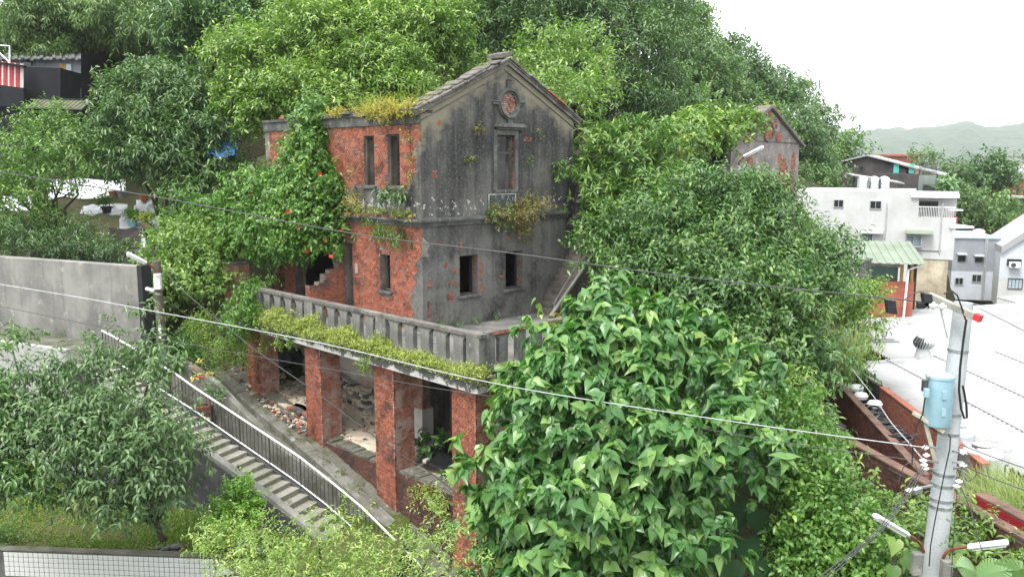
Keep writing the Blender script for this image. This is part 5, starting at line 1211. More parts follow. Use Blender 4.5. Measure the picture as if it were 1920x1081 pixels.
for (x0,z0,x1,z1) in ((-.2,zE-.1,3.0,ap_[1]+.02),(3.0,ap_[1]+.02,6.15,zE-.25)):
    mb = MB(); d = Vector((x1-x0,0,z1-z0)).normalized(); n_ = Vector((-d.z,0,d.x)); n_ = n_ if n_.z > 0 else -n_; p, q = Vector((x0,-.18,z0)), Vector((x1,-.18,z1)); mb.prism([p,q,q+n_*.13,p+n_*.13], (0,.75,0)); mb.build('gable_coping', M['coping'], R2, .01)
mb = MB(); mb.box(0,.3,.35,4.5,zE-.32,zE-.12); mb.box(0,.3,.35,4.5,zE-1.3,zE-1.12); mb.box(0,.3,.36,.9,-1,zE-.32); mb.box(0,.3,3.9,4.5,-1,zE-.32); mb.build('side_frame', M['concrete_dark'], R2)
b = courses(.36,1.4,zE-.3,zE-.14,seed=3); lay(b, ((-.01,0,0),(0,1,0),(-1,0,0)), R2, 'brick', 30)
lb2 = [(*(Vector((c2.x,c2.y,0))+Matrix.Rotation(HROT,3,'Z')@Vector((x_,.2,z_))),.2,.2,.09) for x_, z_ in [(3.2+i*.36, ap_[1]-i*.36*.535+.12) for i in range(9)]]
# terrace parapet and little brick annexe further along
e = empty('far_terrace_parapet', at(1596,520,37), 0, 'weathered slatted parapet of a further terrace left of the green-roofed shed', 'parapet'); p0 = e.location.copy(); A, B = at(1558,505,36)-p0, at(1632,493,40)-p0; up = Vector((0,0,1)); d = (B-A); d.z = 0; L = d.length; d.normalize(); nr = Vector((d.y,-d.x,0))
mb = MB(); mb.obox(A+d*L/2, d*L/2, nr*.1, up*.05); mb.obox(A+d*L/2-up*.62, d*L/2, nr*.1, up*.06); mb.build('rail', M['concrete_old'], e)
for i in range(22): mb = MB(); mb.obox(A+d*(L*(i+.5)/22)-up*.32, d*L/22*.33, nr*.06, up*.26); mb.build('baluster', M['concrete_old'], e)
mb = MB(); mb.obox(A+d*L/2-up*1.6, d*L/2, nr*.08, up*.9); mb.build('wall', M['concrete_dark'], e)
fr = face_frame(at(1500,640,31), at(1580,640,30.8)); an = empty('brick_annexe', (fr[0].x,fr[0].y,-6), 0, 'small red brick annexe wall with a grey window half hidden by leaves', 'building'); z1 = onface(fr,1540,545)[1]
block(an, 'wall', fr, 0, fr[3], -6, z1, -.4, -.0, M['mortar']); b = courses(0, fr[3], 0+(-4.5), z1, seed=2, headers=False); lay(b, ((0,0,6), fr[1], fr[2]), an, 'brick', 60, lambda s,t: t); pane_window(an, fr, 1536,598,1554,632, n=1, proud=.05)
# ------------------------------------------------------------------ black house at the upper left
hp = at(70,260,45); bh_ = empty('black_house', (hp.x,hp.y,-1), 0, 'black-painted house with corrugated dark roof at the upper left', 'building'); up = Vector((0,0,1))
def slabq(name, q, e, mat, parent=bh_, bevel=0):
    mb = MB(); mb.prism([at(*p)-bh_.location for p in q], e); return mb.build(name, mat, parent, bevel)
slabq('middle_wall', [(45,125,43.5),(113,127,43),(114,290,43),(45,290,43.5)], (0,.3,0), M['black_wall'])
slabq('middle_side', [(113,127,43),(153,138,46.5),(153,290,46.5),(114,290,43)], (-.1,.3,0), M['black_wall'])
slabq('middle_roof', [(45,125,43.5),(113,127,43),(153,138,46.5),(60,122,47)], (0,0,-.06), M['black_wall'])
slabq('lower_wall', [(-60,150,43),(44,165,42.6),(46,290,42.6),(-60,290,43)], (0,.3,0), M['black_wall'])
slabq('parapet', [(-60,107,42.9),(44,122,42.5),(44,126,42.5),(-60,111,42.9)], (0,.3,0), M['black_wall'])
slabq('ledge', [(-60,189,42.7),(52,200,42.3),(52,203,42.3),(-60,193,42.7)], (0,.4,0), M['black_wall'])
sr_, swh = plain('stripe_red', (.42,.05,.05), .5), plain('stripe_pale', (.62,.55,.56), .5); rq2 = random.Random(2)
for i in range(22): x0, x1 = -20+i*2.9, -20+(i+.93)*2.9; slabq('striped_panel', [(x0,114+x0*.12,42.75+.05*(i % 2)),(x1,114+x1*.12,42.75+.05*(i % 2)),(x1,159+x1*.12,42.75),(x0,159+x0*.12,42.75)], (0,.04,0), sr_ if (i % 4 and i < 20) else swh)
slabq('upper_wall', [(-40,108,47),(152,112,46.8),(152,145,46.8),(-40,130,47)], (0,.3,0), worn('grey_board', (.27,.29,.31), (.17,.18,.19), None, .6))
for (x0,y0,x1,y1,mt) in ((112,119,124,131,'ochre'),(124,120,133,133,'blue_pane'),(36,113,58,127,'window_dark')): slabq('window', [(x0,y0,46.7),(x1,y0,46.7),(x1,y1,46.7),(x0,y1,46.7)], (0,.08,0), M[mt])
mb = MB(); n = 34
for i in range(n):
    x0, x1 = -50+i*202/n, -50+(i+1)*202/n; h = .06*(i % 2)+.03*math.sin(i*1.3)
    mb.prism([at(x0,112,46.2)-bh_.location+up*h, at(x1,112,46.2)-bh_.location+up*h, at(x1,99,50.5)-bh_.location+up*h, at(x0,99,50.5)-bh_.location+up*h], up*.07)
mb.build('roof', M['roof_dark'], bh_)
slabq('gable_side', [(152,104,46.6),(196,97,49),(224,120,52),(230,300,52),(152,300,46.6)], (-.1,.3,0), M['black_wall'])
mb = MB(); mb.tube([at(18,118,42.4)-bh_.location, at(18,86,42.4)-bh_.location, at(-10,84,42.4)-bh_.location], .04, 6); mb.tube([at(18,117,42.4)-bh_.location, at(-8,92,42.4)-bh_.location], .04, 6); mb.build('rail_frame', M['white_paint'], bh_)
mb = MB(); mb.tube([at(151,165,46.3)-bh_.location, at(151,200,46.3)-bh_.location], .06, 6); mb.build('drainpipe', M['dark_metal'], bh_)
M['awn'] = worn('olive_sheet', (.13,.14,.08), (.08,.085,.06), None, 1.0, streak=False)
aw = empty('awning', at(115,195,41.5), 0, 'corrugated green awning with dark edge below the black house', 'awning'); p0 = aw.location.copy(); A, B = at(68,187,42)-p0, at(172,190,42)-p0
for i in range(26): mb = MB(); a0, a1 = A.lerp(B,i/26), A.lerp(B,(i+.96)/26); mb.prism([a0,a1,a1+Vector((0,-1.0,-.45)),a0+Vector((0,-1.0,-.45))], Vector((0,0,.03+.03*(i % 2)))); mb.build('sheet', M['awn'], aw)
mb = MB(); mb.beam(A+Vector((0,.02,.08)), B+Vector((0,.02,.08)), .1, .1); mb.build('edge_beam', M['black_wall'], aw)
# ------------------------------------------------------------------ allotment with white sheets behind the retaining wall
def sheet0(name, label, cat, pts, mat, seed, amp=.06, n=18):
    a, b, c, d = map(Vector, pts); base = (a+b+c+d)/4; V = []
    for i in range(n+1):
        for j in range(n+1):
            s, t_ = i/n, j/n; p = a.lerp(b,s).lerp(d.lerp(c,s), t_); k = float(vnoise(i,j,4.1,seed)-.5)*2 + .6*float(vnoise(i,j,1.9,seed+1)-.5); V.append(np.array(p-base) + np.array([0,-.3*amp*k,amp*k]))
    ix = np.arange((n+1)**2).reshape(n+1,n+1); o = link(name, np_mesh(name, np.array(V), np.stack([ix[:-1,:-1],ix[1:,:-1],ix[1:,1:],ix[:-1,1:]],-1).reshape(-1,4), mat, smooth=True)); o.location = base; m = o.modifiers.new('t','SOLIDIFY'); m.thickness = .01; return tag(o, label, cat)
wt = worn('white_tarp', (.60,.61,.64), (.4,.41,.43), None, 1.2, streak=False, rough=.5)
for i, (q, lab) in enumerate((((150,385,240,400,33,31.6),'large crumpled white sheet in the allotment left of the brown cloth'),((90,335,235,370,35,33.5),'white sheet behind the open-crowned tree'),((250,375,290,398,33,32),'white sheet above the red basin'),((222,405,300,425,31.5,30.8),'narrow white sheet behind the potted plants'),((262,430,320,462,30.6,29.8),'white sheet hanging above the street lamp'),((0,365,60,395,33.5,32),'white sheet at the left edge of the allotment'))):
    x0,y0,x1,y1,Ya,Yb = q; sheet0('white_sheet', lab, 'sheet', [at(x0,y1,Yb), at(x1,y1,Yb), at(x1,y0,Ya), at(x0+6,y0,Ya)], wt, i+3, .09)
sheet0('brown_cloth', 'dull brown cloth hanging below the potted plants', 'cloth', [at(208,455,30.2), at(258,456,30.2), at(266,428,30.6), at(205,428,30.6)], plain('brown_cloth', (.07,.055,.055), .9), 22, .05)
sheet0('blue_tarp', 'blue tarpaulin scrap between the dark tree and the vine', 'tarp', [at(385,292,31), at(440,290,31), at(445,262,32), at(392,266,32)], plain('blue_tarp', (.06,.2,.5), .5), 23, .1)
for i, (x, y, Y, mt, lab) in enumerate(((248,418,30.7,(.25,.45,.5),'turquoise pot with a leafy plant'),(275,425,30.6,(.28,.18,.10),'brown pot with a spiky plant'),(200,393,31.5,(.03,.03,.035),'black pot with a cactus'),(284,455,29.6,(.03,.16,.18),'dark teal pot in front of the hanging white sheet'),(247,402,31.4,(.4,.09,.05),'red basin in the allotment'),(213,364,33,(.28,.10,.06),'terracotta pot on the white sheet'),(228,364,33,(.18,.19,.18),'grey pot beside the terracotta pot'),(270,370,33,(.36,.12,.06),'orange pot at the foot of the dark tree'))):
    p = at(x,y,Y); e = empty('plant_pot', p-Vector((0,0,.12)), 0, lab, 'pot', 'pots in the allotment'); mb = MB(); mb.lathe((0,0,0), [(.13,0),(.19,.22),(.205,.22),(.205,.26),(.17,.26),(.165,.2)], 14); mb.build('pot', plain('pot_glaze', mt, .4), e)
    if i in (0,1,2,3): crown('foliage', [(p.x,p.y,p.z+.28,.22,.22,.18)], e, ('vine','moss','vine','dark')[i], seed=200+i, ll=.22, lw=.05, dens=30, twigs=3, lpt=5, tl=.12, spread=.06, up=.8)
mb = MB(); mb.box(-3.2,3.2,-.1,1.2,-.5,.0); o = mb.build('allotment_kerb', M['concrete_old']); o.location = at(230,470,29.6); tag(o, 'low concrete edge of the allotment above the retaining wall', 'kerb')
# ------------------------------------------------------------------ trees and shrubs
def gz(x, y): return float(ground_z(np.array(x), np.array(y)))
def foot(px, py, Y, z=None):
    p = at(px, py, Y); return Vector((p.x, p.y, gz(p.x,p.y)-.1 if z is None else z))
# big heart-leaved tree in front of the terrace corner
lb_ = [lob(1130,630,17.2,95,85), lob(1045,670,16.6,80,85), lob(1240,660,16.8,110,100), lob(1130,710,16.2,135,100), lob(1340,735,16.6,105,105), lob(1020,810,15.8,115,105),
       lob(1180,840,15.2,160,125), lob(1345,835,15.8,120,100), lob(960,930,15.4,90,105), lob(1080,990,14.8,150,115), lob(1225,1000,14.8,130,115), lob(1160,565,17.6,50,50), lob(1010,1090,14.8,135,90), lob(1190,1110,14.6,120,90)]
e = empty('heart_leaf_tree', foot(1120,1000,16.8,-8), 0, 'big tree with large drooping heart-shaped leaves in front of the terrace corner', 'tree')
limbs('trunk', e, e.location, [l[:3] for l in lb_[:11]], .17, 'bark_pale', .4, 3)
crown('crown', lb_, e, 'heart', ll=.275, lw=.19, shape='heart', seed=21, kind='stuff', n_single=300, dens=9, twigs=4, lpt=6, tl=.36, spread=.2, whorl=True, vsd=.08, droop=.85, up=.55, back=.2, fill=.35, tipyoung=.35, flat=.6, puff=7)
crown('young_leaves', [lb_[0], lb_[1], lb_[2], lb_[12], lb_[4]], e, 'lime', ll=.2, lw=.14, shape='heart', seed=22, kind='stuff', dens=1.0, twigs=3, lpt=3, tl=.4, spread=.2, droop=1.1, up=.6, flat=.3, puff=0)
# dense evergreen on the right
lb_ = [lob(1230,455,24,130,85,2.2), lob(1380,430,25.5,120,85,2.2), lob(1455,500,25,110,90,2), lob(1330,530,22.5,150,100,2.2), lob(1435,585,23,115,110,2.2), lob(1195,500,23,85,60,1.6), lob(1390,660,21.5,145,125,2), lob(1470,700,21.5,75,115,1.6), lob(1300,365,26,105,58,2), lob(1405,370,26.5,75,45,1.8), lob(1540,470,25.5,70,55,1.4), lob(1430,790,20.5,105,115,1.8)]
tree('evergreen_tree', 'broad dense dark evergreen tree right of the gable, widest crown in view', lb_, foot(1360,700,24,-6), .22, 'dark', seed=31, ll=.185, lw=.075, shape='lance4', dens=7.0, twigs=7, lpt=8, tl=.42, spread=.24, droop=.28, tipyoung=.55, back=.2)
lb_ = [lob(1165,310,27,75,75), lob(1215,300,28,80,75), lob(1165,405,26,60,60), lob(1240,370,26.5,85,65), lob(1195,450,25.5,65,42), lob(1120,285,28.5,36,50)]
tree('whorled_leaf_tree', 'lighter green tree with whorled leaves touching the right edge of the gable', lb_, foot(1180,480,27), .13, 'mid', seed=32, ll=.27, lw=.085, shape='lance4', dens=6.5, twigs=6, lpt=8, tl=.3, spread=.24, whorl=True, droop=.05, tipyoung=.35)
# vine mound at the lower right
lb_ = [lob(1465,800,17.5,60,90,1.2), lob(1530,900,16.5,85,100,1.4), lob(1510,960,15.8,65,105,1.2), lob(1600,1000,15.2,90,100,1.3), lob(1545,1060,14.8,95,70,1.3), lob(1660,1070,14.4,70,60,1.1), lob(1585,950,16,55,45,1)]
tree('creeper_mound', 'mound of dense creeping vine at the lower right before the utility pole', lb_, foot(1540,1000,16.5,-8), .1, 'vine', cat='vine', seed=33, ll=.125, lw=.07, shape='lance4', dens=13, twigs=6, lpt=8, tl=.3, spread=.2, droop=.5, up=.1, hang=.3, tipyoung=.3, flat=.4, trunk=False, part='foliage')
lb_ = [lob(1500,800,18.3,48,45,1), lob(1485,740,19.5,42,55,1), lob(1540,850,17.6,45,38,.8)]
tree('light_shrub', 'pale green leafy shrub growing over the alley steps', lb_, foot(1560,800,18.8), .06, 'bright', cat='shrub', seed=34, ll=.15, lw=.06, shape='lance4', dens=9, twigs=6, lpt=8, tl=.32, spread=.2, tipyoung=.5)
# young trees left, in the garden
p_ = at(308,1018,18.6)
lb_ = [lob(110,720,17.5,75,65), lob(205,690,18,70,60), lob(268,610,18.5,42,48), lob(120,785,16.8,95,75), lob(235,790,16.8,100,75), lob(315,830,17,85,65), lob(180,860,16.4,110,60), lob(290,910,16.6,90,55), lob(110,860,16.6,60,45), lob(230,935,16.6,70,45), lob(275,680,18,55,50), lob(350,880,17.2,50,50), lob(140,915,16.6,65,45), lob(265,960,17.2,55,40), lob(70,800,17,60,60)]
tree('garden_tree', 'young tree with drooping narrow leaves standing in the garden before the stair', lb_, (p_.x, p_.y, garden_z(p_.x,p_.y)), .085, 'bluish', seed=41, ll=.17, lw=.056, shape='lance4', dens=9, twigs=6, lpt=8, tl=.38, spread=.2, droop=.7, up=.15, tipyoung=.45, fork=.18, flat=.7)
p_ = at(25,980,18.2)
lb_ = [lob(10,690,17.5,45,55), lob(30,760,17,60,60), lob(-10,850,16.5,80,75), lob(45,900,16.4,65,55), lob(-40,760,17,60,80), lob(20,640,18.2,30,30)]
tree('garden_tree', 'dark leafy tree cut by the left edge of the picture above the tiled wall', lb_, (p_.x-.6, p_.y, garden_z(p_.x,p_.y)), .09, 'dark', seed=42, ll=.20, lw=.065, shape='lance4', dens=7, twigs=6, lpt=8, tl=.36, spread=.2, droop=.6, tipyoung=.35, fork=.3)
p_ = at(448,985,18.3)
tree('clipped_shrub', 'rounded bright green shrub against the dark stair side wall', [lob(450,930,17.9,42,40), lob(436,965,17.7,40,40), lob(466,965,17.7,36,38)], (p_.x,p_.y,garden_z(p_.x,p_.y)), .03, 'vivid', cat='shrub', seed=43, ll=.10, lw=.055, dens=30, twigs=6, lpt=7, tl=.16, spread=.1, tipyoung=.3)
p_ = at(395,985,18.3)
tree('low_bush', 'loose low bush with small leaves left of the rounded shrub', [lob(385,975,18.4,26,26), lob(405,1000,18,28,24)], (p_.x,p_.y,garden_z(p_.x,p_.y)), .02, 'bright', cat='shrub', seed=44, ll=.09, lw=.045, dens=16, twigs=5, lpt=6, tl=.18, spread=.12)
p_ = at(15,1010,18.2)
tree('low_bush', 'small bush beside the tiled wall at the left edge', [lob(15,1000,18.3,35,28), lob(-15,985,18.5,40,30)], (p_.x,p_.y,garden_z(p_.x,p_.y)), .02, 'mid', cat='shrub', seed=45, ll=.09, lw=.04, dens=16, twigs=5, lpt=6, tl=.2, spread=.14)
# lime coloured treetop at the bottom, rooted below the picture
lb_ = [lob(500,1050,13.4,100,60), lob(600,1010,13.2,75,60), lob(690,1065,13,90,50), lob(800,1045,13.2,80,65), lob(850,1000,13.4,55,55), lob(560,1095,12.6,120,55), lob(760,1110,12.6,120,55), lob(415,1020,13.8,55,55), lob(835,945,13.8,42,42), lob(480,990,13.8,48,42), lob(885,1050,13.2,40,55)]
tree('lime_tree', 'yellow-green feathery treetop rising from below along the bottom edge', lb_, (-2.6,13.3,-9), .11, 'lime', seed=46, ll=.088, lw=.027, shape='lance', dens=8.5, twigs=7, lpt=10, tl=.30, spread=.17, droop=.35, tipyoung=.6, back=.3, fork=.6, fill=.1)
# trees behind the grey wall
lb_ = [lob(290,175,33,85,55), lob(245,235,32,80,50), lob(350,250,32,95,70), lob(290,290,31.5,95,50), lob(395,330,31.5,65,65), lob(360,370,31,60,45), lob(270,150,34,45,35), lob(380,200,33,60,60)]
tree('layered_dark_tree', 'blue-green layered tree between the black house and the vine mass', lb_, foot(310,440,32), .16, 'bluish', seed=51, ll=.27, lw=.085, dens=5.5, twigs=7, lpt=8, tl=.45, spread=.26, droop=.5, flat=1.0, tipyoung=.3, up=.1)
lb_ = [lob(65,290,30,80,50), lob(130,265,31,65,45), lob(30,350,29.5,65,55), lob(95,330,29.5,75,50), lob(40,410,29,70,50), lob(-10,320,30,55,60), lob(155,300,30.5,45,45), lob(75,235,31.5,55,35)]
tree('open_crown_tree', 'light green open-crowned tree with thin branches above the grey retaining wall', lb_, foot(120,470,29.8), .12, 'mid', seed=52, ll=.20, lw=.07, dens=4.6, twigs=6, lpt=8, tl=.45, spread=.3, droop=.3, tipyoung=.4)
lb_ = [lob(40,445,28.5,60,38), lob(110,455,28.5,65,34), lob(185,468,28.5,50,24), lob(155,435,29,40,30), lob(240,480,28.5,40,18), lob(0,455,28.5,55,38)]
tree('wall_hedge', 'dark low hedge spilling over the top of the grey retaining wall', lb_, foot(140,470,28.9,.8), .04, 'bluish', cat='hedge', seed=53, ll=.15, lw=.05, dens=9, twigs=6, lpt=7, tl=.3, spread=.2, droop=.3)
lb_ = [lob(350,390,29.5,45,50), lob(330,440,28.5,40,40)]
tree('dark_shrub', 'dark evergreen shrub left of the flowering vine above the street lamp', lb_, foot(345,450,29.5,.6), .05, 'vine', cat='shrub', seed=54, ll=.13, lw=.05, dens=10, twigs=6, lpt=7, tl=.25, spread=.2)
# bright tree behind the house
lb_ = [lob(480,140,33,90,70), lob(600,90,34,110,70), lob(740,60,35,110,60), lob(560,170,32,90,50), lob(690,130,33,100,60), lob(820,90,35,65,70), lob(470,210,32,70,40), lob(630,30,36,90,40), lob(790,20,36,80,40), lob(620,190,31.5,80,40), lob(450,90,34,55,50), lob(760,170,32,70,40)]
tree('bright_tree', 'large bright green tree overhanging the brick side of the ruin', lb_, foot(640,260,35), .22, 'bright', seed=55, ll=.21, lw=.085, dens=7.5, twigs=7, lpt=9, tl=.45, spread=.25, droop=.35, tipyoung=.6)
lb_ = [lob(1020,90,34,65,55), lob(1045,170,27.6,50,45), lob(1100,90,35,55,55), lob(1000,130,32,50,45), lob(1075,215,27.6,45,35), lob(1130,150,31,60,60), lob(1095,180,29,50,45)]
tree('yellow_green_tree', 'yellow-green branch tree hanging over the right slope of the gable', lb_, foot(1080,260,34), .12, 'bright', seed=56, ll=.22, lw=.085, dens=4.2, twigs=6, lpt=7, tl=.5, spread=.28, droop=.3, tipyoung=.8)
lb_ = [lob(1010,30,42,120,70), lob(1130,70,42,110,90), lob(1220,120,43,75,110), lob(1190,30,44,90,60), lob(930,40,43,80,70), lob(1150,180,40,90,60), lob(1230,210,42,55,60), lob(1060,120,41,70,60), lob(900,100,42,60,50), lob(1250,40,46,50,60)]
tree('hillside_broadleaf', 'tall dusky evergreen on the slope right behind the gable apex', lb_, foot(1080,300,43), .35, 'bluish', seed=57, ll=.30, lw=.085, dens=3.6, twigs=8, lpt=8, tl=.6, spread=.38, droop=.35, tipyoung=.15, extra=[(at(1190,150,40),at(1060,60,41)),(at(1200,120,40),at(1110,30,41))])
# bamboo and trees along the top left
rq = random.Random(17)
def massif(x0, x1, y0, y1, Y, n, r0, r1):
    return [lob(rq.uniform(x0,x1), rq.uniform(y0,y1), Y+rq.uniform(-3,3), *(lambda r: (r, r*.85))(rq.uniform(r0,r1))) for _ in range(n)]
for i, (bx_, n_, lab, mt, sd) in enumerate((((-30,110,-20,120),13,'feathery bamboo clump at the top left corner behind the black roof','bamboo',61), ((110,230,-20,110),12,'feathery bamboo clump above the middle of the black roof','bamboo',62), ((225,310,-20,130),11,'feathery bamboo clump right of the black roof peak','bamboo',63), ((310,460,-10,140),14,'mixed dark tree between the bamboo and the bright tree','dark',64))):
    tree('bamboo_clump' if i < 3 else 'slope_tree', lab, massif(*bx_, 51 if i < 3 else 48, n_+4, 30, 50), foot([50,160,255,380][i],190,52), .09, mt, group='bamboo along the slope' if i < 3 else None, cat='bamboo' if i < 3 else 'tree', seed=sd, ll=.36, lw=.075 if i < 3 else .11, dens=3.6, twigs=8, lpt=9, tl=.55, spread=.30, droop=.75, tipyoung=.45, up=.25, flat=.7, puff=6)
for i, (x, y, Y, w_, h_, lab) in enumerate(((520,20,48,90,70,'slope tree peeping over the left of the bright tree'), (680,-10,50,110,70,'slope tree at the top edge above the brick cornice'), (860,10,50,90,70,'dark slope tree at the top edge left of the gable apex'))):
    tree('slope_tree', lab, [lob(x,y,Y,w_,h_), lob(x-w_*.5,y+h_*.5,Y-2,w_*.6,h_*.6), lob(x+w_*.5,y+h_*.4,Y-2,w_*.6,h_*.6)], foot(x,200,Y), .2, 'dark' if i != 1 else 'mid', seed=70+i, ll=.36, lw=.12, dens=3.0, twigs=7, lpt=8, tl=.7, spread=.4, droop=.4, tipyoung=.2)
# wooded hillside on the right: single trees, nearer ones larger
hill_rows = [(1300,110,62,50,50),(1340,150,66,50,45),(1290,200,56,45,50),(1340,230,55,50,45),(1400,140,76,45,40),(1390,200,64,50,45),(1450,170,84,42,36),(1440,230,66,40,40),(1500,185,94,36,32),(1490,240,74,42,45),(1540,230,90,36,34),(1515,280,76,36,42),(1580,270,100,30,28),(1535,325,78,36,38),(1270,270,48,45,40),(1330,290,50,50,35),(1250,160,56,40,50),(1310,50,72,30,40),(1365,100,80,35,30),(1600,290,104,24,24),(1520,345,70,45,35),(1290,20,74,25,45),(1535,352,80,24,24)]
words = ['at the top left of the wooded slope','on the slope under the skyline mast','low on the slope behind the evergreen','in the slope behind the ivy roof','on the skyline left of its dip','above the ivy-topped ruin','on the skyline above the second gable','behind the second gable peak','on the skyline right of the second gable','right behind the second gable','on the skyline above the white house','right of the second gable wall','lowest on the skyline at the right','above the white house parapet','behind the whorled tree','left behind the ivy roof','beside the hillside broadleaf','near the mast foot','high on the skyline','at the end of the slope before the far hill','behind the white house left corner','at the mast','beside the black gabled building']
for i, (x, y, Y, w_, h_) in enumerate(hill_rows):
    mt = ('hill','dark','mid','hill','bluish')[i % 5]
    tree('slope_tree', ('rounded','broad','dark','pale','full')[i % 5] + ' green tree ' + words[i], [lob(x,y,Y,w_,h_), lob(x-w_*.55,y+h_*.45,Y-1.5,w_*.6,h_*.6), lob(x+w_*.5,y+h_*.5,Y-1,w_*.65,h_*.6), lob(x+w_*.1,y-h_*.5,Y,w_*.5,h_*.5)], foot(x,y+90,Y), .22, mt, group='trees on the wooded slope', seed=100+i, ll=.0055*Y, lw=.0025*Y, dens=330/Y**1.15, twigs=8, lpt=7, tl=.010*Y, spread=.0075*Y, droop=.4, tipyoung=.2)

# trees around the houses on the right
for (x, y, Y, w_, h_, mt, lab, sd) in ((1860,330,96,42,38,'dark','round dark tree on the right above the grey house',160),(1795,340,100,35,38,'hill','pale tree right of the tarred gable building',161),(1810,390,84,40,35,'hill','full tree behind the side balcony of the apartment house',162),(1870,410,86,40,40,'mid','leafy tree above the grey gable roof',163),(1735,300,120,26,22,'hill','small rounded tree behind the rooftop fence',164),(1900,430,90,35,30,'dark','dark tree at the right edge above the white roof',165),(1790,470,74,25,40,'mid','bushy greenery in the gap right of the apartment house',166),(1775,505,70,18,40,'dark','dark greenery low in the gap beside the grey house',167)):
    tree('town_tree', lab, [lob(x,y,Y,w_,h_), lob(x-w_*.55,y+h_*.4,Y-1.5,w_*.6,h_*.6), lob(x+w_*.5,y+h_*.4,Y-1,w_*.6,h_*.6)], foot(x,y+70,Y), .22, mt, group='trees among the houses', seed=sd, ll=.0055*Y, lw=.0025*Y, dens=330/Y**1.15, twigs=8, lpt=7, tl=.010*Y, spread=.0075*Y, droop=.4, tipyoung=.2)
tree('banana_tree', 'pale banana tree beside the rooftop room of the tarred building', [lob(1776,352,74,14,14)], foot(1776,400,74), .12, 'banana', cat='tree', seed=170, ll=1.1, lw=.28, shape='lance4', dens=1.4, twigs=3, lpt=3, tl=.4, spread=.2, up=1, droop=.3)
# ------------------------------------------------------------------ climbers and small plants
def plant(name, label, lobes, base, mat, cat='plant', group=None, seed=0, part='foliage', **kw):
    e = empty(name, base, 0, label, cat, group); kw.setdefault('puff', 0); crown(part, lobes, e, mat, seed=seed, **kw); return e
def hl(u, v, z, a, b, c): p = hw(u, v, z); return (p.x, p.y, p.z, a, b, c)
# trumpet vine over the left part of the house
lb_ = [hl(-.2,5.0,5.55,.5,.5,.7), hl(-.25,4.9,4.9,.55,.55,.65), hl(-.35,4.75,4.2,.7,.65,.75), hl(-.5,4.7,3.5,.95,.9,.85), hl(-.6,5.6,3.3,1.0,1.0,.85), hl(-.7,4.6,2.7,1.05,1.0,.75), hl(-.8,5.7,2.5,1.1,1.1,.85), hl(-.7,6.6,2.8,1.1,1.1,1.05), hl(-.9,4.9,2.0,1.1,1.0,.55), hl(-1.0,6.1,1.85,1.1,1.0,.65), hl(-.9,7.2,2.0,1.0,1.0,.95), hl(-.35,3.95,2.35,.65,.55,.6), hl(-.3,4.0,3.4,.55,.5,.55), hl(-.6,7.6,3.3,1.1,1.1,1.0), hl(-.35,5.5,4.3,.65,.65,.75), hl(-.9,8.3,2.2,1.1,1.1,1.05), hl(-.9,9.2,2.4,1.1,1.1,1.1), hl(-.4,3.7,1.9,.4,.35,.3)]
vine = empty('trumpet_vine', hw(-.4,5.2,-.3), 0, 'thick green climbing vine with red flowers covering the left of the brick wall', 'vine')
limbs('stem', vine, vine.location, [l[:3] for l in lb_[:10]], .06, 'bark', .3, 8)
_, cl = crown('foliage', lb_, vine, 'vine', ll=.165, lw=.085, shape='lance4', seed=81, dens=15, twigs=6, lpt=7, tl=.3, spread=.17, droop=.55, up=.15, hang=.2, tipyoung=.3, flat=.45)
rr = random.Random(3)
fm = []
for k in range(2):
    mb = MB(); s = .085
    for i in range(6):
        t = i*math.pi/3; c = Vector((math.cos(t), math.sin(t), .25)); tn = Vector((-math.sin(t), math.cos(t), 0))
        mb.add([(0,0,-.02), c*s*.7+tn*s*.45, c*s*1.15, c*s*.7-tn*s*.45], [(0,1,2,3)], 0, .5+.2*k)
    mb.lathe((0,0,-.10), [(.008,0),(.016,.05),(.03,.09)], 6, 0, a=.4); fm.append(mb.mesh('flower', LM['flower']))
fp = [(480,400),(520,385),(545,345),(560,425),(590,410),(500,435),(600,325),(555,290),(470,365),(610,450),(640,430),(575,470),(530,450),(450,430),(625,395),(590,350),(505,330),(540,395),(620,480),(568,445),(476,410),(516,418)]
cc_ = np.array([c for c in cl])
for (x, y) in fp:
    d = np.array(at(x,y,25)) - CAM; d /= np.linalg.norm(d); q = cc_ - CAM; tt = q@d; off_ = np.linalg.norm(q - tt[:,None]*d, axis=1); i = int(np.argmin(off_*3 + tt*.35))
    p = CAM + d*(tt[i]-.32); o = link('flower', fm[rr.random() < .4], vine); o.location = Vector(p)-vine.location
    o.rotation_euler = Vector((CAM-p)).to_track_quat('Z','Y').to_euler(); o.rotation_euler.x += rr.uniform(-.7,.5); o.scale = (rr.uniform(.45,.75),)*3
# vine heap left of the terrace
lb_ = [lob(330,470,27,55,45,1), lob(400,470,27,55,45,1), lob(290,510,26.5,35,45,.8), lob(340,530,26,60,45,1), lob(410,520,26.3,30,50,.8), lob(300,570,25.6,35,40,.8), lob(370,440,28,60,40,1), lob(430,440,28,45,40,1), lob(350,490,26.5,40,30,.7)]
plant('vine_heap', 'rounded heap of green vine behind the street lamp', lb_, foot(350,560,26.3,-1.5), 'bright', 'vine', seed=82, ll=.15, lw=.075, shape='lance4', dens=11, twigs=6, lpt=7, tl=.3, spread=.18, droop=.4, tipyoung=.35, flat=.6, puff=8)
lb_ = [lob(470,545,25,26,30,.5), lob(450,575,24.5,28,30,.5), lob(480,590,24.3,20,22,.4), lob(435,610,24.2,24,20,.5), lob(495,520,25.3,18,18,.4)]
plant('trailing_vine', 'trailing vine covering the left end of the balustrade', lb_, hw(-2.2,5.6,-.3), 'vine', 'vine', seed=83, ll=.14, lw=.05, shape='lance4', dens=20, twigs=6, lpt=7, tl=.28, spread=.14, droop=.6, hang=.3, up=.0, flat=.4)
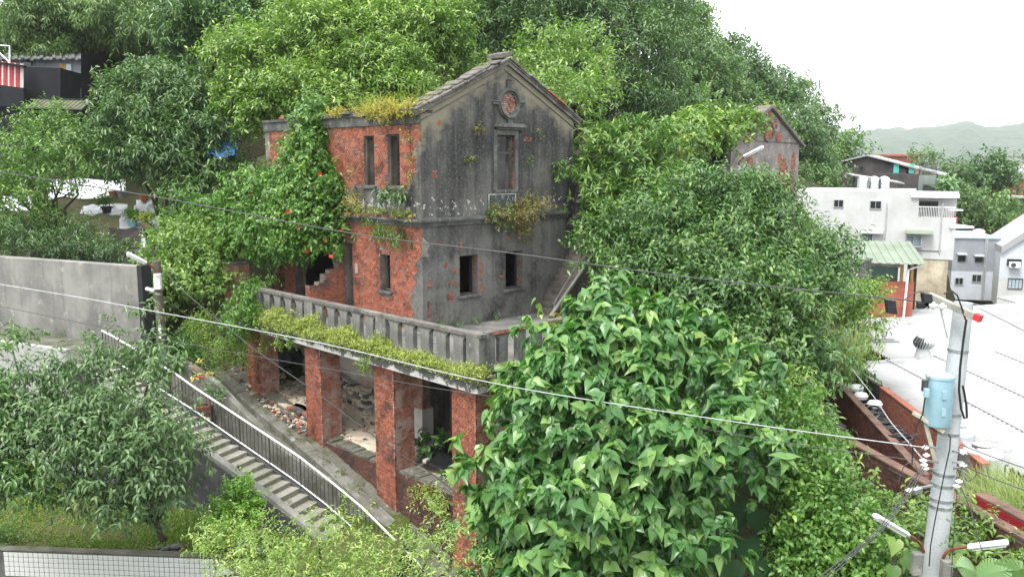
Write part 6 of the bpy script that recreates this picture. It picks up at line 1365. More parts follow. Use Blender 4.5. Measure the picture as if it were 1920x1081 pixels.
lb_ = [lob(375,610,24.8,35,45,.4), lob(420,640,24.4,35,30,.4), lob(450,650,24.2,20,30,.35), lob(360,650,24.6,25,35,.4), lob(400,680,24.3,22,22,.3), lob(440,615,24.4,28,20,.4)]
plant('hanging_creeper', 'yellow-green creeper hanging in threads left of the first pillar', lb_, hw(-1.9,7.0,-1.2), 'hang', 'vine', seed=84, ll=.06, lw=.035, dens=55, twigs=6, lpt=9, tl=.4, spread=.08, droop=.5, up=-.5, hang=.8, back=.1, flat=.3)
# stonecrop along the ledge
lb_ = []; r_ = random.Random(6)
for k in range(58):
    v_ = 5.6 - k*.18; h = (.20 + .10*math.sin(k*.7) + r_.uniform(-.05,.07))*(1.0 if v_ > -1.2 else .6); lb_.append(hl(-2.27+r_.uniform(-.03,.04), v_, -.30+h*.40, .20, .20, max(h, .1)))
plant('stonecrop_fringe', 'long yellow-green stonecrop fringe on the ledge below the balustrade', lb_, hw(-2.28,.5,-.33), 'moss', 'ground cover', seed=85, ll=.05, lw=.028, dens=120, twigs=7, lpt=6, tl=.12, spread=.065, droop=.1, tipyoung=.5, back=.5)
for (v_, ln, w_) in ((4.3,.55,.14),(3.5,.4,.1),(-.7,.35,.08),(2.9,.3,.08),(5.2,.5,.12)):
    lb_ = [hl(-2.36,v_+i*.04,-.45-ln*i/3,w_,w_,.15) for i in range(4)]
    plant('ledge_trailer', {4.3:'green trailer hanging from the ledge beside the first pillar', 3.5:'short trailer hanging from the ledge left of the second pillar', -.7:'small fern tuft hanging at the head of the third pillar', 2.9:'thin trailer hanging from the ledge over the second pillar', 5.2:'trailer hanging at the left end of the ledge'}[v_], lb_, hw(-2.34,v_,-.45), 'hang', 'vine', 'trailers on the ledge', seed=int(90+v_*3), ll=.07, lw=.035, dens=45, twigs=5, lpt=6, tl=.14, spread=.05, droop=.6, hang=.5)
for (v_, h) in ((2.75,.65),(1.75,.55),(3.6,.45),(4.2,.4)):
    plant('ledge_weed', 'tall weed growing up the balustrade ' + {2.75:'left of the post above the second pillar', 1.75:'right of the post above the second pillar', 3.6:'in the left bay', 4.2:'near its left end'}[v_], [hl(-2.25,v_,-.2+h*i/3,.09,.09,.14) for i in range(3)], hw(-2.25,v_,-.33), 'moss', 'weed', 'weeds on the ledge', seed=int(v_*20), ll=.06, lw=.03, dens=60, twigs=5, lpt=6, tl=.14, spread=.05, up=.8)
# plants on the cornice and coping
lb_ = [hl(u_,y_,5.62,.24,.26,h_) for u_, y_, h_ in ((-.05,.15,.2),(-.1,.45,.26),(-.08,.8,.22),(-.1,1.15,.3),(-.1,1.5,.34),(-.05,1.85,.24),(0,2.2,.22),(0,2.7,.14),(-.05,3.7,.16),(-.05,4.0,.16))]
plant('cornice_stonecrop', 'yellow stonecrop cushions along the top of the brick wall', lb_, hw(.1,1.5,5.6), 'yellow', 'ground cover', seed=120, ll=.05, lw=.028, dens=80, twigs=7, lpt=6, tl=.12, spread=.06, droop=.2, tipyoung=.5)
lb_ = [hl(.35,y_,5.8,.35,.35,h_) for y_, h_ in ((.9,.3),(1.7,.42),(2.4,.38),(.4,.2),(3.2,.34),(2.9,.3))]
plant('cornice_weeds', 'green weeds and thin stalks behind the yellow stonecrop on the wall top', lb_, hw(.5,1.7,5.6), 'moss', 'weed', seed=121, ll=.12, lw=.022, dens=13, twigs=6, lpt=6, tl=.25, spread=.12, up=1.0, droop=.1)
lb_ = [hl(x_,.15,5.5+1.56*(x_+.22)/3.34+.17,.14,.14,.06) for x_ in (.15,.4,.75,1.2,2.4,2.65)]
plant('coping_moss', 'tufts of moss on the left slope of the gable coping', lb_, hw(1.2,.15,6.2), 'moss', 'ground cover', seed=122, ll=.04, lw=.025, dens=80, twigs=5, lpt=5, tl=.07, spread=.05)
# plants on the string course of the brick side
lb_ = [hl(-.13,y_,2.86,.12,.2,h_) for y_, h_ in ((.4,.12),(.8,.16),(1.2,.14),(1.7,.16),(2.2,.14),(2.7,.2),(3.2,.18))]
plant('string_course_moss', 'mossy cushions along the string course of the brick side', lb_, hw(-.13,1.6,2.8), 'moss', 'ground cover', seed=123, ll=.05, lw=.028, dens=70, twigs=6, lpt=6, tl=.10, spread=.06, tipyoung=.5)
plant('wall_sapling', 'sapling with drooping leaves under the right brick window', [hl(-.25,.9,3.35,.25,.3,.18), hl(-.22,1.35,3.3,.2,.25,.15), hl(-.22,.6,3.4,.16,.2,.16)], hw(-.15,1.0,2.8), 'bluish', 'sapling', seed=124, ll=.24, lw=.08, shape='lance4', dens=13, twigs=4, lpt=6, tl=.18, spread=.12, droop=.7, up=.3)
plant('wall_fern', 'fern tuft hanging below the string course', [hl(-.22,1.3,2.45,.22,.4,.25), hl(-.22,.7,2.4,.2,.3,.22), hl(-.2,1.9,2.5,.16,.3,.16)], hw(-.12,1.2,2.6), 'mid', 'fern', seed=125, ll=.17, lw=.03, dens=22, twigs=6, lpt=7, tl=.25, spread=.1, droop=.8, hang=.5, up=.0)
plant('dry_grass_tuft', 'dry grass tuft on the string course left of the brick windows', [hl(-.2,2.9,3.1,.2,.35,.25)], hw(-.12,2.9,2.8), 'yellow', 'grass', seed=126, ll=.4, lw=.012, shape='blade', dens=30, twigs=6, lpt=4, tl=.2, spread=.1, up=1.2, droop=.2)
plant('wall_shrub', 'twiggy dry shrub on the wall left of the first brick window', [hl(-.15,2.95,3.85,.2,.3,.3)], hw(-.05,2.95,3.6), 'olive', 'shrub', seed=127, ll=.13, lw=.04, dens=20, twigs=5, lpt=5, tl=.2, spread=.12, droop=.5)
plant('corner_creeper', 'thin creeper on the bricks right of the upper windows', [hl(-.06,.45,4.9,.1,.2,.2), hl(-.06,.35,4.4,.08,.15,.25), hl(-.06,.4,3.9,.08,.12,.15)], hw(-.04,.4,4.3), 'moss', 'vine', seed=128, ll=.08, lw=.04, dens=22, twigs=4, lpt=4, tl=.12, spread=.07)
# ferns and bushes on the gable
for (u_, z_, s_, mt, lab) in ((1.94,5.2,.14,'rusty','small fern tuft high on the gable left of the hood mould'), (1.62,4.28,.15,'olive','fern hanging in the middle of the gable left half'), (4.33,5.05,.10,'olive','small tuft above the red hole right of the gable window'), (3.9,4.3,.07,'mid','tiny plant right of the gable window')):
    plant('gable_fern', lab, [hl(u_,-.12,z_,s_,s_*.8,s_*1.2)], hw(u_,-.02,z_), mt, 'fern', 'ferns on the gable', seed=int(u_*50), ll=s_*.9, lw=.035, dens=70, twigs=4, lpt=5, tl=.10, spread=.05, droop=.6)
plant('gable_shrub', 'leafy green shrub rooted in the gable near its right edge', [hl(5.2,-.25,4.05,.3,.25,.28), hl(5.45,-.3,3.85,.3,.25,.2)], hw(5.0,-.02,4.3), 'mid', 'shrub', seed=133, ll=.13, lw=.055, shape='lance4', dens=26, twigs=5, lpt=6, tl=.2, spread=.12, droop=.5)
plant('gable_bush', 'rusty brown and green bush hanging over the string course below the notice board', [hl(2.6,-.3,2.78,.4,.3,.22), hl(3.2,-.35,2.75,.4,.35,.3), hl(3.8,-.35,2.95,.4,.3,.35), hl(3.45,-.3,2.4,.35,.25,.3), hl(3.5,-.25,2.05,.2,.2,.22), hl(4.3,-.25,3.0,.3,.25,.25)], hw(3.4,-.12,2.76), 'rusty', 'bush', seed=134, ll=.085, lw=.04, dens=42, twigs=6, lpt=6, tl=.2, spread=.11, droop=.45, tipyoung=.5)
plant('gable_bush', 'green bush over the left corner of the notice board', [hl(2.5,-.32,2.85,.34,.25,.2), hl(2.7,-.3,2.55,.2,.2,.18), hl(2.2,-.25,2.8,.2,.2,.1)], hw(2.5,-.14,2.76), 'mid', 'bush', seed=135, ll=.09, lw=.045, dens=30, twigs=5, lpt=6, tl=.2, spread=.1, droop=.45)
plant('terrace_weeds', 'low green weeds at the foot of the gable wall', [hl(1.0,-.12,-.22,.3,.12,.12), hl(1.8,-.12,-.22,.25,.1,.1), hl(.5,-.12,-.2,.2,.1,.12), hl(2.5,-.1,-.25,.2,.08,.06)], hw(1.2,-.1,-.3), 'mid', 'weed', seed=136, ll=.07, lw=.03, dens=40, twigs=5, lpt=5, tl=.12, spread=.07, up=1)
plant('fallen_leaves', 'small heap of yellow fallen leaves at the foot of the gable stair', [hl(4.2,-1.1,-.28,.22,.22,.03)], hw(4.2,-1.1,-.3), 'yellow', 'leaves', seed=137, ll=.09, lw=.05, dens=120, twigs=3, lpt=3, tl=.05, spread=.08)
plant('breast_wall_creeper', 'small-leaved creeper hanging over the low brick wall between the right pillars', [hl(-2.12,-3.3+i*.28,-3.45-.1*abs(i-1)*.5,.13,.2,.22) for i in range(5)] + [hl(-2.1,-3.3,-3.75,.1,.2,.3), hl(-2.1,-2.9,-3.8,.1,.2,.25)], hw(-2.1,-2.8,-3.3), 'moss', 'vine', seed=138, ll=.065, lw=.04, dens=50, twigs=5, lpt=6, tl=.16, spread=.08, droop=.5, hang=.3)
plant('undercroft_plant', 'dark broad-leaved plant growing inside the undercroft by the inner pier', [hl(-.9,-1.2,-2.95,.3,.3,.28), hl(-.5,-2.2,-2.85,.25,.25,.25)], hw(-.9,-1.4,-3.3), 'heart', 'plant', seed=139, ll=.2, lw=.14, shape='heart', dens=16, twigs=4, lpt=4, tl=.2, spread=.1, droop=.5)
# pothos on the fourth pillar: each large leaf its own object
pot = empty('climbing_pothos', hw(-1.7,-4.55,-6), 0, 'climbing plant with large glossy two-tone leaves on the fourth pillar', 'vine')
mb = MB(); mb.tube([hw(-1.95,-4.55,-6)-pot.location, hw(-1.9,-4.52,-3.5)-pot.location, hw(-1.75,-4.55,-2)-pot.location, hw(-1.8,-4.75,-.5)-pot.location, hw(-1.85,-4.8,.0)-pot.location], .02, 6); mb.build('stem', M['bark_pale'], pot)
T, F_ = TPL['heart']; pm = [np_mesh('leaf', T, F_, LM['bright'], np.full(len(T), v)) for v in (.35,.6,.95)]
rr = random.Random(12)
for k in range(95):
    f = rr.random(); z = -4.6+4.5*f; u_ = -1.95+rr.uniform(-.15,.62); v_ = -4.58-rr.uniform(0,.3)
    if z > -.6: u_ = -1.95+rr.uniform(-.1,.45); v_ = -4.8
    o = link('leaf', rr.choice(pm), pot); s_ = rr.uniform(.16,.36); a = hm.to_3x3() @ Vector((rr.uniform(-.6,.6), -.6, rr.uniform(-.9,-.1)+(.8 if z > -.7 else 0))); a.normalize()
    nn = hm.to_3x3() @ Vector((rr.uniform(-.5,.5), -.8, .8)); sd = nn.cross(a).normalized(); u3 = a.cross(sd); p = hw(u_,v_,z)-pot.location
    o.matrix_local = Matrix(((a.x*s_,sd.x*s_*.8,u3.x*s_,p.x),(a.y*s_,sd.y*s_*.8,u3.y*s_,p.y),(a.z*s_,sd.z*s_*.8,u3.z*s_,p.z),(0,0,0,1)))
# black netting on the undercroft floor and behind the first pillar
def sheet(name, label, cat, pts, mat, seed, amp=.08, thick=.012, n=26):
    """draped sheet over four corner points"""
    a, b, c, d = map(Vector, pts); base = (a+b+c+d)/4; V = []
    for i in range(n+1):
        for j in range(n+1):
            s, t_ = i/n, j/n; p = a.lerp(b,s).lerp(d.lerp(c,s), t_); k = float(vnoise(i,j,4.1,seed)-.5)*2 + .6*float(vnoise(i,j,1.9,seed+1)-.5)
            V.append(np.array(p-base) + np.array([0,0,amp*k]))
    ix = np.arange((n+1)**2).reshape(n+1,n+1); o = link(name, np_mesh(name, np.array(V), np.stack([ix[:-1,:-1],ix[1:,:-1],ix[1:,1:],ix[:-1,1:]],-1).reshape(-1,4), mat, smooth=True)); o.location = base
    m = o.modifiers.new('thick','SOLIDIFY'); m.thickness = thick
    return tag(o, label, cat)
M['net'] = plain('black_netting', (.018,.019,.022), .5, .4)
sheet('netting', 'crumpled black netting on the floor behind the right brick breast wall', 'netting', [hw(-1.5,-1.5,-3.18), hw(-1.5,-4.1,-3.18), hw(.6,-4.1,-2.9), hw(.6,-.9,-2.9)], M['net'], 5, .12)
sheet('netting', 'black netting draped over rubble left of the first pillar', 'netting', [hw(-1.3,5.9,-2.6), hw(-1.3,8.4,-1.7), hw(-.2,8.4,-1.2), hw(-.2,5.9,-1.9)], M['net'], 6, .2)
sheet('netting', 'black netting hanging in the dark between the first two pillars', 'netting', [hw(-1.0,3.6,-2.75), hw(-1.0,4.6,-2.3), hw(-.3,5.0,-1.9), hw(-.3,3.6,-2.2)], M['net'], 7, .2)
rr = random.Random(41)
for (u_, v_, lab) in ((-1.5,-1.9,'pale brick lying on the black netting at the left'), (-1.2,-2.9,'white chip of plaster on the black netting'), (-1.35,-3.2,'orange brick lying on the black netting near the right pillar')):
    mb = MB(); mb.obox((0,0,.04), (.11,0,0), (.02,.06,0), (0,0,.04)); o = mb.build('loose_brick', M['brick_tan'] if 'orange' in lab else M['limewash'], None, .008); o.location = hw(u_,v_,-3.08); o.rotation_euler = (0,.1,rr.uniform(0,3)); tag(o, lab, 'brick')
# planted bed between stair and parapets
pl = empty('brick_planter', sw(-3.95,.27,-2.45), SROT, 'small hexagonal red brick planter behind the stair railing', 'planter')
for i in range(6):
    t = i*math.pi/3; t2 = t+math.pi/3; a, b = Vector((math.cos(t)*.26,math.sin(t)*.22,0)), Vector((math.cos(t2)*.26,math.sin(t2)*.22,0)); d = b-a; L = d.length; d.normalize(); nr = Vector((d.y,-d.x,0))
    bk = courses(0, L, 0, .42, seed=i, bl=.14, headers=False); lay(bk, (a+nr*.0, d, nr), pl, 'brick_tan', 40, None, .01, .07)
mb = MB(); mb.lathe((0,0,0), [(.25,0),(.25,.36)], 6); mb.build('soil', M['soil'], pl)
cr = empty('croton', sw(-4.55,.45,-1.85), 0, 'yellow and red croton plant behind the stair railing', 'plant')
limbs('stem', cr, cr.location, [at(380,690,22.0), at(372,705,22.0), at(390,700,22)], .012, 'bark', .4, 2)
crown('foliage', [lob(378,688,22,9,10), lob(372,708,22,9,9), lob(388,706,22,10,8)], cr, 'yellow', seed=140, ll=.13, lw=.055, shape='lance4', dens=26, twigs=3, lpt=4, tl=.12, spread=.06, up=.7, droop=.05)
crown('red_leaves', [lob(375,700,22,11,14)], cr, 'flower', seed=141, ll=.11, lw=.04, shape='lance4', dens=10, twigs=2, lpt=2, tl=.12, spread=.06, up=.7, droop=.05)
plant('ginger_shrub', 'tall dark green leafy shrub beside the lamp post', [lob(345,660,22.6,20,25,.4), lob(355,690,22.4,18,18,.35), lob(335,640,22.8,14,14,.3)], sw(-5.1,.6,-1.6), 'dark', 'shrub', seed=142, ll=.22, lw=.07, shape='lance4', dens=26, twigs=4, lpt=6, tl=.2, spread=.1, droop=.4)
plant('planter_shrub', 'small grey-green shrub in the brick planter', [lob(398,730,21.6,15,12,.25), lob(410,745,21.5,10,10,.2)], sw(-3.95,.27,-2.05), 'bluish', 'shrub', seed=143, ll=.09, lw=.05, dens=40, twigs=4, lpt=6, tl=.14, spread=.07)
plant('bank_moss', 'dark moss patches along the foot of the rubble bank', [hl(-2.42,v_,pz(v_)+.0,.13,.22,.07) for v_ in (5.1,4.4,3.8,3.0,2.4,1.2,.5,-.2,-.9,-2.2,-3)], hw(-2.4,1.5,-3.5), 'olive', 'ground cover', seed=144, ll=.04, lw=.025, dens=90, twigs=5, lpt=5, tl=.07, spread=.06)
# lawn of the garden: small blades, one mass
r = np.random.default_rng(5); n = 42000; x = r.uniform(-14,-4.6,n); y = r.uniform(17.2,24,n)
den = vnoise(x,y,.9,12)*.7+vnoise(x,y,.3,13)*.3; k = den > r.uniform(.30,.75,n); x, y = x[k], y[k]; n = len(x)
wn_ = (x-SR[0])*math.sin(-SROT)+(y-SR[1])*math.cos(SROT); k = (wn_ < -1.08) & (y > 17.9-(x+12.5)*.0744+.32); x, y = x[k], y[k]; n = len(x)
z = np.array([garden_z(a, b) for a, b in zip(x, y)])
ax = np.stack([r.normal(0,.6,n), r.normal(0,.6,n), np.full(n,.9)],1); nm_ = np.stack([r.normal(0,.6,n), r.normal(-.5,.6,n), np.full(n,.5)],1)
o = link('lawn', leaf_mesh('lawn', np.stack([x,y,z],1), ax, nm_, r.uniform(.05,.12,n), r.uniform(.02,.04,n), np.clip(r.normal(.4,.2,n),0,1), 'lance', LM['hang'])); tag(o, 'patchy moss and grass over the garden soil', 'grass', kind='stuff')
n = 2600; x = r.uniform(-14,-4.8,n); y = r.uniform(17.4,22,n); wn_ = (x-SR[0])*math.sin(-SROT)+(y-SR[1])*math.cos(SROT); k = (wn_ < -1.1) & (y > 17.9-(x+12.5)*.0744+.32); x, y = x[k], y[k]; n = len(x); z = np.array([garden_z(a, b) for a, b in zip(x, y)])+.02
o = link('leaf_litter', leaf_mesh('leaf_litter', np.stack([x,y,z],1), np.stack([r.normal(0,1,n),r.normal(0,1,n),r.normal(0,.1,n)],1), np.stack([r.normal(0,.2,n),r.normal(0,.2,n),np.ones(n)],1), r.uniform(.05,.11,n), r.uniform(.025,.045,n), np.clip(r.normal(.6,.25,n),0,1), 'lance', LM['rusty'])); tag(o, 'brown fallen leaves scattered on the garden soil', 'leaf litter', kind='stuff')
for (x_, y_, lab) in ((305,1030,'pile of grey stones at the foot of the garden tree'), (470,1030,'grey stones half hidden by the lime treetop')):
    p = at(x_,y_,18.0); e = empty('stone_pile', (p.x,p.y,garden_z(p.x,p.y)), 0, lab, 'stones')
    for k in range(9):
        mb = MB(); stone(mb, (rr.uniform(-.35,.35), rr.uniform(-.15,.15), rr.uniform(.02,.14)), rr.uniform(.07,.15)); mb.build('stone', M['concrete_old'], e, fix=False)
# elephant ears and bananas lower right
def big_leaf_plant(name, label, base, spots, mat, L, W, shape='heart', cat='plant'):
    e = empty(name, base, 0, label, cat); T, F_ = TPL[shape]; V = T.copy(); mes = [np_mesh('leaf', V, F_, LM[mat], np.full(len(T), v)) for v in (.3,.5,.75)]
    for (x, y, Y, s_, tilt) in spots:
        p = at(x,y,Y); c = Vector(base); mb = MB(); mb.tube([Vector((0,0,0)), (p-c)*.6+Vector((0,0,.15)), p-c], .018, 5); mb.build('stalk', M['bark_pale'], e)
        a = Vector((math.sin(tilt), -.55, -.75)); a.normalize(); nn = Vector((0,-.7,.75)); sd = nn.cross(a).normalized(); u3 = a.cross(sd); q = p-c; o = link('leaf', random.choice(mes), e)
        o.matrix_local = Matrix(((a.x*L*s_,sd.x*W*s_,u3.x*L*s_,q.x),(a.y*L*s_,sd.y*W*s_,u3.y*L*s_,q.y),(a.z*L*s_,sd.z*W*s_,u3.z*L*s_,q.z),(0,0,0,1)))
    return e
big_leaf_plant('elephant_ear', 'clump of huge dark elephant-ear leaves under the heart-leaved tree', foot(1390,1060,16.2,-7), [(1345,960,16,1,-.3),(1380,940,16.2,1.1,0),(1415,960,16,1,.3),(1360,1010,15.8,1.1,-.4),(1400,1010,15.7,1.2,.1),(1440,990,15.9,1,.4),(1370,1050,15.5,1.1,-.2),(1420,1050,15.5,1.1,.3),(1340,1040,15.6,.9,-.6)], 'ear', .55, .5)
big_leaf_plant('elephant_ear', 'pale elephant-ear leaves at the foot of the utility pole', foot(1690,1060,13.8,-7), [(1680,1010,13.6,1,-.4),(1705,1030,13.6,.9,.2),(1790,1040,13.4,1,.3),(1810,1060,13.2,1,.0),(1675,1060,13.3,1,-.3),(1692,1045,13.5,.8,.5),(1800,1020,13.5,.8,-.4)], 'mid', .30, .26)
ban = empty('banana_plant', foot(1850,1080,12.2,-7), 0, 'banana plant with torn grey-green leaves in the bottom right corner', 'plant')
for (x, y, x2, y2, Y) in ((1820,1090,1900,1040,12),(1850,1100,1800,1020,12.2),(1870,1100,1930,1030,11.8),(1840,1110,1880,1060,12.1),(1880,1110,1905,1020,12.4)):
    a = at(x,y,Y)-ban.location; b = at(x2,y2,Y-.5)-ban.location; d = b-a; sd = d.cross(Vector((0,-.6,.8))).normalized(); nl = sd.cross(d).normalized(); mb = MB(); n = 16; W_ = .24
    for i in range(n):
        f0, f1 = i/n, (i+1)/n-.012; ww = lambda f: W_*math.sin(min(f*1.15+.12,1)*math.pi)**.7; P = lambda f, s: a + d*f*1.15 + sd*s*ww(f) + Vector((0,0,-.35*f*f*d.length)) - nl*abs(s)*.06 + d*.05*abs(s)
        for s in (-1,1): mb.add([P(f0,0),P(f1+.012,0),P(f1,s),P(f0,s)], [(0,1,2,3)], 0, .5+.2*random.random())
    mb.build('leaf', LM['banana'], ban, fix=False)
mb = MB(); mb.tube([(0,0,-.5),(0,0,4.0)], [.16,.10], 8); mb.build('stem', LM['banana'], ban)
def grass(name, label, x, y, Y, n, L, spread, mat='grass', seed=0):
    p = at(x,y,Y); r = np.random.default_rng(seed); b = np.stack([r.normal(0,spread,n), r.normal(0,spread*.7,n), r.uniform(-.1,0,n)],1); d = np.stack([r.normal(0,.5,n), r.normal(-.1,.5,n), r.uniform(.7,1.2,n)],1)
    e = empty(name, p, 0, label, 'grass'); V = leaf_mesh('blades', b, d, np.stack([d[:,0]*.5, d[:,1]*.5-.2, np.full(n,.6)],1), r.uniform(.5,1.1,n)*L, r.uniform(.012,.022,n), np.clip(r.normal(.5,.25,n),0,1), 'blade', LM[mat]); o = link('blades', V, e); o['kind'] = 'stuff'
grass('tall_grass', 'arching tall grass tuft above the dark alley wall', 1560,685,25, 500, 1.5, .35, seed=3)
grass('tall_grass', 'pale tall grass by the red painted wall at the right edge', 1885,960,18.5, 600, 1.1, .5, seed=4)
grass('tall_grass', 'pale tall grass between the brick wall end and the cream wall', 1855,920,19.5, 300, .9, .3, seed=6)
lb_ = [lob(1770,1010,15,60,35,1), lob(1800,980,15.4,40,25,.8), lob(1700,990,15.2,45,35,.9), lob(1850,1010,15,40,30,.8), lob(1730,960,15.6,30,25,.7)]
plant('bank_shrubs', 'yellow-green leafy shrubs around the foot of the utility pole', lb_, foot(1770,1050,15,-6), 'bright', 'shrub', seed=150, ll=.14, lw=.06, shape='lance4', dens=13, twigs=5, lpt=7, tl=.3, spread=.18, tipyoung=.5)
lb_ = [lob(1590,560,29,40,40,1.2), lob(1620,610,28.5,40,45,1), lob(1600,650,28,35,40,1), lob(1570,600,29,30,30,.9), lob(1635,545,29.5,25,25,.8), lob(1590,690,27.5,25,25,.8)]
tree('balcony_shrub', 'yellow-green shrub hanging by the small brick annexe at the right', lb_, foot(1600,690,28.8), .06, 'bright', cat='shrub', seed=151, ll=.19, lw=.06, dens=9, twigs=6, lpt=7, tl=.35, spread=.2, droop=.5, tipyoung=.7)
lb_ = [lob(1320,240,37,60,28,1.6), lob(1290,260,36,45,24,1.4), lob(1385,235,38,45,25,1.4), lob(1340,265,36,50,18,1.2)]
plant('roof_ivy', 'green ivy heaped on the collapsed roof of the second gabled ruin', lb_, foot(1330,265,37,5), 'bright', 'vine', seed=152, ll=.26, lw=.15, dens=7, twigs=6, lpt=6, tl=.4, spread=.25, droop=.4, tipyoung=.4)
plant('roof_ivy', 'rusty yellow fern fringe on the eave of the second ruin', [lob(1290,280,35.5,22,14,.6), lob(1310,270,35.5,18,10,.5), lob(1280,295,35.3,15,15,.5)], foot(1290,285,35.5,4), 'yellow', 'fern', seed=153, ll=.18, lw=.05, dens=14, twigs=5, lpt=6, tl=.25, spread=.15)
plant('gable_moss', 'yellow moss along the right slope of the second gabled ruin', [l for l in lb2], Vector(lb2[4][:3]), 'yellow', 'ground cover', seed=154, ll=.09, lw=.05, dens=45, twigs=5, lpt=5, tl=.15, spread=.08, tipyoung=.4)
plant('wall_foot_weeds', 'line of weeds along the foot of the grey retaining wall', [(*sw(x_, 1.42, -1.0), .28, .12, .12) for x_ in (-8.0,-8.9,-9.6,-10.8,-11.5,-12.6,-13.4,-14.5)], sw(-10.5,1.4,-1.03), 'mid', 'weed', seed=161, ll=.10, lw=.035, dens=30, twigs=5, lpt=5, tl=.16, spread=.08, up=.9)
plant('step_moss', 'green moss and seedlings along the kerb of the long stair', [(*sw(x_, -.72, zs(x_)+.0), .12, .06, .035) for x_ in (-5.2,-4.1,-3.3,-2.6,-1.9,-1.1,-.5,.2,.8,1.5)], sw(-1.5,-.72,zs(-1.5)), 'olive', 'ground cover', seed=162, ll=.045, lw=.025, dens=90, twigs=4, lpt=5, tl=.06, spread=.04)
# ------------------------------------------------------------------ street lamp left
def lamp_head(parent, arm, a, b, r=.055, w=.085):
    """arm tube then a long white lamp box from a to b"""
    off = parent.location; mb = MB(); mb.tube([Vector(p)-off for p in arm], r*.55, 8); ar = mb.build('lamp_arm', M['rust'], parent)
    a, b = Vector(a)-off, Vector(b)-off; d = (b-a).normalized(); sd = d.cross(Vector((0,0,1))).normalized(); u2 = sd.cross(d); mb = MB(); L = (b-a).length; ring = []
    for (f, k) in ((0,.8),(.04,1),(.95,1),(.985,.75),(1,.4)):
        for j in range(10): t = j*2*math.pi/10; ring.append(a+d*L*f+(sd*math.cos(t)*w*k+u2*(math.sin(t)*w*.62*k)))
    mb.add(ring, [(i*10+j,i*10+(j+1) % 10,(i+1)*10+(j+1) % 10,(i+1)*10+j) for i in range(4) for j in range(10)]+[tuple(range(10))[::-1],tuple(40+j for j in range(10))], 0, 0, True); h = mb.build('lamp_housing', M['white_paint'], parent)
    mb = MB(); mb.obox(a+d*L*.5-u2*w*.6, d*L*.42, sd*w*.6, u2*.012); mb.build('diffuser', plain('lamp_diffuser', (.7,.7,.66), .2), h)
p0 = sw(-5.5,.5,-2.2); sl_ = empty('street_lamp', p0, 0, 'brown street lamp post with white lamp head and control box beside the stair', 'street lamp'); T_ = at(293,489,22.6)-p0
mb = MB(); n = 8; mb.tube([T_*(i/n) for i in range(3,n+1)], [.135-.03*i/n for i in range(3,n+1)], 14); mb.build('pole', plain('brown_pole_paint', (.11,.085,.075), .7, var=.25), sl_)
mb = MB(); mb.tube([Vector((0,0,-.3)), T_*(3/n)], [.15,.135], 14); mb.build('pole_base', M['concrete_grey'], sl_)
lamp_head(sl_, [at(295,512,22.45), at(291,505,22.4), at(284,498,22.3), at(272,491,22.2)], at(274,492,22.2), at(238,474,21.9))
mb = MB(); mb.obox(at(295.5,527,22.38)-p0, (.085,0,0), (0,.07,0), (0,0,.21)); bx = mb.build('control_box', M['white_paint'], sl_, .015); mb = MB(); mb.obox(at(296,517,22.30)-p0, (.05,0,0), (0,.004,0), (0,0,.04)); mb.build('box_label', M['alu'], bx)
mb = MB(); mb.obox(at(281,542,22.2)-p0, (.11,0,-.03), (0,.05,0), (.01,0,.04)); cm = mb.build('security_camera', M['white_paint'], sl_, .02); mb = MB(); mb.tube([at(285,546,22.25)-p0, at(292,549,22.4)-p0], .02, 6); mb.build('camera_bracket', M['alu'], cm)
for (y0, y1) in ((608,625),(630,634)): mb = MB(); a = at(299.5,(y0+y1)/2,22.44)-p0; mb.obox(a, (.035,0,0), (0,.006,0), (0,0,(y1-y0)/2*.014)); mb.build('sticker', M['white_paint'], sl_)
l2 = empty('street_lamp', at(1385,420,31.5), 0, 'white street lamp head poking out of the evergreen before the second gable', 'street lamp')
mb = MB(); mb.tube([Vector((0,0,-4)), at(1385,310,31.5)-l2.location], .07, 8); mb.build('pole', M['metal'], l2)
lamp_head(l2, [at(1385,310,31.5), at(1386,302,31.4), at(1396,293,31.3)], at(1395,293,31.3), at(1432,274,31), .07, .1)
# ------------------------------------------------------------------ utility pole right
YB = 13.3
top, bot = at(1807,566,YB+.1), at(1748,1081,YB); ax_ = (top-bot).normalized(); foot_ = bot - ax_*((bot.z+8)/ax_.z)
up_ = empty('utility_pole', foot_, 0, 'leaning grey concrete utility pole with cross-arm and blue transformer', 'utility pole'); Lp = (top-foot_).length
W = lambda p: Vector(p)-foot_
def pr(f): return .235-.095*f
mb = MB(); mb.tube([ax_*Lp*i/10 for i in range(11)], [pr(i/10) for i in range(11)], 12); mb.build('pole', worn('pole_concrete', (.47,.49,.50), (.36,.38,.39), None, 1.5, dark_amt=.3), up_)
fz = lambda y: ((at(1780,y,YB).z)-foot_.z)/((top-foot_).z)
for y in (658,775,812,887,908,935,948): f = fz(y); mb = MB(); mb.tube([ax_*Lp*f-ax_*.022, ax_*Lp*f+ax_*.022], pr(f)+.012, 12); mb.build('steel_band', M['metal'], up_)
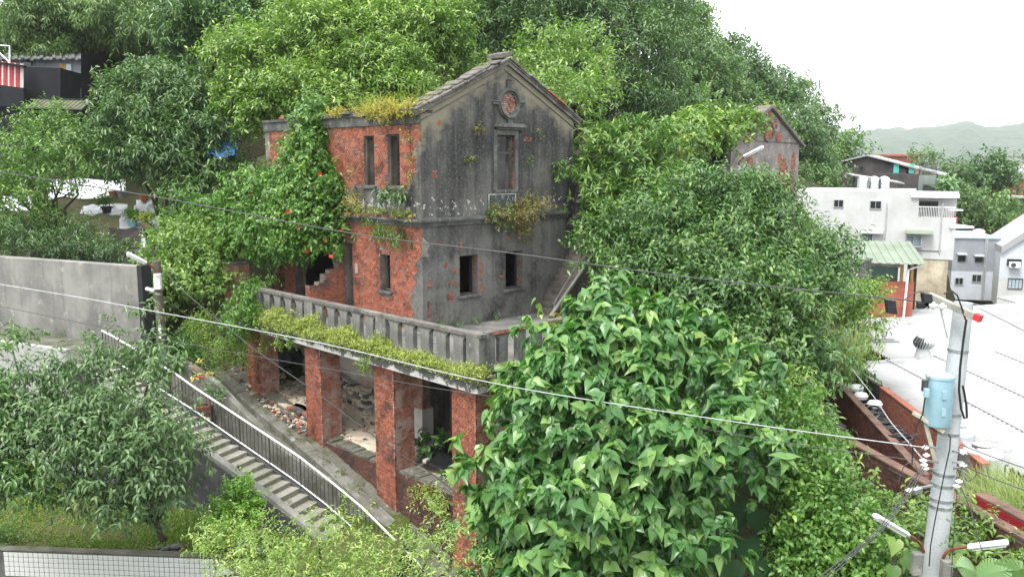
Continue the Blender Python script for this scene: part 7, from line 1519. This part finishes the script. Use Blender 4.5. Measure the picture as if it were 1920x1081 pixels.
# cross-arm
mb = MB(); a, b = W(at(1742,553,13.5)), W(at(1828,592,12.9)); mb.beam(a, b, .10, .10); arm = mb.build('cross_arm', worn('grey_timber', (.38,.37,.33), (.2,.19,.17), None, 3), up_, .006)
d = (b-a).normalized(); mb = MB(); mb.beam(b, b+d*.10, .104, .104); mb.build('red_end', plain('red_paint', (.55,.03,.04), .5), arm)
mb = MB(); mb.tube([W(at(1762,572,13.2)), W(at(1777,634,13.1))], .012, 6); mb.build('brace', M['metal'], up_)
def insul(p, q, r, parent, n=2):
    p, q = W(p), W(q); dd = (q-p); L = dd.length; dd.normalize(); prof = [(r*.35,0)]
    for k in range(n): c = L*(k+.5)/n; prof += [(r*.4,c-L/n*.3),(r,c-L/n*.1),(r,c+L/n*.08),(r*.4,c+L/n*.25)]
    prof += [(r*.35,L)]; mb = MB(); mb.lathe(p, prof, 12, axis=dd); mb.build('insulator', plain('white_porcelain', (.78,.79,.80), .2, .6), parent)
insul(at(1742,571,13.1), at(1775,575,13.0), .06, up_, 2)
for (x, y, Y) in ((1735,838,12.95),(1737,852,12.95),(1731,862,12.9),(1733,870,12.9),(1735,877,12.9),(1805,847,12.95),(1806,871,12.9),(1798,901,12.9),(1794,910,12.9),(1704,918,12.8)):
    insul(at(x,y-4,Y), at(x,y+4,Y), .055, up_, 1)
for (x0,y0,x1,y1,Y) in ((1738,836,1762,840,13),(1735,862,1760,866,13),(1737,876,1757,880,13),(1700,918,1750,909,13),(1786,865,1806,866,12.95),(1788,877,1808,874,12.95),(1786,845,1808,848,12.95),(1786,897,1800,905,12.95),(1775,972,1786,979,13.0),(1722,996,1732,1003,13.0)):
    mb = MB(); mb.beam(W(at(x0,y0,Y)), W(at(x1,y1,Y)), .03, .03); mb.build('bracket', M['metal'], up_)
mb = MB(); mb.beam(W(at(1712,921,12.85)), W(at(1726,916,12.9)), .09, .07); mb.build('rack', M['metal'], up_)
# transformer
tc = W(at(1757,792,13.15)); mb = MB(); mb.lathe(tc, [(.19,-.03),(.205,0),(.205,.74),(.215,.74),(.215,.78),(.12,.82),(.02,.83)], 24); tr = mb.build('transformer', plain('light_blue_paint', (.30,.47,.55), .4, var=.06), up_)
for (x,y,s) in ((1737,735,.05),(1770,740,.05),(1768,772,.045)): mb = MB(); mb.obox(W(at(x,y,12.96)), (s*.7,0,0), (0,.03,0), (0,0,s*1.3)); mb.build('lug', plain('lug_blue', (.30,.47,.55), .4), tr)
mb = MB(); mb.obox(W(at(1734,722,13.05)), (.035,0,0),(0,.04,0),(0,0,.09)); mb.build('bushing_box', M['dark_metal'], tr)
for (x,y) in ((1740,705),(1752,706)): mb = MB(); mb.lathe(W(at(x,y,13.1)), [(.03,-.03),(.04,.02),(.02,.06)], 8); mb.build('lid_clamp', M['metal'], tr)
mb = MB(); mb.beam(W(at(1712,772,13.2)), W(at(1770,808,13.0)), .09, .05); mb.beam(W(at(1736,795,13.15)), W(at(1753,862,13.1)), .05, .06); mb.build('support_beam', worn('cream_steel', (.5,.47,.38), (.3,.28,.22), None, 3), up_)
# cables fixed to the pole
mb = MB(); mb.tube([W(at(x,y,12.98)) for x,y in ((1812,598),(1806,640),(1800,690),(1798,730),(1802,765),(1808,783),(1813,782),(1812,760),(1808,735),(1805,722))], .018, 8); mb.build('riser_cable', M['black_plastic'], up_)
mb = MB(); mb.tube([W(at(x,y,13.0)) for x,y in ((1770,550),(1785,545),(1795,553),(1803,575),(1810,598))], .013, 8); mb.build('jumper_cable', M['black_plastic'], up_)
mb = MB(); mb.tube([W(at(x,y,12.99)) for x,y in ((1778,813),(1782,818),(1781,840),(1772,880),(1762,930),(1752,980),(1745,1020),(1742,1060))], .009, 6); mb.build('riser_cable', M['black_plastic'], up_)
mb = MB(); mb.tube([W(at(x,y,13.05)) for x,y in ((1735,740),(1730,775),(1718,800),(1712,830),(1710,870))], .011, 6); mb.build('riser_cable', M['black_plastic'], up_)
lamp_head(up_, [at(1732,1034,13.0), at(1728,1020,12.95), at(1716,1008,12.9), at(1700,1000,12.8)], at(1701,1001,12.8), at(1640,965,12.4), .045, .075)
lamp_head(up_, [at(1768,1044,13.0), at(1776,1032,12.95), at(1792,1026,12.9), at(1818,1023,12.8)], at(1815,1024,12.8), at(1891,1015,12.5), .045, .075)
for (x,y) in ((1719,1055),(1774,1068)): mb = MB(); mb.obox(W(at(x,y,12.98)), (.08,0,0),(0,.07,0),(0,0,.19)); mb.build('ballast_box', M['concrete_grey'], up_, .02)
e_ = empty('pole_creeper', foot_ + ax_*Lp*fz(1060), 0, 'thin creeper climbing the lower part of the utility pole', 'vine'); crown('foliage', [(*(foot_+ax_*Lp*fz(y)+Vector((.1,-.18,0))),.14,.06,.16) for y in (1000,1030,1060,1080)], e_, 'mid', seed=300, ll=.05, lw=.03, dens=60, twigs=3, lpt=4, tl=.1, spread=.05)
# closures hanging on the aerial cable
for (x,y,w_,h_,lab) in ((1670,574,.075,.11,'black cable closure box hanging on the wire left of the pole'),(1738,561,.075,.10,'pair of black splice boxes beside the pole insulators')):
    p = at(x,y,13.3); mb = MB(); mb.obox((0,0,0), (w_,0,-.01), (0,.05,0), (-.02,0,h_)); mb.obox((.0,-.052,0), (w_*.8,0,0), (0,.006,0), (0,0,h_*.06))
    if 'pair' in lab: mb.obox((-.06,0,-.09), (.085,0,0),(0,.05,0),(0,0,.05))
    o = mb.build('splice_box', M['black_plastic'], None, .012); o.location = p; tag(o, lab, 'cable box')
# ------------------------------------------------------------------ wires
M['wire_white'] = plain('white_cable', (.42,.43,.45), .5); M['wire_grey'] = plain('grey_cable', (.055,.056,.06), .5)
def wire(label, pts, r, mat, smooth=True):
    """pts: (px, py, distance)"""
    P = [at(*p) for p in pts]; Q = []
    if smooth and len(P) > 2:
        for i in range(len(P)-1):
            p0, p1, p2, p3 = P[max(i-1,0)], P[i], P[i+1], P[min(i+2,len(P)-1)]
            for k in range(6): t = k/6; Q.append(.5*((2*p1)+(p2-p0)*t+(2*p0-5*p1+4*p2-p3)*t*t+(3*p1-p0-3*p2+p3)*t**3))
        Q.append(P[-1])
    else: Q = P
    mb = MB(); c = P[0]; mb.tube([q-c for q in Q], r, 6); o = mb.build('cable', M[mat]); o.location = c; tag(o, label, 'cable', 'overhead cables'); return o
wire('dark overhead cable crossing the whole picture in front of the gable', [(-40,316,17.5),(300,370,16.7),(660,437,15.9),(960,474,15.1),(1300,520,14.3),(1740,566,13.3)], .011, 'wire_grey')
wire('white overhead cable crossing below the balustrade', [(-40,526,17),(150,557,16.6),(300,585,16.2),(600,642,15.5),(880,708,14.8),(1100,748,14.3),(1450,800,13.7),(1737,838,12.95)], .009, 'wire_white')
wire('thin grey cable below the white one, passing the pillars', [(-40,565,18),(330,640,17.4),(640,695,16.8),(850,732,16.4),(1100,765,15.5),(1450,825,14.2),(1732,864,12.9)], .007, 'wire_grey')
wire('grey cable slanting from the street lamp down across the pillars', [(312,512,22.4),(350,550,21.6),(470,648,20.3),(600,740,19.4),(720,830,18.6),(800,880,18.2),(875,940,17.8)], .012, 'wire_grey')
wire('thin cable slanting down behind the street lamp', [(305,560,22.4),(350,590,22.6),(420,640,23),(520,700,23.2)], .007, 'wire_grey')
wire('thin pale cable along the top of the grey retaining wall', [(-20,493,27),(150,497,26.5),(262,499,26)], .008, 'wire_white')
wire('loose grey cable sagging before the black house', [(-20,226,40),(20,218,40),(50,203,40.2),(72,190,41)], .02, 'wire_grey')
wire('upper thin wire from the cross-arm to the right edge', [(1838,578,13),(1890,604,12.6),(1960,640,12)], .006, 'wire_grey')
wire('second thin wire from the pole top to the right edge', [(1826,569,13.3),(1880,580,14.5),(1960,598,16)], .006, 'wire_white')
wire('cable from the insulators to the right edge, upper one', [(1800,832,13),(1860,855,12.6),(1960,890,12)], .008, 'wire_grey')
wire('cable from the insulators to the right edge, lower one', [(1806,871,12.9),(1860,895,12.5),(1960,932,12)], .009, 'wire_grey')
for k, (dx, lab) in enumerate(((0,'left'),(6,'middle'),(11,'right'))): wire('dark service cable sweeping from the rack to the bottom edge, %s of three' % lab, [(1733+dx*.3,868+k*4,12.9),(1712+dx,895,12.8),(1690+dx,932,12.6),(1650+dx,985,12.2),(1600+dx,1030,11.9),(1530+dx*2,1085,11.6)], .008, 'wire_grey')
wire('grey cable falling from the right insulators to the bottom edge', [(1797,905,12.9),(1812,935,12.8),(1826,975,12.7),(1838,1020,12.6),(1862,1085,12.5)], .008, 'wire_grey')
wire('thin cable hanging straight beside the pole', [(1795,912,12.9),(1789,990,12.9),(1783,1085,12.9)], .006, 'wire_grey')
wire('white cable falling across the alley from the tall grass', [(1565,640,25),(1605,700,23),(1640,745,21),(1670,790,18),(1705,830,15),(1737,868,12.95)], .012, 'wire_white')
wire('looped thin cable under the splice boxes', [(1670,588,13.3),(1682,598,13.3),(1705,595,13.3),(1740,575,13.2)], .005, 'wire_white')
wire('looped black jumper above the splice boxes', [(1690,567,13.3),(1708,552,13.3),(1728,546,13.3),(1738,556,13.3)], .008, 'wire_grey')
for (x, y, lab) in ((1715,825,'upper coil'),(1700,880,'middle coil'),(1810,880,'coil right of the pole')): wire('slack dark %s of cable at the utility pole' % lab, [(x-14,y+20,12.9),(x-4,y-8,12.88),(x+14,y-12,12.86),(x+20,y+10,12.88),(x+4,y+22,12.9)], .007, 'wire_grey')
# ------------------------------------------------------------------ humid air
hz = bpy.data.materials.new('humid_air'); hz.use_nodes = True; tt = hz.node_tree; tt.nodes.clear()
vo = tt.nodes.new('ShaderNodeVolumePrincipled'); vo.inputs['Color'].default_value = (.96,.98,1,1); vo.inputs['Density'].default_value = .0002; vo.inputs['Anisotropy'].default_value = .2
ou = tt.nodes.new('ShaderNodeOutputMaterial'); tt.links.new(vo.outputs[0], ou.inputs['Volume'])
mb = MB(); mb.box(-5200,5200,-400,6400,-11,330); o = mb.build('haze', hz); tag(o, 'pale humid haze filling the valley air', 'haze', kind='stuff')
